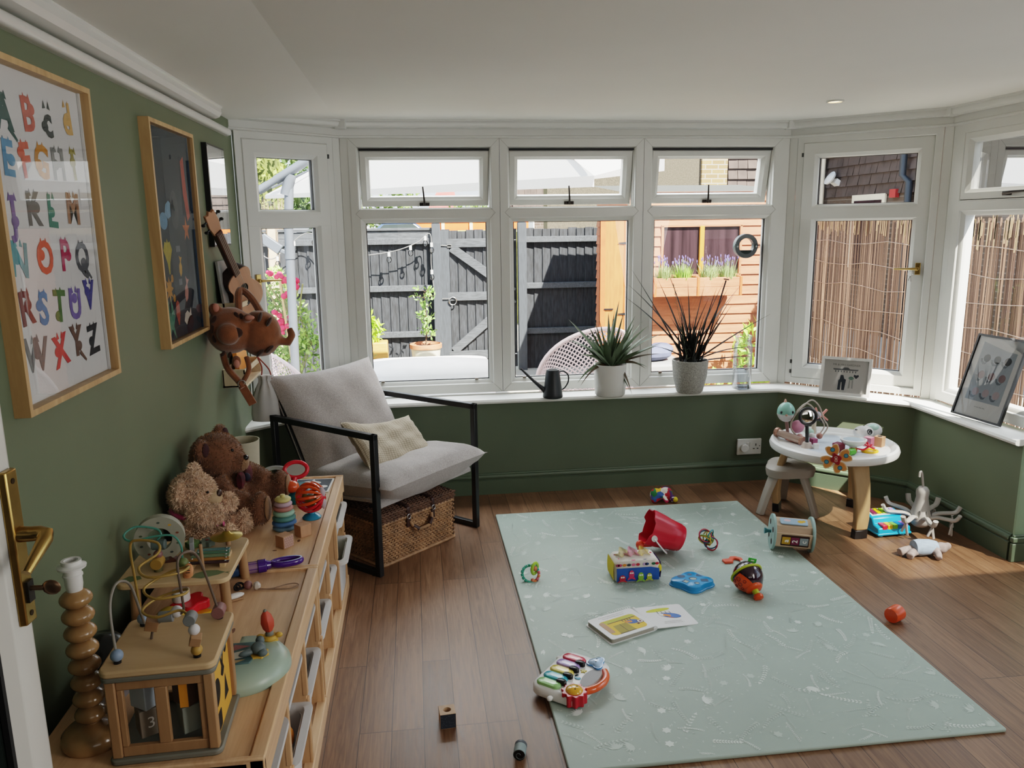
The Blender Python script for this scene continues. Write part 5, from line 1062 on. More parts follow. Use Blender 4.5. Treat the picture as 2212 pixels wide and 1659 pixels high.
# bears
def bear(name, label, loc, rz, parts, mat, furmat, nf, ln, wd, vox, jit=.5):
    t = thing(name, label, 'teddy bear', loc, rz, 'teddy bears on the storage unit'); bl = blob(parts, vox, 3)
    b = B(mat); b.add(bl[0], bl[1]); b.mat(furmat); fur(b, bl, nf, ln, wd, jit, random.Random(3)); body = ob('body', b, t, ang=180); return t, body
BRF = P('brown_fur', '6e4a33', .95, var=.2, vs=25, sheen=.3); BRF2 = P('brown_fur_tips', '8e6646', .95, var=.2, vs=25, sheen=.3)
t, body = bear('brown_teddy_bear', 'large brown teddy bear with a dark tartan bow tie', (-.735, 2.87, TZ), R(-8),
    [((0, 0, .095), (.088, .098, .11)), ((-.005, 0, .228), (.092, .095, .09)), ((.06, 0, .206), (.048, .046, .042)), ((-.02, .085, .292), (.022, .036, .036)), ((-.025, -.082, .275), (.022, .036, .042)), ('t', [(.02, -.09, .165), (.07, -.115, .11), (.13, -.09, .085)], [.038, .04, .036]), ('t', [(.02, .09, .165), (.08, .12, .12), (.14, .1, .1)], [.038, .04, .036]), ('t', [(.02, -.06, .05), (.12, -.10, .055), (.175, -.12, .06)], [.055, .056, .045]), ('t', [(.02, .06, .05), (.12, .10, .055), (.175, .12, .06)], [.055, .056, .045]), ((.185, -.12, .075), (.03, .045, .062)), ((.185, .12, .075), (.03, .045, .062))], BRF, BRF2, 15000, .0085, .0011, .007, .45)
b = B(P('nose_black', '0e0c0b', .15)); b.ball((.102, 0, .224), (.011, .014, .010), 14); ob('nose', b, body)
b = B(P('nose_black', '0e0c0b', .15)); b.ball((.068, .036, .262), .007, 10); b.ball((.068, -.036, .262), .007, 10); ob('eye', b, body)
b = B(P('muzzle_tan', '8a6a4c', .9, var=.15, vs=40, sheen=.3)); b.ball((.078, 0, .203), (.034, .034, .03), 16); b.ball((.212, -.122, .075), (.008, .032, .045), 14); b.ball((.212, .122, .075), (.008, .032, .045), 14); ob('pad', b, body)
b = B(P('inner_ear_wine', '3c1f22', .9)); b.ball((-.002, .087, .291), (.012, .024, .024), 12); b.ball((-.007, -.086, .276), (.012, .022, .026), 12); ob('inner_ear', b, body)
BOW = P('bow_tartan', '4a141c', .8, var=.7, vs=40); b = B(BOW)
for s_ in (-1, 1): b.loft([[V((.092+.012*cos(a)*k, s_*y, .15+.034*sin(a)*k)) for a in [2*pi*i/14 for i in range(14)]] for y, k in ((.004, .35), (.02, .8), (.05, 1.0), (.056, .85))])
b.mat(P('bow_navy', '1d1b2e', .8)); b.ball((.1, 0, .15), (.014, .012, .016), 12); ob('bow_tie', b, t)
CRF = P('cream_fur', 'b8987f', .95, var=.22, vs=45, sheen=.3); CRF2 = P('cream_fur_tips', 'dcc0a6', .95, var=.2, vs=45, sheen=.3)
t, body = bear('cream_teddy_bear', 'small cream curly teddy bear with a pink ribbon, in front of the brown bear', (-.775, 2.63, TZ), R(-6),
    [((0, 0, .08), (.072, .074, .085)), ((.01, 0, .172), (.075, .075, .072)), ((-.005, .062, .232), (.02, .028, .028)), ((-.01, -.062, .192), (.02, .03, .045)), ('t', [(.02, -.065, .125), (.06, -.07, .12), (.11, -.03, .115)], [.03, .034, .03]), ('t', [(.02, .065, .12), (.07, .075, .115), (.12, .05, .12)], [.03, .032, .032]), ('t', [(.02, -.05, .035), (.1, -.065, .035), (.135, -.07, .035)], [.038, .038, .034]), ('t', [(.02, .05, .035), (.1, .07, .035), (.14, .075, .035)], [.038, .038, .034]), ((.145, -.07, .045), (.022, .036, .042)), ((.15, .076, .045), (.022, .036, .042))], CRF, CRF2, 15000, .013, .0016, .007, .9)
b = B(P('muzzle_cream', 'ab9272', .7)); b.loft([[V((x, cos(a)*r_, .172+sin(a)*r_*.9-.016)) for a in [2*pi*k/24 for k in range(24)]] for x, r_ in ((.04, .04), (.07, .038), (.092, .031), (.102, .018), (.105, .004))]); ob('muzzle', b, body, ang=60)
b = B(P('nose_brown', '3a261c', .4)); b.ball((.099, 0, .172), (.008, .018, .013), 12); ob('nose', b, body)
b = B(P('nose_black', '0e0c0b', .15)); b.ball((.076, .04, .19), .005, 10); b.ball((.076, -.04, .19), .005, 10); ob('eye', b, body)
b = B(P('ribbon_pink', 'c4407e', .5, sheen=.3)); b.torus((.012, 0, .112), .074, .008, (0, .2, 0)); b.bar((.086, -.012, .108), (.098, -.04, .02), .016, .002, (1, 0, 0)); b.bar((.088, .004, .108), (.1, .03, .03), .013, .002, (1, 0, 0)); b.ball((.09, -.004, .11), (.012, .016, .012), 10); b.torus((.094, .022, .118), .014, .004, (0, 1.2, .3)); b.torus((.094, -.026, .116), .014, .004, (0, 1.2, -.3)); ob('ribbon', b, t)
# round bin, mirror toy, lime ring toy, contrast card
b = B(P('bin_cream', 'b3ac98', .6, var=.04, vs=40)); b.lathe([(0, 0), (.055, 0), (.067, .205), (.068, .209), (.064, .209), (.052, .01), (0, .01)], 36); o = ob('round_bin', b, ang=50); o.location = (-.712, 3.165, TZ); tag(o, 'cream round waste bin behind the brown bear', 'bin')
t = thing('mirror_toy', 'teal toy boat with an orange knob and red oval mirror', 'toy', (-.49, 3.02, TZ)); t.rotation_euler = (0, 0, R(15))
TEAL = P('toy_teal', '136d76', .25)
b = B(TEAL); b.loft([[V((x*s_, y*s_, z)) for x, y in rrect(.12, .17, .05, 6)] for s_, z in ((.82, 0), (.95, .012), (1, .035), (.97, .042), (.8, .044))]); ob('boat_base', b, t, ang=50)
b = B(ORG); b.ball((-.022, -.05, .068), (.03, .03, .024), 20); ob('orange_knob', b, t)
mt_ = MX.Translation((.012, .075, .095)) @ MX.Rotation(R(-10), 4, 'Z') @ MX.Rotation(R(66), 4, 'X')
b = B(RED); b.X = mt_; b.tube([(.044*cos(a), .031*sin(a), 0) for a in [2*pi*k/30 for k in range(30)]], .0085, 10, closed=True); b.tube([(-.005, -.03, 0), (-.012, -.055, 0)], .012, 10); ob('mirror_rim', b, t)
b = B(P('mirror_silver', 'd5d5d5', .05, 1)); b.X = mt_; b.flat([(.04*cos(a), .027*sin(a)) for a in [2*pi*k/30 for k in range(30)]], .002); ob('mirror', b, t, smooth=False)
t = thing('spinner_drum_toy', 'white toy with a clear arched handle and lime green ring', 'toy', (-.585, 3.10, TZ))
b = B(WHITEP); b.loft([[V((x*s_, y*s_, z)) for x, y in rrect(.15, .14, .05, 6)] for s_, z in ((.9, 0), (1, .01), (.97, .03), (.9, .034), (.1, .036))]); ob('base', b, t, ang=50)
b = B(P('toy_lime', '8fc321', .25)); b.torus((-.03, -.02, .055), .034, .010, (.3, 0, 0)); ob('lime_ring', b, t)
b = B(P('clear_plastic', 'd5d8da', .08, alpha=.45)); b.tube([(.075*cos(a), .05, .03+.062*sin(a)) for a in [pi*k/16 for k in range(17)]], .009, 8); ob('clear_handle', b, t)
b = B(P('toy_magenta', 'a21fb8', .25)); b.ball((.045, .025, .042), (.022, .02, .02), 14); ob('magenta_dome', b, t)
t = thing('contrast_card', 'black and white picture card lying at the far end of the unit', 'card', (-.452, 3.165, TZ)); t.rotation_euler = (0, 0, R(-3))
b = B(PAPER); b.box((0, 0, .002), (.165, .17, .004)); ob('card', b, t, bevel=.0008)
b = B(P('ink_black', '141416', .35)); b.add([(-.075, -.078, .0043), (.075, -.078, .0043), (.075, .078, .0043), (-.075, .078, .0043)], [(0, 1, 2, 3)]); o = ob('printed_ground', b, t, smooth=False)
b = B(PAPER); b.flat(circ(.045, 24, -.01, .03, .025), .0046); b.flat(circ(.02, 16, .05, -.02, .016), .0046); b.flat([(-.01, .05), (0, .075), (.01, .05)], .0046); b.mat(MATS['ink_black']); b.flat(circ(.004, 10, -.03, .035), .0048); ob('printed_whale', b, o, smooth=False)
# ------------------------------------------------------------------ armchair, cushion, hamper
GREYF = fabric('linen_grey', '8f8885', 'a9a29e', 300, .55); GREYS = fabric('linen_grey_seat', '96908d', 'b0aaa7', 300, .6)
PLAID = fabric('plaid_cotton', 'a79b88', 'b9ad99', 200, .5, ('6b5f4c', 9))
def pillow(b, w, h, th, n=26, pinch=.05, sag=None, corner=.0, seed=1):
    rn = random.Random(seed); ph = [rn.uniform(0, 6) for _ in range(6)]
    def f(s_):
        def g(a, c):
            u, v = a*2-1, c*2-1
            k = max(0, (1-abs(u)**3)*(1-abs(v)**3))**.5
            x = w/2*u*(1-pinch*(1-v*v)*abs(u)**2); y = h/2*v*(1-pinch*(1-u*u)*abs(v)**2)
            wr = .004*sin(9*u+ph[0]+4*v)*k+.003*sin(13*v+ph[1]-5*u)*k + .003*sin(23*u+ph[2])*(abs(v)**4)*k**.3+.003*sin(21*v+ph[3])*(abs(u)**4)*k**.3
            z = s_*th/2*k+wr*s_
            if sag: z += sag(u, v)
            return V((x, y, z))
        return g
    b.grid(f(1), n, n); b.grid(f(-1), n, n); return b
t = thing('sling_armchair', 'grey linen sling armchair with square black metal frame by the windows', 'armchair', (-.213, 3.85, 0), R(47.8))
FW, FD, AH = .355, .335, .648
for s_ in (-1, 1):
    b = B(BLACK); x = s_*FW
    for p, q in (((x, -FD, .014), (x, FD, .014)), ((x, -FD, 0), (x, -FD, AH+.014)), ((x, FD, 0), (x, FD, AH+.014)), ((x, -FD-.014, AH), (x, FD+.014, AH))): b.bar(p, q, .028, .028, (1, 0, 0))
    ob('side_frame', b, t, bevel=.003)
    b = B(BLACK); b.bar((s_*.31, .10, .27), (s_*.31, FD+.05, .80), .026, .026, (1, 0, 0)); ob('back_pole', b, t, bevel=.003)
    b = B(BLACKP); b.cyl((x, -FD+.03, 0), (x, -FD+.03, .004), .016, n=14); ob('foot', b, t)
    b = B(BLACK); b.cyl((s_*.341, -.28, .318), (s_*.30, -.28, .318), .010, n=12); ob('bolt', b, t)
for y, z in ((-.30, .318), (.12, .25), (FD, .30), (FD+.03, .74)): b = B(BLACK); b.cyl((-.34, y, z), (.34, y, z), .013, n=12); ob('cross_bar', b, t)
b = B(GREYS); pr = [(-.33, .325), (-.31, .345), (-.05, .32), (.10, .30), (.2, .47), (.36, .78)]; b.loft([[V((sx*.325, y, z)) for sx in (-1, 1)]+[V((sx*.325, y, z-.014)) for sx in (1, -1)] for y, z in pr]); ob('sling', b, t, ang=60)
b = B(GREYF); b.X = MX.Translation((0, .22, .545)) @ MX.Rotation(R(62), 4, 'X'); pillow(b, .68, .68, .19, pinch=.07, seed=4); ob('back_cushion', b, t, ang=180)
b = B(GREYS); b.X = MX.Translation((0, -.085, .385)) @ MX.Rotation(R(-6), 4, 'X'); pillow(b, .71, .68, .21, pinch=.03, seed=9, sag=lambda u, v: -.035*(1-u*u)*(1-v*v)); ob('seat_cushion', b, t, ang=180)
t = thing('plaid_cushion', 'small beige plaid cushion tucked in the seat of the armchair', 'cushion', (-.165, 3.755, .495))
b = B(PLAID); b.X = MX.Rotation(R(47.8-8), 4, 'Z') @ MX.Rotation(R(40), 4, 'X') @ MX.Rotation(R(10), 4, 'Y') ; pillow(b, .47, .30, .12, pinch=.09, seed=6, sag=lambda u, v: .04*u*u); ob('cover', b, t, ang=180)
# wicker hamper
WK = P('wicker', 'a07c5a', .6, var=.35, vs=22); WKD = P('wicker_dark', '5e4230', .65, var=.35, vs=22); LEA = P('leather_strap', '3c2118', .45, var=.15)
t = thing('wicker_hamper', 'wicker picnic hamper with leather straps under the armchair', 'hamper', (-.135, 3.735, 0), R(42.5))
hw, hd, hh = .232, .165, .20
def wloop(b, z, k, r, w=hw, d=hd, amp=.0055, pitch=.021):
    pts = []; per = [(-w, -d, 1, 0, 2*w), (w, -d, 0, 1, 2*d), (w, d, -1, 0, 2*w), (-w, d, 0, -1, 2*d)]
    for x, y, dx, dy, L_ in per:
        m = max(2, int(L_/pitch)*2)
        for i in range(m):
            a = i/m*L_; o_ = amp*(1 if (i//1+k) % 2 else -1) if i % 1 == 0 else 0
            pts.append((x+dx*a+dy*o_, y+dy*a-dx*o_, z+.0015*sin(a*60+k)))
    b.tube(pts, r, 5, closed=True)
b = B(WK)
for k in range(18): wloop(b, .012+k*.0108, k, .0062)
ob('woven_body', b, t, ang=80)
b = B(WKD); b.bb((-hw+.006, -hd+.006, .004), (hw-.006, hd-.006, hh)); 
n = 24
for k in range(n+1): 
    x = -hw+2*hw*k/n
    for y in (-hd, hd): b.cyl((x, y, .004), (x, y, hh+.004), .0035, n=6)
for k in range(15):
    y = -hd+2*hd*k/14
    for x in (-hw, hw): b.cyl((x, y, .004), (x, y, hh+.004), .0035, n=6)
ob('stake_core', b, t)
b = B(WKD)
for k in range(4): wloop(b, hh+.012+k*.0105, k, .0064, hw+.006, hd+.006)
for j in range(17): y = -hd+.004+2*hd*j/16; b.tube([(-hw+2*hw*i/44, y, hh+.049+.003*(1 if (i+j) % 2 else -1)) for i in range(45)], .0058, 5)
b.bb((-hw, -hd, hh+.004), (hw, hd, hh+.044)); ob('lid', b, t, ang=80)
b = B(WK)
for z, r in ((.006, .009), (hh+.004, .008)): b.tube([(x, y, z) for x, y in rrect(2*hw+.014, 2*hd+.014, .02, 4)], r, 6, closed=True)
ob('braided_rim', b, t)
for x in (-.075, .085):
    b = B(LEA); b.tube(spline([(x, -hd-.004, hh+.055), (x, -hd-.016, hh+.045), (x, -hd-.013, hh+.0), (x, -hd-.013, hh-.035)], 4), .011, 8, flat=.22); b.box((x, -hd-.013, hh-.005), (.022, .006, .085)); b.box((x, -hd+.03, hh+.056), (.022, .07, .005)); ob('leather_strap', b, t, bevel=.0015)
    b = B(CHROME); b.torus((x, -hd-.018, hh+.006), .011, .002, (pi/2, 0, 0)); ob('buckle', b, t)
b = B(WK); b.tube(spline([(-.065, -hd-.012, hh-.02), (-.045, -hd-.03, hh-.06), (0, -hd-.034, hh-.068), (.055, -hd-.03, hh-.06), (.075, -hd-.012, hh-.02)], 8), .008, 8); ob('carry_handle', b, t)
b = B(LEA); b.cyl((-.055, -hd-.022, hh-.045), (-.03, -hd-.034, hh-.066), .0105, n=12); b.cyl((.04, -hd-.033, hh-.064), (.066, -hd-.022, hh-.042), .0105, n=12); ob('handle_wrap', b, t)

# ------------------------------------------------------------------ play mat with printed leaf sprigs
MATG = P('mat_sage', '98a79e', .5, var=.03, vs=4, bump=.05, bs=200); MATL = P('mat_leaf', 'b4c1b9', .5, var=.02); MATL2 = P('mat_leaf_pale', 'cfd8d2', .5, var=.02)
MX0, MX1, MY0, MY1, MZ = .388, 1.756, 1.955, 4.02, .012
b = B(MATG); b.prism([(MX0+.006, MY0), (MX1-.006, MY0), (MX1, MY0+.006), (MX1, MY1-.006), (MX1-.006, MY1), (MX0+.006, MY1), (MX0, MY1-.006), (MX0, MY0+.006)], .0005, MZ)
mat_ = tag(ob('play_mat', b, bevel=.004, seg=3), 'sage green padded play mat printed with pale leaf sprigs', 'play mat')
rm = random.Random(2); lf = B(MATL)
def leaf(x, y, a, l, w):
    c_, s_ = cos(a), sin(a); zz = MZ+rm.uniform(.0004, .0011); w *= 1.25; P4 = [(0, 0), (l*.45, w), (l, 0), (l*.45, -w)]
    pts = [(x+p*c_-q*s_, y+p*s_+q*c_, zz) for p, q in P4]
    if all(MX0+.012 < p[0] < MX1-.012 and MY0+.012 < p[1] < MY1-.012 for p in pts): lf.add(pts, [(0, 1, 2, 3)])
def sprig(x, y, a, L_, n, l, w, spread, curve):
    for k in range(n):
        t_ = k/(n-1); aa = a+curve*t_; x += cos(aa)*L_/n; y += sin(aa)*L_/n
        for s_ in (-1, 1): leaf(x, y, aa+s_*spread, l*(1-.4*t_), w)
    leaf(x, y, aa, l, w)
gx, gy = 16, 25
for i in range(gx):
    for j in range(gy):
        x = MX0+(i+rm.uniform(.0, 1))*(MX1-MX0)/gx; y = MY0+(j+rm.uniform(0, 1))*(MY1-MY0)/gy; kind = rm.random(); a = rm.uniform(0, 6.28)
        lf.mat(MATL2 if rm.random() < .35 else MATL)
        if kind < .45: sprig(x, y, a, rm.uniform(.08, .13), rm.randint(7, 11), .015, .0026, .75, rm.uniform(-.9, .9))
        elif kind < .7: sprig(x, y, a, rm.uniform(.07, .1), rm.randint(12, 16), .009, .0014, .55, rm.uniform(-.7, .7))
        elif kind < .88: 
            for k in range(7): leaf(x, y, a+(k-3)*.32, rm.uniform(.028, .04), .0042)
        else:
            for k in range(6): leaf(x, y, a+k*1.05, .016, .0055)
        lf.mat(MATL)
        for k in range(3): leaf(x+rm.uniform(-.05, .05), y+rm.uniform(-.05, .05), rm.uniform(0, 6.3), .014, .002)
ob('leaf_print', lf, mat_, smooth=False)

# ------------------------------------------------------------------ toys on the mat
t = thing('ring_rattle', 'green and teal beaded ring rattle at the left edge of the mat', 'rattle', (.468, 3.19, MZ)); t.rotation_euler = (R(52), R(-12), R(10))
for k in range(16):
    a = 2*pi*k/16+.2; c_ = '2f9c86' if k < 12 else ('d8763a', 'c65a6c', 'd77a4a', 'c8566a')[k-12]
    b = B(P('bead_'+c_, c_, .35)); b.X = MX.Translation((.037*cos(a), .037*sin(a)+.03, .007)) @ MX.Rotation(a, 4, 'Z'); b.cyl((0, -.006, 0), (0, .006, 0), .0068, n=10); ob('bead', b, t, bevel=.001)
b = B(P('toy_lime2', '9ac23a', .3)); b.torus((.025, .045, .012), .024, .007, (.6, .9, 0)); ob('lime_ring', b, t)
b = B(P('toy_coral', 'd27a58', .4)); b.ball((.025, .044, .012), (.012, .012, .014), 12); b.ball((-.002, .0, .01), .009, 10); ob('rattle_core', b, t)
# board book
t = thing('board_book', 'open white board book lying upside down on the mat', 'book', (.845, 2.771, MZ))
COV = P('book_cover_white', 'dcdcdc', .45, var=.02); PGE = P('page_edge', '9a9488', .8, var=.15, stretch=(1, 1, 60))
ML = MX.Rotation(R(22), 4, 'Z'); MR = MX.Rotation(R(8.5), 4, 'Z') @ MX.Rotation(R(3), 4, 'Y')
b = B(COV); b.X = ML; b.prism(rrect(.216, .172, .012, 4, -.11, 0), 0, .0025); b.mat(PGE); b.prism(rrect(.208, .165, .012, 4, -.107, 0), .0025, .0165); b.mat(COV); b.prism(rrect(.21, .167, .012, 4, -.107, 0), .0165, .0195); lp = ob('page_block', b, t, bevel=.0005)
b = B(COV); b.X = MR; b.prism(rrect(.196, .172, .012, 4, .1, 0), .008, .0115); rp = ob('right_page', b, t, bevel=.0005)
b = B(COV); b.cyl((.004, -.084, .009), (-.03*0+.004, .084, .009), .009, n=12); b.X = MX.Rotation(R(15), 4, 'Z'); ob('spine', b, t).rotation_euler = (0, 0, R(15))
def D2(b, M_, col, poly, z, u, v, a=0): b.mat(P('ink_'+col, col, .6, var=.05)); b.X = M_ @ MX.Translation((u, v, z)) @ MX.Rotation(a, 4, 'Z'); b.flat(poly)
z = .0199; b = B()
D2(b, ML, 'dcb638', rrect(.165, .11, .02, 5), z, -.107, -.012); D2(b, ML, 'b4b43e', rrect(.16, .02, .01, 4), z+.0002, -.107, .03); D2(b, ML, '5a3a24', rrect(.13, .004, .001, 2), z+.0004, -.095, .018)
D2(b, ML, 'b78f6a', rrect(.022, .085, .006, 3), z+.0004, -.178, -.005); D2(b, ML, '9a8a2e', [(-.035, -.03), (.035, -.03), (.03, .03), (-.03, .03)], z+.0004, -.12, -.035); D2(b, ML, '3d2c1c', [(-.037, -.032), (.037, -.032), (.037, -.029), (-.037, -.029)], z+.0006, -.12, -.035); D2(b, ML, '3d2c1c', [(-.001, -.03), (.001, -.03), (.001, .03), (-.001, .03)], z+.0006, -.12, -.035)
D2(b, ML, '3f62a8', circ(.026, 18, 0, 0, .016), z+.0006, -.062, -.012, -.3); D2(b, ML, 'd98b3e', rrect(.03, .014, .004, 3), z+.0008, -.078, -.006, -.3); D2(b, ML, '5a2d2a', circ(.005, 10), z+.0006, -.052, -.036)
for k in range(4): D2(b, ML, '2c2a3a', rrect(.003, .016, .001, 2), z+.0007, -.094+k*.012, .012)
D2(b, ML, '33304a', rrect(.024, .024, .003, 2), z+.0006, -.035, -.024); D2(b, ML, 'e6dfd0', rrect(.019, .019, .003, 2), z+.0008, -.035, -.024); D2(b, ML, '6a3c4a', rrect(.01, .01, .003, 2), z+.001, -.035, -.024)
TXM = MX.Rotation(pi, 4, 'Z')
for k, s_ in enumerate(('Every day the same old song,', 'let me out, I have been in too long')):
    b.mat(P('ink_text', '8a857e', .7)); b.X = ML @ MX.Translation((-.107, .056+k*.013, z+.0003)) @ TXM; b.text(s_, .0085)
ob('printed_picture', b, lp, smooth=False)
z = .0118; b = B()
D2(b, MR, 'c3c43c', circ(.055, 22, 0, 0, .013), z, .085, .05, .12); D2(b, MR, '33456f', circ(.042, 22, 0, 0, .02), z+.0002, .118, .0, -.35); D2(b, MR, '4a72bb', circ(.039, 22, 0, 0, .0175), z+.0004, .119, .0, -.35); D2(b, MR, 'e8e6e4', circ(.015, 14, 0, 0, .01), z+.0006, .088, .008, -.3); D2(b, MR, 'd98b3e', rrect(.03, .016, .004, 3), z+.0007, .103, .002, -.5); D2(b, MR, 'a5543a', rrect(.02, .004, .001, 2), z+.0006, .112, -.016, -.3)
for k in range(4): D2(b, MR, '2c2a3a', rrect(.0025, .02, .001, 2), z+.0005, .075+k*.017, .03-.002*k)
for k, s_ in enumerate(('I am not a thing to keep,', 'said the little blue fish')): b.mat(P('ink_text', '8a857e', .7)); b.X = MR @ MX.Translation((.105, -.058+k*.012, z+.0003)) @ TXM; b.text(s_, .0085)
ob('printed_picture', b, rp, smooth=False)
# baby piano
t = thing('toy_piano', 'white baby piano with five coloured keys and an orange handle on the mat edge', 'toy piano', (.482, 2.385, MZ+.002), R(50)); 
b = B(WHITEP)
def po(s_, z): 
    pts = rrect(.262, .19, .045, 8); return [V((x*s_, y*s_+(.006*cos(x*12) if y < 0 else 0), z)) for x, y in pts]
b.loft([po(.93, 0), po(1, .008), po(1, .026), po(.96, .034), po(.88, .037), po(.3, .0375), po(.02, .0375)]); bo = ob('body', b, t, ang=45)
b = B(P('white_shadow', '8a8a8c', .5)); b.prism([(-.03+.062*cos(a), -.058+.034*sin(a)) for a in [2*pi*k/28 for k in range(28)]][0:0] or [(.012+.06*cos(a), -.066+.026*sin(a)) for a in [2*pi*k/28 for k in range(28)]], .0372, .0378); ob('handle_recess_shade', b, bo)  # grey patch, the shade behind the handle put in as colour
for k, c_ in enumerate(('8fc07a', '3aa3b8', 'd8c25a', '9a86bf', 'c8344a')):
    x = -.095+k*.044; b = B(P('key_'+c_, c_, .22, var=.02, coat=.3)); b.loft([[V((x+px_*s_, .035+py_*s_, z)) for px_, py_ in rrect(.037, .088, .018, 6)] for s_, z in ((1, .034), (1, .041), (.9, .0455), (.5, .047), (.05, .0472))]); ob('key', b, t, ang=50)
    if k < 4: b = B(BLACKP); b.loft([[V((x+.022+px_*s_, .0+py_*s_, z)) for px_, py_ in rrect(.02, .036, .009, 5)] for s_, z in ((1, .036), (1, .049), (.8, .052), (.1, .0525))]); ob('black_key', b, t, ang=50)
b = B(P('piano_red', 'b3202e', .25)); b.X = MX.Translation((-.092, -.058, 0)); b.prism([((.04+.004*cos(10*a))*cos(a), (.04+.004*cos(10*a))*sin(a)) for a in [2*pi*k/80 for k in range(80)]], .004, .044); ob('sun_rays', b, t, bevel=.002)
b = B(P('sun_yellow', 'd9a02c', .15, coat=.5)); b.ball((-.092, -.058, .043), (.029, .029, .014), 22); b.mat(P('ink_dark', '2b2520', .7)); b.ball((-.1, -.066, .0555), (.003, .003, .002), 8); b.ball((-.084, -.064, .0555), (.003, .003, .002), 8); ob('sun_button', b, t)
b = B(P('cloud_blue', '3f86c2', .2, coat=.4)); b.X = MX.Translation((.095, -.044, 0)); cl = [((.033+.008*cos(3*a+.6))*cos(a), (.028+.006*cos(3*a+.6))*sin(a)) for a in [2*pi*k/40 for k in range(40)]]; b.prism(cl, .03, .044); b.mat(P('cloud_pale', 'a9c6e6', .12, coat=.5)); b.loft([[V((x*s_, y*s_, z)) for x, y in cl] for s_, z in ((.86, .044), (.7, .05), (.3, .053), (.03, .0535))]); b.mat(P('ink_dark', '2b2520', .7)); b.ball((-.01, -.004, .053), .002, 6); b.ball((.008, .002, .053), .002, 6); ob('cloud_button', b, t)
b = B(ORG); b.tube(spline([(-.058, -.084, .03), (-.03, -.104, .032), (.012, -.112, .032), (.05, -.104, .032), (.078, -.084, .03)], 6), .0125, 12); ob('carry_handle', b, t)
b = B(P('star_gold', 'b3a43a', .4)); b.X = MX.Translation((.03, -.028, .037)); b.prism(starp(.012, .006), 0, .004); b.mat(P('moon_blue', '3f93b0', .4)); b.X = MX.Translation((-.012, -.03, .037)); b.prism([(.012*cos(a), .012*sin(a)) for a in [.4+pi*1.3*k/14 for k in range(15)]]+[(.004+.009*cos(a), .004+.009*sin(a)) for a in [.4+pi*1.3-pi*1.3*k/12 for k in range(13)]], 0, .004); ob('star_and_moon_mark', b, bo)
b = B(WHITEP); b.ball((-.142, .005, .02), (.012, .01, .008), 10); b.cyl((-.13, .005, .018), (-.142, .005, .018), .006); b.ball((.08, .098, .024), (.01, .008, .007), 10); ob('side_clip', b, t)
# tissue box toy
t = thing('tissue_box_toy', 'fabric tissue box toy with blue sea panel and sheer scarves on top', 'toy', (.918, 3.168, MZ))
def rb(w, d, h, r=.02, z0=0): return [[V((x*s_, y*s_, z0+z)) for x, y in rrect(w, d, r, 5)] for s_, z in ((.9, 0), (1, .012), (1.01, h*.5), (.98, h-.015), (.88, h), (.3, h+.002), (.02, h+.002))]
b = B(P('cloth_white_spots', 'd6d0c6', .85, var=.05, sheen=.2)); b.loft(rb(.205, .125, .098)); bx = ob('box_body', b, t, ang=60)
SEA = P('sea_blue_cloth', '20519a', .8, var=.25, vs=14)
b = B(SEA); b.grid(lambda u, v: V(((u-.5)*.19, -.0655-.005*sin(pi*v), .008+.062*v*(1-.14*(u > .8)*(u-.8)/.2))), 10, 5); o = ob('sea_panel', b, t)
b = B(P('cloth_yellow', 'd6c02e', .8)); b.grid(lambda u, v: V((-.1045-.003*sin(pi*v), (u-.5)*.11, .01+.08*v)), 5, 5); ob('yellow_end', b, t)
b = B(P('cloth_purple', '54307a', .8, var=.3)); b.grid(lambda u, v: V((.1045+.003*sin(pi*v), (u-.5)*.11, .01+.075*v)), 5, 5); b.mat(P('cloth_yellow', 'd6c02e', .8)); b.ball((.098, -.045, .055), (.014, .02, .02), 10); ob('purple_end', b, t)
FX = MX(((1, 0, 0, 0), (0, 0, 1, -.0722), (0, 1, 0, 0), (0, 0, 0, 1)))
b = B()
for c_, x, z, w, h in (('b02a3c', -.07, .026, .014, .015), ('c23a62', -.03, .042, .012, .02), ('7fae3a', .012, .03, .013, .02), ('a8b43a', .05, .028, .012, .016)):
    b.mat(P('ink_'+c_, c_, .8)); b.X = FX; b.flat(circ(w, 14, x, z, h)); b.flat([(x-w, z-h*.6), (x-w*1.6, z-h*1.3), (x-w*.3, z-h)]); b.flat([(x+w, z-h*.6), (x+w*1.6, z-h*1.3), (x+w*.3, z-h)])
    b.X = FX @ MX.Translation((0, 0, -.0006)); b.mat(PAPER); b.flat(circ(.004, 10, x-.004, z+h*.35)); b.flat(circ(.004, 10, x+.005, z+h*.35))
ob('sea_creatures', b, o, smooth=False)
b = B()
for k, (x, y, c_) in enumerate(((-.08, -.03, 'c84a6a'), (-.04, -.045, '3a3a40'), (0, -.04, 'b52a3a'), (.04, -.05, '2a3f6a'), (.07, -.03, '2f6a4a'), (.085, .02, 'b52a3a'), (-.06, .03, 'd8862a'), (.03, .045, 'b59ac8'), (-.09, .02, '8a2a4a'), (-.02, -.055, 'd86a8a'))): b.mat(P('ink_'+c_, c_, .8)); b.X = MX.Translation((x*.88, y*.88, .0985)); b.flat(circ(.01, 12, 0, 0, .008)); b.X = MX(((1, 0, 0, x), (0, 0, 1, -.0637), (0, 1, 0, .083), (0, 0, 0, 1))); b.flat(circ(.009, 12, 0, 0, .0065))
ob('coloured_spots', b, bx, smooth=False)
def scarf(col, x, nm):
    b = B(P(nm, col, .5, alpha=.75, sheen=.3)); rn_ = random.Random(nm)
    b.grid(lambda u, v: V((x+(u-.5)*.07*(1-.3*v)+.006*sin(9*v+u*5), .012*sin(u*9+v*4)-.005, .095+.045*v*(1-.5*(u-.5)**2*4))), 14, 8); ob('scarf', b, t, ang=180)
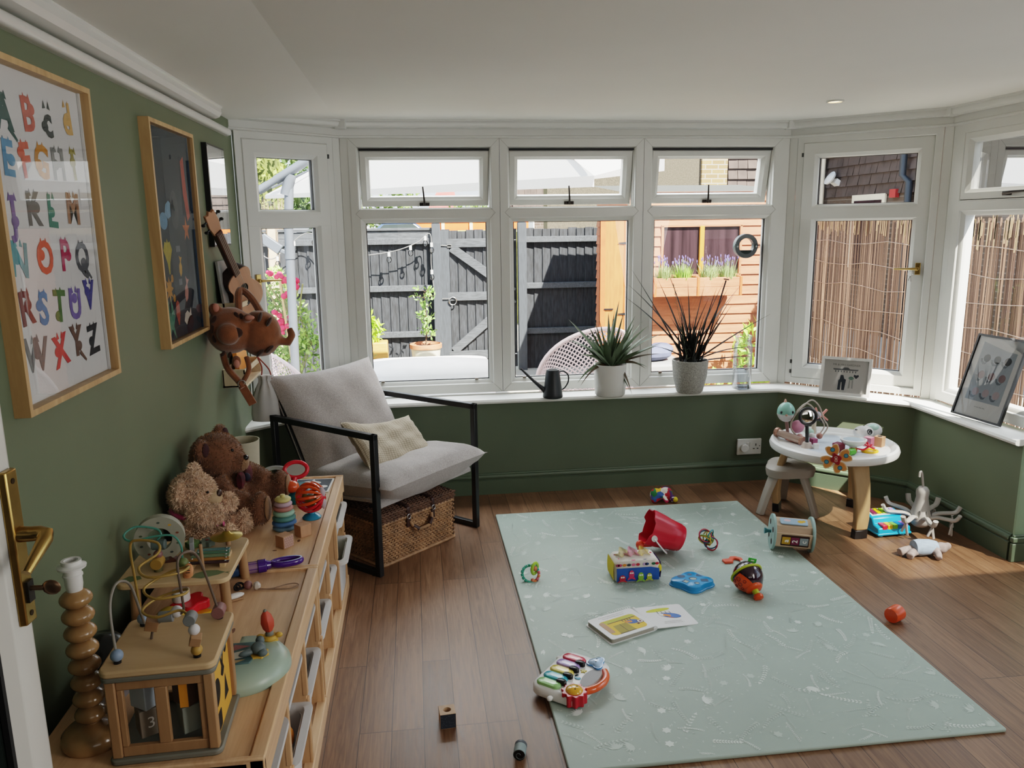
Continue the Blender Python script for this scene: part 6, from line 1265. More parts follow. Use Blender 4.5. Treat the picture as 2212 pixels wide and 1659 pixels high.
scarf('d77a9a', -.015, 'scarf_pink'); scarf('d8bb52', .035, 'scarf_yellow'); scarf('d0c07a', -.055, 'scarf_pale')
# bucket
t = thing('toy_bucket', 'red plastic castle bucket lying on its side with a white handle', 'bucket', (1.135, 3.40, MZ))
ax = V((-.92, .1, .36)).normalized(); q = ax.to_track_quat('Z', 'Y').to_matrix().to_4x4(); BM = MX.Translation((.075, -.01, .066)) @ q
b = B(P('bucket_red', 'c01630', .28, var=.03)); nn = 48
def br(r, z, cr=0): return [V((cos(2*pi*k/nn)*(r+.005*(1 if (k//6) % 2 else -1)*cr), sin(2*pi*k/nn)*(r+.005*(1 if (k//6) % 2 else -1)*cr), z)) for k in range(nn)]
rimz = lambda k: .165+.012*(1 if (k//6) % 2 else 0)
b.X = BM; b.loft([br(.001, 0), br(.058, 0), br(.062, .006), br(.062, .014), br(.066, .018), br(.074, .07, .4), br(.083, .12, .8), [V((p.x, p.y, rimz(k))) for k, p in enumerate(br(.09, 0, 1))], [V((p.x*.96, p.y*.96, rimz(k))) for k, p in enumerate(br(.09, 0, 1))], br(.07, .05), br(.058, .008), br(.001, .006)], cap=False); ob('pail', b, t, ang=50)
b = B(WHITEP); b.X = BM; b.tube([(.094*cos(a), -.015-.068*sin(a), .15-.105*sin(a)) for a in [pi*k/20 for k in range(21)]], .009, 8, flat=.4); b.cyl((.086, -.015, .15), (.097, -.015, .15), .014, n=16); b.cyl((-.086, -.015, .15), (-.097, -.015, .15), .014, n=16); ob('handle', b, t)
t = thing('orange_shaker', 'small orange toy shaker peeping out beside the red bucket', 'toy', (1.005, 3.375, MZ)); b = B(P('toy_orange2', 'd8492a', .3)); b.ball((0, 0, .055), (.02, .02, .022), 14); b.cyl((0, 0, .0), (.0, 0, .04), .012); b.cyl((.01, .01, .05), (.06, .02, .045), .012); ob('shaker', b, t)
# looped tube ball
t = thing('loop_teether', 'tangled ball of coloured plastic loops with a red and lime centre', 'teether', (1.345, 3.40, MZ+.052))
for k, (c_, rx, ry, off) in enumerate((('a82a3e', .9, .2, (-.012, 0, .018)), ('2a7f88', 1.2, 2.2, (.012, 0, .014)), ('c9a83c', .2, 1.0, (-.014, 0, -.006)), ('c9a83c', 1.5, .5, (.004, 0, 0)), ('a82a3e', 1.9, -.6, (.016, -.012, -.02)), ('22405f', .6, 2.6, (-.01, 0, .012)), ('22405f', 1.3, -.3, (.014, -.01, -.018)), ('6f9a3c', .4, -.8, (-.008, 0, .002)), ('8a7f3a', 2.2, .9, (.008, .01, .002)))):
    b = B(P('loop_'+c_, c_, .35, var=.02)); b.torus(off, .031, .0032, (rx, ry, k*.5), 32, 8); ob('loop', b, t)
b = B(RED); b.box((.005, 0, .008), (.022, .022, .014), (.4, .3, .2)); ob('centre', b, t, bevel=.004); b = B(P('toy_lime', '8fc321', .25)); b.box((.009, -.003, -.008), (.022, .022, .012), (.4, .3, .2)); ob('centre', b, t, bevel=.004)
t = thing('puzzle_piece', 'flat orange zigzag plastic piece lying behind the clear ball toy', 'toy piece', (1.41, 3.25, MZ), R(-5)); b = B(P('toy_orange3', 'cf4a26', .4)); b.prism([(-.045, -.03), (-.005, -.025), (0, -.005), (.012, .012), (.03, .0), (.028, -.014), (.045, -.01), (.046, .012), (.02, .032), (-.005, .03), (-.018, .008), (-.05, .004)], 0, .012); ob('piece', b, t, bevel=.003)
b = B(WHITEP); b.box((.037, -.017, .006), (.012, .008, .008)); ob('white_tip', b, t, bevel=.001)
# blue shape sorter lid
t = thing('shape_sorter_lid', 'bright blue shape sorter lid with cut-out holes lying on the mat', 'toy lid', (1.142, 3.045, MZ), R(-8))
SBL = P('sorter_blue', '1f86c6', .3, var=.02); fo_ = [((.082+.011*cos(4*a))*cos(a)*1.02, (.073+.010*cos(4*a+.4))*sin(a)) for a in [2*pi*k/64 for k in range(64)]]
b = B(SBL); b.loft([[V((x*s_, y*s_, z)) for x, y in fo_] for s_, z in ((1.03, 0), (1.03, .005), (.99, .007), (.95, .024), (.9, .027), (.3, .0275), (.02, .0275))]); ob('lid', b, t, ang=40)
b = B(P('hole_dark_blue', '0f3f62', .5)); b.flat(circ(.018, 20, .004, .004, .015), .0279); b.flat(circ(.017, 20, -.042, .026, .014), .0279); b.flat(circ(.01, 16, -.002, .045), .0279); b.flat([(.022, .028), (.052, .026), (.03, .052)], .0279); b.flat(rrect(.032, .026, .004, 3, .05, -.012), .0279); b.flat([(x-.032, y-.022) for x, y in starp(.019, .012, 4, 0)], .0279); b.flat(circ(.012, 16, .012, -.04), .0279); ob('hole', b, t, smooth=False)
b = B(MATG); b.flat(circ(.0135, 18, .005, .001, .010), .0281); b.flat([(x*.7-.031, y*.7-.025) for x, y in starp(.019, .012, 4, 0)], .0281); b.flat(circ(.008, 14, .013, -.042, .006), .0281); ob('mat_through_hole', b, t, smooth=False)
# clear bug spinner
t = thing('spinner_ball', 'ball toy with orange ladybird shell, dark clear dome and lime collar', 'toy', (1.352, 2.955, MZ+.066))
am = V((.12, -.78, -.50)).normalized(); SM = am.to_track_quat('Z', 'Y').to_matrix().to_4x4()
b = B(P('dome_purple', '2a1020', .05, var=.2, coat=.6)); b.X = SM; b.lathe([(.064*sin(a), .064*cos(a)) for a in [pi*k/18 for k in range(19)]], 40); ob('clear_dome', b, t)
b = B(P('toy_orange4', 'cf4d17', .28, var=.04)); b.X = SM
b.loft([[V((.0662*sin(th)*cos(a), .0662*sin(th)*sin(a), .0662*cos(th))) for a in [2.1+2.3*k/20 for k in range(21)]] for th in [.35+1.25*j/10 for j in range(11)]], cap=False) if False else b.grid(lambda u, v: V((.0662*sin(.35+1.2*v)*cos(2.2+2.4*(u-.5)*(1-.5*v)+.9), .0662*sin(.35+1.2*v)*sin(2.2+2.4*(u-.5)*(1-.5*v)+.9), .0662*cos(.35+1.2*v))), 20, 12); b.lathe([(.01, .07), (.03, .068), (.038, .06), (.036, .052)], 32, cap=False); sh = ob('orange_shell', b, t, ang=60)
b = B(P('shell_red', '9c2a2a', .3)); b.X = SM; b.grid(lambda u, v: V((.0655*sin(.45+.9*v)*cos(-.6+1.2*(u-.5)), .0655*sin(.45+.9*v)*sin(-.6+1.2*(u-.5)), .0655*cos(.45+.9*v))), 10, 8); ob('red_shell', b, t)
b = B(P('ink_dark_red', '6a1f18', .5)); b.X = SM
for u, v, r_ in ((.3, .8, .009), (.55, .9, .007), (.45, .55, .008), (.7, .7, .006), (.2, .5, .006), (.6, .35, .006)):
    th, a = .35+1.2*v, 2.2+2.4*(u-.5)*(1-.5*v)+.9; n_ = V((sin(th)*cos(a), sin(th)*sin(a), cos(th))); b.X = SM @ MX.Translation(n_*.0668) @ n_.to_track_quat('Z', 'Y').to_matrix().to_4x4(); b.torus((0, 0, 0), r_, .0013, (0, 0, 0), 16, 5)
ob('printed_ring', b, sh)
b = B(P('toy_lime3', 'a8b428', .3)); b.X = SM; b.torus((0, 0, -.014), .0645, .0055, (0, 0, 0), 40, 10); ob('lime_collar', b, t)
b = B(P('toy_lime3', 'a8b428', .3)); b.X = SM; b.cyl((0, 0, .066), (0, 0, .092), .015, .012, n=20); kn = ob('neck', b, t)
b = B(P('toy_orange4', 'cf4d17', .28)); b.X = SM; b.lathe([(0, .088), (.016, .09), (.021, .098), (.019, .108), (0, .113)], 24); ob('knob', b, kn, ang=60)
b = B(P('tag_green', '3fae3a', .6)); b.box((.028, .025, .06), (.034, .004, .018), (.0, .2, -.2)); b.mat(PAPER); b.box((.028, .0225, .06), (.014, .002, .004), (.0, .2, -.2)); ob('cloth_tag', b, t)
# alphabet roller
t = thing('activity_roller', 'wooden roller toy with pale green end discs and letter cubes in a slot', 'toy', (1.738, 3.345, .092)); t.rotation_euler = (0, R(3), R(-16))
DISC = P('disc_sage', '8ea9a5', .45); RWD = wood('roller_wood', 'b59a80', 'c9b096', 0, 8, 6, .5)
for s_ in (-1, 1): b = B(DISC); b.X = MX.Rotation(pi/2, 4, 'Y'); b.prism(circ(.085, 40), s_*.088-.006, s_*.088+.006); ob('end_disc', b, t, bevel=.003)
hexp = [(.071*cos(a+.26), .071*sin(a+.26)) for a in [2*pi*k/6 for k in range(6)]]
b = B(RWD); b.X = MX.Rotation(pi/2, 4, 'Y'); b.prism([(-y_, x_) for x_, y_ in hexp], -.083, .083); ob('drum', b, t, bevel=.002)
# front face panel of the drum
fa = R(-90+2); FM = MX.Rotation(R(10), 4, 'X') @ MX(((1, 0, 0, 0), (0, 0, 1, -.064), (0, 1, 0, 0), (0, 0, 0, 1)))
b = B(RWD); b.X = FM; b.bb((-.082, -.036, -.006), (.082, .036, .0)); pn = ob('front_panel', b, t, bevel=.001)
b = B(P('slot_brown', '3a241a', .8)); b.X = FM
for y in (.023, -.023): b.prism(rrect(.128, .012, .0058, 5, .005, y), -.0075, -.0066)
b.bb((-.058, -.02, -.0075), (.068, .02, -.0066)); ob('slot', b, pn)
for k, (c_, s_) in enumerate((('b38a1e', 'a'), ('6e1f42', '2'), ('8a979b', 'c'))):
    x = -.036+k*.04; b = B(P('cube_'+c_, c_, .45)); b.X = FM; b.box((x, 0, -.008), (.038, .037, .008)); o = ob('letter_cube', b, t, bevel=.001)
    b = B(PAPER); b.X = FM @ MX.Translation((x, .0, -.0126)) @ MX.Rotation(R(90 if s_ != '2' else 90), 4, 'Z'); b.text(s_, .034, bold=.0006); ob('letter', b, o, smooth=False)
b = B(P('panel_sky', '8fa9bd', .4)); b.X = MX.Rotation(R(-70), 4, 'X') @ MX(((1, 0, 0, 0), (0, 0, 1, -.066), (0, 1, 0, 0), (0, 0, 0, 1))); b.prism(rrect(.125, .042, .006, 3), -.006, .0); tp = ob('picture_tile', b, t, bevel=.001)
b = B(P('ink_duck', 'c9a03a', .6)); M_ = MX.Rotation(R(-70), 4, 'X') @ MX(((1, 0, 0, 0), (0, 0, 1, -.0725), (0, 1, 0, 0), (0, 0, 0, 1))); b.X = M_; b.flat(circ(.014, 14, .03, .0, .01)); b.flat(circ(.008, 12, .045, .004)); b.mat(P('ink_pinkish', 'c8aab0', .6)); b.flat(circ(.016, 14, -.03, .003, .008)); ob('printed_animals', b, tp, smooth=False)
b = B(P('knob_teal', '3f7f86', .5)); b.X = MX.Rotation(pi/2, 4, 'Y'); b.lathe([(0, -.125), (.014, -.125), (.014, -.121), (.008, -.108), (.008, -.092), (0, -.092)], 20); ob('end_knob', b, t, ang=50)
b = B(P('slot_brown', '3a241a', .8)); b.X = MX.Rotation(pi/2, 4, 'Y')
for a in (.9, 2.4, 4.2, 5.6): b.prism(circ(.014, 14, .05*cos(a), .05*sin(a)), -.0947, -.0942)
ob('hole', b, t)

# ------------------------------------------------------------------ toys on the floor
def patchwork():
    m, nt, o = newmat('patchwork_cloth'); L = nt.links.new; b_ = nd(nt, 'ShaderNodeBsdfPrincipled', i_Roughness=.85); L(b_.outputs[0], o.inputs[0]); tc = nd(nt, 'ShaderNodeTexCoord'); v = nd(nt, 'ShaderNodeTexVoronoi', i_Scale=32.0); v.distance = 'CHEBYCHEV'; L(tc.outputs['Object'], v.inputs['Vector']); s_ = nd(nt, 'ShaderNodeSeparateColor'); L(v.outputs['Color'], s_.inputs[0]); r = nd(nt, 'ShaderNodeValToRGB'); r.color_ramp.interpolation = 'CONSTANT'; e = r.color_ramp.elements
    cs = ('b02434', '2f7a4a', 'e4dcd2', 'c8366a', 'd8b02c', '3a5f9a', 'e8e2d8', 'a82a3a', '54306a'); e[0].color = lin(cs[0]); e[1].position = .12; e[1].color = lin(cs[1])
    for i, c_ in enumerate(cs[2:]): k = e.new(.23+i*.11); k.color = lin(c_)
    L(s_.outputs[0], r.inputs[0]); L(r.outputs[0], b_.inputs['Base Color']); return m
t = thing('patchwork_elephant', 'small multicoloured patchwork soft toy lying beyond the far edge of the mat', 'soft toy', (1.34, 4.105, 0)); 
bl = blob([((-.03, 0, .04), (.035, .034, .04)), ((.025, .01, .042), (.045, .036, .042)), ((.06, -.02, .02), (.02, .02, .02)), ((-.045, -.02, .02), (.02, .02, .02)), ('t', [(0, -.03, .045), (.012, -.05, .025), (.02, -.06, .014)], [.012, .012, .01])], .006, 2)
b = B(patchwork()); b.add(bl[0], bl[1]); bd = ob('body', b, t, ang=180); b = B(P('cloth_yellow', 'd6c02e', .8)); b.ball((.072, -.03, .018), (.016, .018, .016), 12); ob('foot', b, bd)
t = thing('plush_bunny', 'grey plush animal in a pale blue jumper lying in the patch of sun', 'soft toy', (2.335, 3.205, 0)); t.rotation_euler = (0, 0, R(-4))
BGR = P('bunny_grey', '9b8f8c', .95, var=.15, vs=60, bump=.3, bs=200)
bl = blob([((.075, 0, .034), (.032, .028, .027)), ((.1, -.008, .045), (.018, .016, .018)), ((0, 0, .036), (.055, .035, .034)), ('t', [(-.04, -.01, .03), (-.08, -.025, .022), (-.1, -.045, .016)], [.02, .018, .018]), ('t', [(-.04, .01, .03), (-.085, .01, .026), (-.125, .0, .018)], [.02, .018, .02]), ('t', [(.035, -.02, .035), (.03, -.055, .024), (.022, -.075, .014)], [.018, .017, .015]), ('t', [(.035, .02, .035), (.04, .06, .02)], [.018, .016])], .005, 3)
b = B(BGR); b.add(bl[0], bl[1]); bd = ob('body', b, t, ang=180)
b = B(P('jumper_blue', 'a4b8cc', .9, var=.12, vs=30, bump=.4, bs=300, stretch=(1, 8, 1))); b.loft([[V((x, cos(2*pi*k/26)*ry, .04+sin(2*pi*k/26)*rz)) for k in range(26)] for x, ry, rz in ((-.062, .02, .022), (-.058, .036, .035), (-.03, .041, .039), (.02, .038, .036), (.05, .026, .028), (.055, .02, .02))]); ob('jumper', b, bd, ang=60)
t = thing('orange_cup', 'orange plastic stacking cup lying on the floor right of the mat', 'cup', (1.823, 2.645, .031)); t.rotation_euler = (R(0), R(0), R(28))
b = B(P('cup_orange', 'd9501f', .3, var=.02)); b.X = MX.Rotation(pi/2, 4, 'Y'); b.lathe([(0, -.027), (.027, -.027), (.03, -.022), (.031, .027), (.028, .027), (.027, -.02), (0, -.02)], 32); ob('cup', b, t, ang=40)
NAVY = P('block_navy', '2c343f', .6, var=.1)
t = thing('holed_block', 'wooden block with a round hole and a speckled navy face, on the floor', 'toy block', (.052, 2.243, 0), R(4))
s_ = .05; hc = circ(.0125, 24); sq = []
for a in range(24):
    an = 2*pi*a/24; k = 1/max(abs(cos(an)), abs(sin(an))); sq.append((cos(an)*k*s_/2, sin(an)*k*s_/2))
b = B(P('block_pale', 'b59678', .55, var=.06)); b.loft([[V((x, y, z)) for x, y in P_] for P_, z in ((sq, 0), (sq, s_), (hc, s_), (hc, .012), ([(x*.05, y*.05) for x, y in hc], .012))], cap=True); ob('cube', b, t, ang=30)
b = B(NAVY); b.add([(-s_/2+.001, -s_/2-.0005, .001), (s_/2-.001, -s_/2-.0005, .001), (s_/2-.001, -s_/2-.0005, s_-.001), (-s_/2+.001, -s_/2-.0005, s_-.001)], [(0, 1, 2, 3)]); o = ob('navy_face', b, t, smooth=False)
b = B(P('dot_grey', '7d8894', .6))
for k in range(26): b.X = MX.Translation((RND.uniform(-.021, .021), -s_/2-.0008, RND.uniform(.004, s_-.004))) @ MX.Rotation(pi/2, 4, 'X'); b.flat(circ(.0008, 6))
ob('speckle', b, o, smooth=False)
t = thing('spiral_cylinder', 'grey-blue wooden cylinder with a black spiral end, near the mat corner', 'toy block', (.26, 2.06, .0185)); t.rotation_euler = (0, 0, R(-14))
b = B(P('cyl_greyblue', '7c8c8c', .5)); b.X = MX.Rotation(pi/2, 4, 'X'); b.cyl((0, 0, -.012), (0, 0, .024), .0185, n=32); b.mat(P('cyl_dark', '3c444c', .5)); b.cyl((0, 0, -.024), (0, 0, -.012), .0187, n=32); ob('cylinder', b, t, bevel=.0015)
b = B(BLACKP); b.X = MX.Rotation(pi/2, 4, 'X'); b.flat(circ(.0172, 28), .0243); o = ob('black_end', b, t, smooth=False)
b = B(P('spiral_grey', '5a6264', .6)); b.X = MX.Rotation(pi/2, 4, 'X'); b.tube([((.002+.0022*a)*cos(a), (.002+.0022*a)*sin(a), .0245) for a in [.3+k*.2 for k in range(31)]], .0011, 5); ob('spiral', b, o)
# ------------------------------------------------------------------ activity table, stool and the toys round them
PW = P('table_white', 'd9d9d6', .3, var=.015); WL = wood('table_leg_wood', '9a7d58', 'b3966e', 2, 7, 5, .5)
t = thing('activity_table', 'round white activity table on curved wooden legs with black feet', 'toy table', (2.128, 3.712, 0))
b = B(PW); b.lathe([(0, .385), (.25, .385), (.27, .380), (.300, .380), (.312, .387), (.316, .403), (.31, .42), (.297, .426), (.285, .420), (.27, .406), (.0, .404)], 64); ob('table_top', b, t, ang=40)
b = B(P('panel_pale_blue', 'c3ced8', .35)); b.cyl((.02, .0, .404), (.02, .0, .4055), .2, n=48); ob('play_panel', b, t)
for ang_ in (-86, 32, 142):
    a = R(ang_); d = V((cos(a), sin(a), 0)); s_ = V((-sin(a), cos(a), 0)); b = B(WL)
    rows = [(.205, .383, .05), (.225, .368, .046), (.25, .28, .043), (.268, .18, .039), (.272, .10, .036), (.266, .045, .034)]
    b.loft([[d*(r+o_)+s_*w_*k+V((0, 0, z)) for o_, k in ((-.016, -1), (.016, -1), (.021, 0), (.016, 1), (-.016, 1))] for r, z, w_ in rows]); lg = ob('leg', b, t, bevel=.006, ang=60)
    b = B(BLACKP); b.loft([[d*(r+o_)+s_*w_*k+V((0, 0, z)) for o_, k in ((-.017, -1), (.017, -1), (.022, 0), (.017, 1), (-.017, 1))] for r, z, w_ in ((.266, .045, .0345), (.264, .0, .035))]); ob('foot_cap', b, lg, bevel=.002)
ZT_ = .404
b = B(P('bird_stalk', 'a5867e', .4)); b.cyl((-.165, .165, ZT_), (-.185, .155, .5), .009, n=14); bs_ = ob('bird_stalk', b, t)
b = B(P('bird_mint', '8cc0b2', .25, var=.02)); b.X = MX.Translation((-.193, .15, .552)); b.lathe([(.046*sin(th), .055*cos(th)) for th in [pi*.56*k/12 for k in range(13)]], 28); b.mat(P('bird_white', 'd4d2d0', .3)); b.lathe([(.0465*sin(th), .052*cos(th)) for th in [pi*.54+pi*.46*k/10 for k in range(11)]], 28); ob('bird_body', b, bs_, ang=60)
b = B(P('bird_peach', 'cfa08c', .4)); b.X = MX.Translation((-.193, .15, .552)); b.ball((-.018, -.043, -.006), (.007, .007, .006), 10); b.loft([[V((-.004+x*s_, .0, .05+z)) for x in (-.008, .008)]+[V((-.004+x*s_, .01, .05+z)) for x in (.008, -.008)] for s_, z in ((1, 0), (.2, .02))]); ob('beak_and_crest', b, bs_)
b = B(BLACKP); b.X = MX.Translation((-.193, .15, .552)); b.ball((.016, -.041, .008), (.0085, .005, .0085), 12); b.ball((-.038, -.024, .006), (.006, .007, .008), 10); ob('eye', b, bs_)
b = B(P('rattle_clear', 'b39c90', .1, .3)); b.X = MX.Identity(4); b.cyl((-.225, .155, .44), (-.16, .035, .425), .02, n=24); dr = ob('bead_drum', b, t)
b = B(P('rose_gold', 'a98272', .25, .5)); b.cyl((-.233, .17, .442), (-.225, .155, .44), .026, n=24); b.cyl((-.16, .035, .425), (-.154, .024, .424), .026, n=24); ob('drum_cap', b, dr, bevel=.002)
b = B(P('bead_mix', '8a4a3c', .4, var=.9, vs=90)); b.cyl((-.2, .11, .427), (-.165, .045, .42), .0165, n=16); ob('loose_beads', b, dr)
WRC = P('wire_cream', 'a89c90', .35)
for k, (dz, dx) in enumerate(((0, 0), (-.03, .008))):
    b = B(WRC); b.tube(spline([(-.155+dx, .085+k*.02, .432), (-.19+dx, .09+k*.02, .48), (-.175+dx, .095+k*.02, .54), (-.125+dx, .09+k*.02, .60), (-.085, .085+k*.02, .628+dz), (-.04-dx, .09+k*.02, .59+dz), (-.018-dx, .085+k*.02, .53), (.008-dx, .08+k*.02, .48), (-.025-dx, .075+k*.02, .432)], 7), .0038, 8); ob('bead_wire', b, t)
for x, y, z, c_ in ((-.145, .08, .435, 'b88c86'), (-.04, .07, .436, '9a6a5c'), (-.075, .085, .434, 'c7c6c2')): b = B(P('wbead_'+c_, c_, .45)); b.ball((x, y, z), .0165, 16); ob('wire_bead', b, t)
b = B(P('bead_mint', '9fc3b4', .4)); b.ball((-.06, .14, .44), (.025, .02, .02), 14); ob('mint_knob', b, t)
b = B(BLACKP); b.cyl((-.155, -.02, .42), (-.16, -.018, .52), .009, n=14); ms = ob('mirror_stem', b, t)
mm_ = MX.Translation((-.16, -.022, .57)) @ MX.Rotation(R(-12), 4, 'Z') @ MX.Rotation(R(82), 4, 'X')
b = B(BLACKP); b.X = mm_; b.torus((0, 0, 0), .041, .0075, (0, 0, 0), 36, 10); b.cyl((0, 0, -.004), (0, 0, 0), .04, n=36); ob('mirror_frame', b, ms)
b = B(P('toy_mirror', 'e0e0e0', .03, 1)); b.X = mm_; b.ball((0, 0, 0), (.036, .036, .005), 28); ob('mirror', b, ms)
b = B(P('base_cream', 'b9aba2', .4)); b.lathe([(0, ZT_+.03), (.02, ZT_+.028), (.03, ZT_)], 24, (-.155, -.02, 0)); ob('mirror_base', b, ms)
b = B(P('pink_disc', 'bf7f94', .4)); b.ball((-.135, .13, .475), (.04, .02, .036), 18); ob('pink_knob', b, t)
b = B(P('post_cream', 'b7a994', .5)); b.cyl((.015, .235, ZT_), (.015, .235, .50), .012, n=14); ob('fish_post', b, t)
t2 = thing('fish_toy', 'pink star-tailed plush fish toy hooked above the back of the activity table', 'soft toy', (2.150, 3.95, .505))
FP = P('fish_pink', 'cb8378', .6, var=.05)
b = B(FP); b.ball((0, 0, 0), (.03, .02, .022), 16); b.loft([[V((.02+x, y*s_, z*s_)) for y, z in ((-.014, -.012), (.014, -.012), (.014, .012), (-.014, .012))] for x, s_ in ((0, 1), (.025, .6))]); b.bar((.035, 0, 0), (.065, 0, .03), .014, .01); b.bar((.035, 0, 0), (.07, 0, -.03), .018, .01); b.bar((-.02, 0, .005), (-.06, 0, .012), .014, .012); b.lathe([(.014, .012), (.003, .045)], 10); ob('body', b, t2, bevel=.003)
b = B(P('fish_lilac', 'a9a3b0', .6)); b.ball((0.005, -.006, .004), (.024, .018, .019), 14); ob('lilac_band', b, t2)
b = B(BLACKP); b.cyl((-.03, .01, -.012), (.05, .01, -.03), .012, n=12); b.ball((.055, .005, -.036), (.024, .012, .012), 12); b.cyl((.0, .01, -.02), (.01, .02, -.102), .01, n=12); ob('clip', b, t2)
b = B(PW); b.lathe([(0, .405), (.022, .405), (.016, .425), (.02, .432), (.05, .445), (.062, .462), (.064, .47), (.058, .472), (.05, .462), (0, .458)], 36, (.035, -.125, 0)); ob('spinner_dish', b, t, ang=40)
b = B(P('dish_blue', 'a3b4be', .2)); b.lathe([(0, .4625), (.046, .464), (.048, .466), (0, .4655)], 30, (.035, -.125, 0)); ob('dish_panel', b, t)
b = B(P('panda_white', 'c8c6c4', .35)); b.X = MX.Translation((.215, .085, .44)); b.ball((0, 0, 0), (.055, .042, .036), 20); b.ball((.07, .03, .0), (.05, .045, .04), 20); b.mat(P('mint_pale', 'a9c9bd', .3)); b.ball((.06, .01, .022), (.032, .026, .02), 14); pd = ob('animal_knob', b, t)
b = B(BLACKP); b.X = MX.Translation((.215, .085, .44)); b.torus((.012, -.037, .012), .012, .0035, (1.2, 0, 0)); b.ball((.012, -.038, .012), (.006, .004, .006), 10); b.ball((-.048, -.01, .02), (.008, .004, .004), 8); b.ball((.0, .0, .036), (.004, .004, .003), 8); ob('eye', b, pd)
b = B(PW); b.box((-.123, -.052, .418), (.026, .02, .03)); b.X = MX.Translation((-.123, -.052, 0)); ob('white_peg', b, t, bevel=.003)
def minibox(name, lab, x, y, z, d, m_, rz=0, cat='toy block', grp=None):
    b = B(m_); b.box((0, 0, d[2]/2), d); o = ob(name, b, bevel=.0015); o.location = (x, y, z); o.rotation_euler = (0, 0, rz); return tag(o, lab, cat, grp)
minibox('toy_cube', 'small dark pink cube beside the white peg on the activity table', 2.036, 3.745, ZT_+.0015, (.03, .03, .03), P('cube_pink', '8c3f5e', .5), .2)
minibox('toy_cube', 'maroon cube with pink top behind the butterfly clip on the table', 2.094, 3.60, ZT_+.0015, (.045, .045, .042), P('cube_maroon', '7c2c40', .5, var=.1), .5)
minibox('toy_cube', 'shiny pink and maroon cube on the right of the activity table', 2.292, 3.66, ZT_+.0015, (.042, .042, .048), P('cube_metallic_pink', 'a56478', .3, .3), .6)
bk = minibox('toy_cube', 'wooden cube with a round hole in its top at the table right rim', 2.345, 3.65, ZT_+.0015, (.042, .042, .052), P('cube_wood', 'ab8060', .5), .6)
b = B(P('hole_black', '0a0a0a', .9)); b.flat(circ(.012, 18), .0525); ob('hole', b, bk, smooth=False); b = B(P('cube_sage', '9fb8ae', .5)); b.box((.0214, 0, .026), (.0006, .04, .05)); ob('sage_face', b, bk)
t = thing('wooden_tube_block', 'green half-round toy block behind the butterfly clip', 'toy block', (2.118, 3.525, ZT_+.018), R(20)); b = B(P('tube_green', '4b9a24', .4)); b.X = MX.Rotation(pi/2, 4, 'Y'); b.cyl((0, 0, -.02), (0, 0, .02), .0165, n=20); ob('block', b, t, bevel=.001)
t = thing('toy_ring', 'yellow plastic ring under the red toy spoon on the activity table', 'toy', (2.24, 3.56, ZT_+.006)); b = B(YTOY); b.tube([(.036*cos(a), .028*sin(a), 0) for a in [2*pi*k/28 for k in range(28)]], .0075, 8, closed=True); ob('ring', b, t)
t = thing('toy_spoon', 'red plastic toy with crossed arms on top of the yellow ring', 'toy', (2.22, 3.565, ZT_+.02)); b = B(RED); b.tube(spline([(-.045, .0, .0), (-.02, -.012, -.002), (.01, -.005, .008), (.03, .0, .018)], 5), .006, 8, flat=.7); b.tube([(0, .005, .018), (.04, -.012, .0)], .006, 8); b.torus((.0, .0, .024), .012, .005, (.5, .3, 0)); ob('arms', b, t)
minibox('toy_block', 'small orange and blue piece behind the green block', 2.162, 3.575, ZT_+.0015, (.03, .02, .022), P('piece_orange', 'c98a52', .5), .4)
# butterfly spinner stuck to the rim
t = thing('butterfly_spinner', 'orange four-petal spinner with red middle stuck on the table rim', 'toy', (1.962, 3.386, .437)); t.rotation_euler = (R(82), 0, R(-32)); t.rotation_euler = (R(84), 0, R(-30))
PETO = P('petal_orange', 'c98440', .45, var=.04); PETR = P('petal_rim', 'd2b08a', .5)
for k in range(4):
    a = pi/2*k+.42; pet = spline([(.012, .0, 0), (.03, .026, 0), (.062, .03, 0), (.068, .012, 0), (.06, 0, 0), (.068, -.012, 0), (.062, -.03, 0), (.03, -.026, 0)], 4, True); pp = [(p.x, p.y) for p in pet]
    b = B(PETR); b.X = MX.Rotation(a, 4, 'Z'); b.prism(pp, 0, .008); pe = ob('petal', b, t, bevel=.001)
    b = B(PETO); b.X = MX.Rotation(a, 4, 'Z'); b.flat([((x-.042)*.84+.042, y*.84) for x, y in pp], .0084); b.mat(P('petal_ring_blue', '33576a', .5)); b.flat(circ(.011, 18, .046, 0), .0087); b.mat(P('petal_dot_blue', '4a8ea0', .4)); b.flat(circ(.0075, 18, .046, 0), .009); ob('painted_dot', b, pe, smooth=False)
b = B(P('spinner_red', '8f1620', .4)); b.X = MX.Rotation(.42, 4, 'Z'); b.prism([((.022+.004*cos(4*a))*cos(a), (.026+.004*cos(4*a))*sin(a)) for a in [2*pi*k/40 for k in range(40)]], .008, .018); hb = ob('hub', b, t, bevel=.002)
b = B(P('ink_ivory', 'd8c0b4', .6)); b.X = MX.Translation((0, 0, .0185)) @ MX.Rotation(-1.5, 4, 'Z')
for s_ in (-1, 1): b.tube([(s_*.008+.004*cos(a), .006*sin(a)-.001, 0) for a in [k*.42 for k in range(16)]], .0009, 4); b.tube([(s_*.003, .003-.004*k, 0) for k in range(3)], .0008, 4)
b.tube([(0, .008, 0), (0, -.008, 0)], .0008, 4); ob('body_line', b, hb)
b = B(CHROME); b.cyl((0, 0, -.01), (0, 0, 0), .012, n=16); ob('suction_cup', b, t)
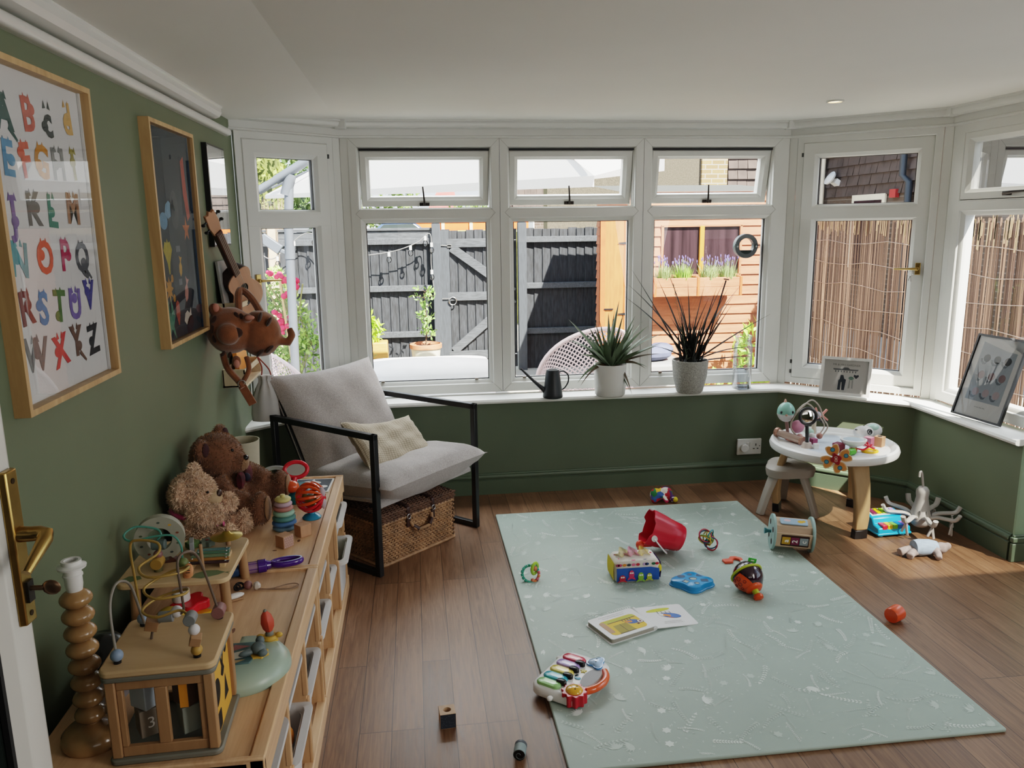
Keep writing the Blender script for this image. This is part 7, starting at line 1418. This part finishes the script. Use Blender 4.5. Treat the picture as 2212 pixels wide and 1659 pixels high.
# stool
t = thing('toy_stool', 'low greige three-legged plastic stool in front of the activity table', 'stool', (1.968, 3.872, 0)); GRG = P('stool_greige', 'a39c93', .5, var=.03)
tri = [(.125*(1+.13*cos(3*(a+.55)))*cos(a), .125*(1+.13*cos(3*(a+.55)))*sin(a)) for a in [2*pi*k/48 for k in range(48)]]
b = B(GRG); b.loft([[V((x*s_, y*s_, z)) for x, y in tri] for s_, z in ((.82, .206), (.95, .21), (1.0, .24), (.99, .253), (.9, .263), (.5, .266), (.14, .266), (.12, .260), (.01, .260))]); st = ob('seat', b, t, ang=40)
b = B(P('stool_button', '8a765c', .5)); b.cyl((0, 0, .261), (0, 0, .265), .012, n=16); ob('button', b, st)
b = B(P('stool_groove', '8a847c', .5)); b.torus((0, 0, .265), .06, .0012, (0, 0, 0), 40, 5); ob('groove', b, st)
for a in (R(-53), R(194), R(71)):
    d = V((cos(a), sin(a), 0)); s_ = V((-sin(a), cos(a), 0)); b = B(GRG); b.loft([[d*(r+o_)+s_*k+V((0, 0, z)) for o_, k in ((-.012, -w_), (.014, -w_*.7), (.014, w_*.7), (-.012, w_))] for r, z, w_ in ((.085, .225, .036), (.13, .12, .03), (.172, .0, .028))]); ob('leg', b, t, bevel=.006, ang=60)
b = B(P('stool_inner', '857f78', .6, bump=.3, bs=90)); b.box((.035, .148, .075), (.055, .006, .11)); ob('ribbed_panel', b, t, bevel=.003)
# mini rainbow piano
t = thing('rainbow_piano', 'small bright blue toy piano with rainbow keys beside the table leg', 'toy piano', (2.318, 3.505, 0), R(3)); CY = P('piano_cyan', '1fa0cf', .3, var=.02)
b = B(CY); b.loft([[V((x, y, z)) for y, z in ((-.075, .018), (-.078, .03), (-.075, .05), (-.035, .056), (-.02, .085), (.06, .098), (.075, .09), (.072, .018))] for x in (-.088, .088)]); ob('case', b, t, bevel=.006, ang=40)
b = B(CY); b.prism([(-.092, -.082), (.092, -.082), (.092, .078), (-.092, .078)], .012, .024); ob('base', b, t, bevel=.004)
for x in (-.06, .06):
    for y in (-.055, .055): b = B(P('piano_foot', '6fc0dc', .3)); b.cyl((x, y, 0), (x, y, .014), .012, .014, n=14); ob('foot', b, t)
for k, c_ in enumerate(('c8283a', 'd8b41c', '6fae24', '1a6fc0', '9a5fc8')): b = B(P('rk_'+c_, c_, .3)); b.box((-.052+k*.028, -.052, .052), (.026, .05, .022)); ob('key', b, t, bevel=.002)
b = B(PAPER); b.prism([(-.078, .0), (.078, .0), (.07, .062), (-.07, .062)], .0, .003); o = ob('xylophone_panel', b, t); o.location = (0, 0, .088); o.rotation_euler = (R(9), 0, 0)
for k, c_ in enumerate(('7a2a4a', 'd8c01c', '7fb424', '2a86c8', 'b090d8')): b = B(P('rx_'+c_, c_, .3)); b.box((-.056+k*.028, .03, .0985+.001), (.021, .054-.004*k, .004), (R(9), 0, 0)); ob('note_bar', b, t, bevel=.001)
# octopus drying hanger
t = thing('octopus_hanger', 'white octopus-shaped peg hanger standing on the floor by the right wall', 'clothes hanger', (2.487, 3.475, 0)); OW = P('hanger_white', 'b9b6b2', .45, var=.02)
b = B(OW); b.lathe([(0, .03), (.03, .032), (.05, .05), (.054, .07), (.048, .10), (.034, .15), (.028, .185), (.031, .205), (.03, .22), (.02, .236), (0, .24)], 32); bd = ob('body', b, t, ang=60)
b = B(OW); b.tube(spline([(0, 0, .236), (-.006, 0, .27), (-.012, 0, .302), (-.018, 0, .317), (-.025, 0, .311), (-.026, 0, .29)], 5), .0055, 8); ob('hook', b, t)
b = B(P('slot_grey', '6a6866', .6))
for a in (-2.3, -1.57, -.85): b.box((.046*cos(a), .046*sin(a), .1), (.007, .006, .045), (0, -.12*cos(a), 0)); 
ob('slot', b, bd)
rn = random.Random(4)
for k in range(8):
    a = 2*pi*k/8-.25; d = V((cos(a), sin(a), 0)); lift = .0 if k in (5, 6) else .012
    b = B(OW); pts = spline([d*.04+V((0, 0, .08)), d*.08+V((0, 0, .098)), d*.125+V((0, 0, .09+lift)), d*.165+V((0, 0, .095+lift)), d*.185+V((0, 0, .125+lift))], 5); b.tube(pts, .0135, 8, flat=.7); ar = ob('arm', b, t)
    if k in (2, 3): continue
    p = d*.15+V((0, 0, .095)); b = B(CHROME); b.torus(p, .006, .0012, (1.2, 0, a)); ob('peg_ring', b, ar)
    s_ = V((-sin(a), cos(a), 0)); b = B(OW); q = p-V((0, 0, .012)); b.bar(q, q+s_*.012-V((0, 0, .062)), .012, .007, d); b.bar(q+s_*.002, q-s_*.018-V((0, 0, .05)), .012, .007, d); ob('peg', b, ar, bevel=.002)

# ------------------------------------------------------------------ window sill things
S = .575
t = thing('watering_can', 'small black watering can with long thin spout on the sill', 'watering can', (.762, 4.345, S)); CAN = P('can_black', '1f2428', .45, var=.05)
b = B(CAN); b.lathe([(0, 0), (.053, 0), (.058, .006), (.056, .02), (.038, .155), (.034, .162), (.03, .162), (.0, .158)], 36); ob('body', b, t, ang=50)
b = B(CAN); b.tube([(-.03, 0, .02), (-.06, -.002, .055), (-.11, -.004, .1), (-.185, -.008, .176)], .009, 12, rs=[.016, .0135, .0085, .0055]); ob('spout', b, t)
b = B(CAN); b.tube(spline([(.036, 0, .145), (.06, 0, .152), (.088, 0, .128), (.09, 0, .09), (.07, 0, .055), (.045, 0, .04)], 6), .0042, 8); ob('handle', b, t)
b = B(P('can_hole', '050505', .9)); b.cyl((0, 0, .161), (0, 0, .1625), .026, n=24); ob('filler_hole', b, t)
def blades(b, specs, rn, wk=1.5):
    for base, tip, w, sag in specs:
        p0, p1 = V(base), V(tip); mid = (p0+p1)/2; out = V((p1.x-p0.x, p1.y-p0.y, 0)); L_ = (p1-p0).length
        c1 = p0+(p1-p0)*.5+V((0, 0, sag*L_)); n = 12; pts = [p0*(1-t_)**2+c1*2*t_*(1-t_)+p1*t_*t_ for t_ in [i/n for i in range(n+1)]]
        sd = out.cross(V((0, 0, 1))); sd = sd.normalized() if sd.length > 1e-4 else V((1, 0, 0)); sd = (sd+V((rn.uniform(-.3, .3), rn.uniform(-.3, .3), 0))).normalized(); rings = []
        for i, p in enumerate(pts):
            t_ = i/n; ww = wk*w*(1-t_**1.6)*(.75+.5*t_*(1-t_)*2)+.0006; d = (pts[min(n, i+1)]-pts[max(0, i-1)]).normalized(); up = d.cross(sd).normalized()
            rings.append([p-sd*ww+up*ww*.1, p+up*ww*.35, p+sd*ww+up*ww*.1, p-up*ww*.7])
        b.loft(rings)
rn = random.Random(8)
t = thing('aloe_plant', 'spiky aloe plant in a plain white pot on the sill', 'potted plant', (1.097, 4.345, S))
b = B(P('pot_white', 'cfcdc8', .45, var=.01)); b.lathe([(0, 0), (.076, 0), (.086, .01), (.09, .06), (.093, .185), (.088, .186), (.085, .17), (0, .165)], 44); ob('pot', b, t, ang=50)
b = B(MATS['soil']); b.cyl((0, 0, .16), (0, 0, .172), .086, n=28); ob('soil', b, t)
tips = [((-.25, -.03, .45), .018, .06), ((.04, -.03, .55), .02, .08), ((.02, .0, .49), .012, .0), ((.13, -.04, .46), .016, .1), ((.19, .02, .42), .012, .05), ((.27, -.05, .29), .018, .07), ((.30, -.03, .355), .016, .12), ((-.2, -.05, .09), .015, .42), ((.10, -.08, .03), .012, .4), ((-.24, .03, .325), .014, .16), ((-.19, -.05, .25), .016, .2), ((.2, -.06, .17), .014, .22), ((-.12, .04, .40), .011, .05), ((-.06, .03, .44), .011, .02), ((.09, .05, .48), .011, .0), ((-.16, -.08, .30), .02, .12), ((.06, -.09, .36), .022, .08), ((-.05, -.09, .34), .022, .06), ((.15, .05, .40), .012, .06), ((-.09, .0, .43), .012, .0), ((.0, .06, .47), .012, 0), ((.11, -.06, .30), .016, .14)]
b = B(P('aloe_leaf', '57664f', .45, var=.25, vs=14)); blades(b, [((rn.uniform(-.02, .02), rn.uniform(-.02, .02), .165), tp, w, sg) for tp, w, sg in tips]+[((rn.uniform(-.03, .03), rn.uniform(-.03, .03), .165), (rn.gauss(0, .11), rn.gauss(-.01, .06), rn.uniform(.28, .42)), rn.uniform(.010, .016), rn.uniform(0, .12)) for k in range(20)], rn); ob('leaves', b, t, ang=50)
b = B(P('aloe_dry', '4a3d28', .6, var=.3, vs=20)); blades(b, [((.0, -.02, .17), (-.185, -.06, .075), .012, .45), ((.02, -.02, .17), (.105, -.09, .02), .013, .5), ((.05, 0, .18), (.19, -.06, .16), .012, .3), ((.06, 0, .19), (.3, -.02, .235), .009, .1)], rn); ob('dry_leaf', b, t, ang=50)
t = thing('grassy_plant', 'dark grassy haworthia-like plant in a grey speckled pot on the sill', 'potted plant', (1.572, 4.345, S))
b = B(P('pot_speckle', '9c9a94', .7, var=.35, vs=160, bump=.3, bs=200)); b.lathe([(0, 0), (.068, 0), (.077, .012), (.097, .10), (.103, .165), (.104, .192), (.098, .193), (.095, .17), (0, .165)], 44); ob('pot', b, t, ang=50)
b = B(MATS['soil']); b.cyl((0, 0, .16), (0, 0, .178), .094, n=28); ob('soil', b, t)
tp2 = [(-.37, -.04, .72), (-.37, .02, .63), (-.41, -.05, .57), (-.16, .0, .72), (-.03, .0, .65), (.19, .0, .65), (.21, .0, .60), (.24, -.04, .58), (.45, -.05, .45), (.44, .02, .245), (.38, -.03, .205), (.16, .04, .60), (.1, .0, .55), (-.13, .0, .45), (-.2, .02, .66), (.25, .03, .5), (.06, -.03, .63), (-.09, -.05, .56), (-.25, -.05, .52), (.3, .02, .62), (-.22, -.02, .28), (.17, -.05, .44)]
b = B(P('grass_leaf_dark', '22241f', .5, var=.2)); blades(b, [((rn.uniform(-.04, .04), rn.uniform(-.02, .02), .17), q, rn.uniform(.005, .0075), rn.uniform(.02, .16)) for q in tp2], rn)
blades(b, [((rn.uniform(-.045, .045), rn.uniform(-.03, .03), .17), (rn.uniform(-.1, .1), rn.uniform(-.05, .05), rn.uniform(.28, .48)), rn.uniform(.004, .009), rn.uniform(0, .06)) for k in range(46)], rn); ob('leaves', b, t, ang=50)
b = B(P('lichen_stem', '6a7258', .7)); 
for k in range(26): t_ = k/25; p = V((-.03-.09*t_, -.03, .2+.42*t_)); b.bar(p, p+V((rn.uniform(-.02, .02), rn.uniform(-.01, .01), .012)), .0016); b.bar(p, p+V((-.004, 0, .018)), .002)
ob('feathery_stem', b, t)
b = B(P('dip_stick', '1c1a1c', .4)); b.cyl((.055, -.02, .17), (.185, -.03, .648), .0045, n=8); b.X = MX.Translation((.186, -.03, .65)); b.cyl((0, 0, 0), (0.001, 0, .006), .016, n=14); ob('moisture_stick', b, t)
m, nt, o = newmat('vase_glass'); g1 = nd(nt, 'ShaderNodeBsdfTransparent'); g1.inputs[0].default_value = (.93, .95, .97, 1); g2 = nd(nt, 'ShaderNodeBsdfGlossy', i_Roughness=.03); lw = nd(nt, 'ShaderNodeLayerWeight', i_Blend=.4); mxs = nd(nt, 'ShaderNodeMixShader'); mu = nd(nt, 'ShaderNodeMath', operation='MULTIPLY', i_1=.9); nt.links.new(lw.outputs['Facing'], mu.inputs[0]); nt.links.new(mu.outputs[0], mxs.inputs[0]); nt.links.new(g1.outputs[0], mxs.inputs[1]); nt.links.new(g2.outputs[0], mxs.inputs[2]); nt.links.new(mxs.outputs[0], o.inputs[0])
t = thing('glass_vase', 'tall clear glass bottle vase at the right of the sill', 'vase', (1.914, 4.40, S))
b = B(m); b.lathe([(0, 0), (.05, 0), (.054, .005), (.054, .25), (.05, .268), (.045, .275), (.045, .288), (.049, .294), (.049, .315), (.046, .317), (.043, .312), (.043, .28), (.051, .25), (.051, .012), (0, .012)], 44); ob('vase', b, t, ang=40)
b = B(glassmat('vase_base', (.82, .87, .93), 1)); b.lathe([(0, .002), (.052, .002), (.052, .012), (0, .012)], 36); b.torus((0, 0, .14), .0535, .0012); ob('thick_base', b, t)
# picture frames standing on the sill
def deskframe(name, label, base, ax, w, h, lean, fm, fw, dep):
    t = thing(name, label, 'picture frame', base); t.rotation_euler = (R(-lean), 0, ax); hw_ = w/2
    MF = MX(((1, 0, 0, 0), (0, 0, -1, 0), (0, 1, 0, 0), (0, 0, 0, 1)))     # local (u,v,n): n towards the room
    b = B(fm); b.X = MF; b.loft([[V((sx*(hw_-d), d if sy < 0 else h-d, n)) for sx, sy in ((-1, -1), (1, -1), (1, 1), (-1, 1))] for d, n in ((0, 0), (0, dep), (fw, dep), (fw, .006), (fw, 0))], cap=False, closed=True); ob('frame', b, t, smooth=False)
    b = B(PAPER); b.X = MF; b.add([(-hw_+fw, fw, .006), (hw_-fw, fw, .006), (hw_-fw, h-fw, .006), (-hw_+fw, h-fw, .006)], [(0, 1, 2, 3)]); pr = ob('print', b, t, smooth=False)
    b = B(PGLASS); b.X = MF; b.add([(-hw_+fw, fw, .012), (hw_-fw, fw, .012), (hw_-fw, h-fw, .012), (-hw_+fw, h-fw, .012)], [(0, 1, 2, 3)]); ob('glass', b, t, smooth=False)
    b = B(P('frame_back', '4a4238', .8)); b.X = MF; b.bb((-hw_+.004, .004, 0), (hw_-.004, h-.004, .004)); ob('backing', b, t)
    return t, pr, MF
t, pr, MF = deskframe('white_box_frame', 'white box frame with a wedding illustration on the sill', (2.385, 4.085, S+.002), R(-38), .265, .215, 12, P('frame_white', 'cfccc6', .5), .016, .022)
GI = P('ink_slate', '4a505a', .8); b = B(P('ink_grey2', '8d8a86', .8)); b.X = MF @ MX.Translation((0, .172, .0066)); b.text('MR & MRS GARDNER', .0155)
b.mat(P('ink_grey3', '7a7d80', .8)); b.X = MF @ MX.Translation((0, 0, .0066)); b.flat([(-.065, .142), (.06, .142), (.065, .15), (-.07, .15)]); b.flat([(-.02, .15), (.02, .15), (.01, .159), (-.012, .159)])
for k in range(8): b.flat(circ(.003, 8, -.055+k*.015, .135, .006))
b.mat(GI); b.flat([(-.038, .03), (-.024, .03), (-.022, .075), (-.018, .075), (-.016, .03), (-.002, .03), (.004, .09), (-.006, .095), (-.012, .115), (-.026, .115), (-.03, .09), (-.036, .085)]); b.flat([(.055, .098), (.069, .112), (.066, .122), (.055, .118), (.044, .122), (.041, .112)]); b.mat(P('ink_green2', '86a094', .8)); b.flat(circ(.014, 14, .03, .1, .01)); b.mat(P('ink_grey4', 'b9b9b6', .8)); b.flat([(.016, .04), (.02, .09), (.026, .09), (.026, .045)]); b.flat([(.034, .045), (.034, .09), (.042, .09), (.042, .04)]); b.X = MF @ MX.Translation((0, .018, .0066)); b.mat(MATS['ink_grey2']); b.text('2021', .008)
ob('illustration', b, pr, smooth=False)
t, pr, MF = deskframe('black_frame', 'thin black frame with nine moon-phase prints leaning on the right sill', (2.715, 3.45, S+.003), R(-84), .30, .42, 17, P('frame_black', '121212', .4), .010, .016)
b = B(P('print_fog', 'aab3ba', .8)); b.X = MF @ MX.Translation((0, 0, .0064)); b.flat([(-.105, .09), (.105, .09), (.105, .35), (.04, .355), (-.105, .385)])
for r_ in range(3):
    for c_ in range(3):
        x, y = -.062+c_*.062, .30-r_*.085; b.mat(P('ink_moon%d' % r_, ('3b3f42', '8a7476', 'b8a9ac')[r_], .8)); b.X = MF @ MX.Translation((x, y, .0068)); b.flat(circ(.02, 18, .006, .006)); b.mat(P('ink_bird_grey', '6f7880', .8)); b.X = MF @ MX.Translation((x, y, .0072)); b.flat([(-.03, .0), (-.018, .002), (-.014, -.012), (.0, -.018), (.014, -.012), (.006, -.026), (-.01, -.028), (-.024, -.016)])
b.mat(MATS['ink_grey2']); b.X = MF @ MX.Translation((0, .062, .0068)); b.text('no two days alike', .009); ob('illustration', b, pr, smooth=False)
# round feeder stuck on the outside of the right-hand window
t = thing('window_bird_feeder', 'round grey ring feeder stuck outside the pane beside the shed window', 'bird feeder', (1.972, 4.56, 1.405)); FGY = P('feeder_grey', '4a5254', .35, var=.08)
RX = MX.Rotation(pi/2, 4, 'X'); b = B(FGY); b.X = RX; ro, ri = circ(.072, 40), circ(.046, 40)
b.loft([[V((x, y, z)) for x, y in c_] for c_, z in ((ro, -.03), (ro, .01), (ri, .01), (ri, -.03))], cap=False, closed=True); ob('ring', b, t, bevel=.003)
b = B(P('feeder_seed', '2e3832', .9, var=.4, vs=80)); b.X = RX; b.prism([(.047*cos(a), .047*sin(a)) for a in [pi+.55+(pi-1.1)*k/14 for k in range(15)]], -.026, .004); ob('seed', b, t)
b = B(P('feeder_clear', '9aa6a4', .1, alpha=.4)); b.X = RX
for x in (-.066, .066): b.cyl((x, 0, .01), (x, 0, .018), .016, n=16)
ob('suction_cup', b, t)
b = B(CHROME); b.X = RX
for x in (-.058, .058): b.cyl((x, -.003, .01), (x, -.003, .015), .006, n=10)
ob('screw', b, t)
SUN, SUND, SKY, EXPO = 22, (-.42, .78, -1.0), 1.5, .5
AREAS = [('added_sky_fill_back', (.9, 5.3, 2.75), (.9, 3.0, .6), 2.6, .8, 120, (.95, .98, 1)),  # three unseen fills added above the windows to boost skylight indoors
         ('added_sky_fill_right', (3.7, 3.4, 2.6), (1.6, 2.8, .5), 1.6, .8, 42, (.97, .98, 1)),
         ('added_sky_fill_left', (-1.3, 5.0, 2.6), (0, 3.2, .6), .9, .7, 22, (.95, .98, 1)),
         ('added_right_fill', (2.74, .3, 1.45), (-.8, 1.6, .7), 1.6, 1.5, 44, (1, .96, .92)),  # unseen fill added at the right wall to brighten the left side
         ('added_rear_fill', (1.0, -1.6, 1.9), (.9, 3.0, .9), 2.4, 1.2, 8, (1, .94, .86))]  # unseen warm fill added behind the camera, no fitting there
LOOK = 'Medium High Contrast'
# ------------------------------------------------------------------ camera, light, look
cam = bpy.data.cameras.new('camera'); co = bpy.data.objects.new('camera', cam); C.objects.link(co)
yaw, pit, rol = .120833, .2001615, -.01325
f_ = V((sin(yaw)*cos(pit), cos(yaw)*cos(pit), -sin(pit))); r_ = V((cos(yaw), -sin(yaw), 0)); u_ = r_.cross(f_)
r2 = r_*cos(rol)+u_*sin(rol); u2 = -r_*sin(rol)+u_*cos(rol)
mw = MX.Identity(4); mw.col[0][:3] = r2; mw.col[1][:3] = u2; mw.col[2][:3] = -f_; mw.col[3][:3] = (0, 0, 1.55)
co.matrix_world = mw; cam.sensor_width = 36; cam.lens = 1699.7/2212*36; cam.clip_start = .02; cam.clip_end = 200
bpy.context.scene.camera = co
sun = bpy.data.lights.new('sun', 'SUN'); sun.energy = SUN; sun.angle = R(.6); sun.color = (1, .93, .82)
so = bpy.data.objects.new('sun', sun); C.objects.link(so); so.rotation_euler = V(SUND).to_track_quat('-Z', 'Y').to_euler()
wd = bpy.data.worlds.new('sky'); bpy.context.scene.world = wd; wd.use_nodes = True; nt = wd.node_tree; bg = nt.nodes['Background']
tc = nt.nodes.new('ShaderNodeTexCoord'); sx = nt.nodes.new('ShaderNodeSeparateXYZ'); rp = nt.nodes.new('ShaderNodeValToRGB')
nt.links.new(tc.outputs['Generated'], sx.inputs[0]); nt.links.new(sx.outputs['Z'], rp.inputs[0]); nt.links.new(rp.outputs[0], bg.inputs[0])
rp.color_ramp.elements[0].position = 0; rp.color_ramp.elements[0].color = (.86, .92, 1, 1); rp.color_ramp.elements[1].position = .7; rp.color_ramp.elements[1].color = (.55, .75, 1, 1)
bg.inputs[1].default_value = SKY
def area(name, loc, tgt, sx, sy, e, col=(1, 1, 1), spread=180):
    l = bpy.data.lights.new(name, 'AREA'); l.shape = 'RECTANGLE'; l.size = sx; l.size_y = sy; l.energy = e; l.color = col; l.spread = R(spread)
    o = bpy.data.objects.new(name, l); C.objects.link(o); o.location = loc; o.rotation_euler = (V(tgt)-V(loc)).to_track_quat('-Z', 'Y').to_euler(); return o
for a in AREAS: area(*a)
sc = bpy.context.scene
sc.view_settings.view_transform = 'Filmic'; sc.view_settings.look = LOOK; sc.view_settings.exposure = EXPO; sc.view_settings.gamma = 1
sc.cycles.max_bounces = 8; sc.cycles.transparent_max_bounces = 24; sc.cycles.diffuse_bounces = 5; sc.cycles.glossy_bounces = 4; sc.cycles.transmission_bounces = 6
sc.cycles.caustics_reflective = False; sc.cycles.caustics_refractive = False; sc.cycles.sample_clamp_indirect = 6; sc.cycles.use_denoising = True
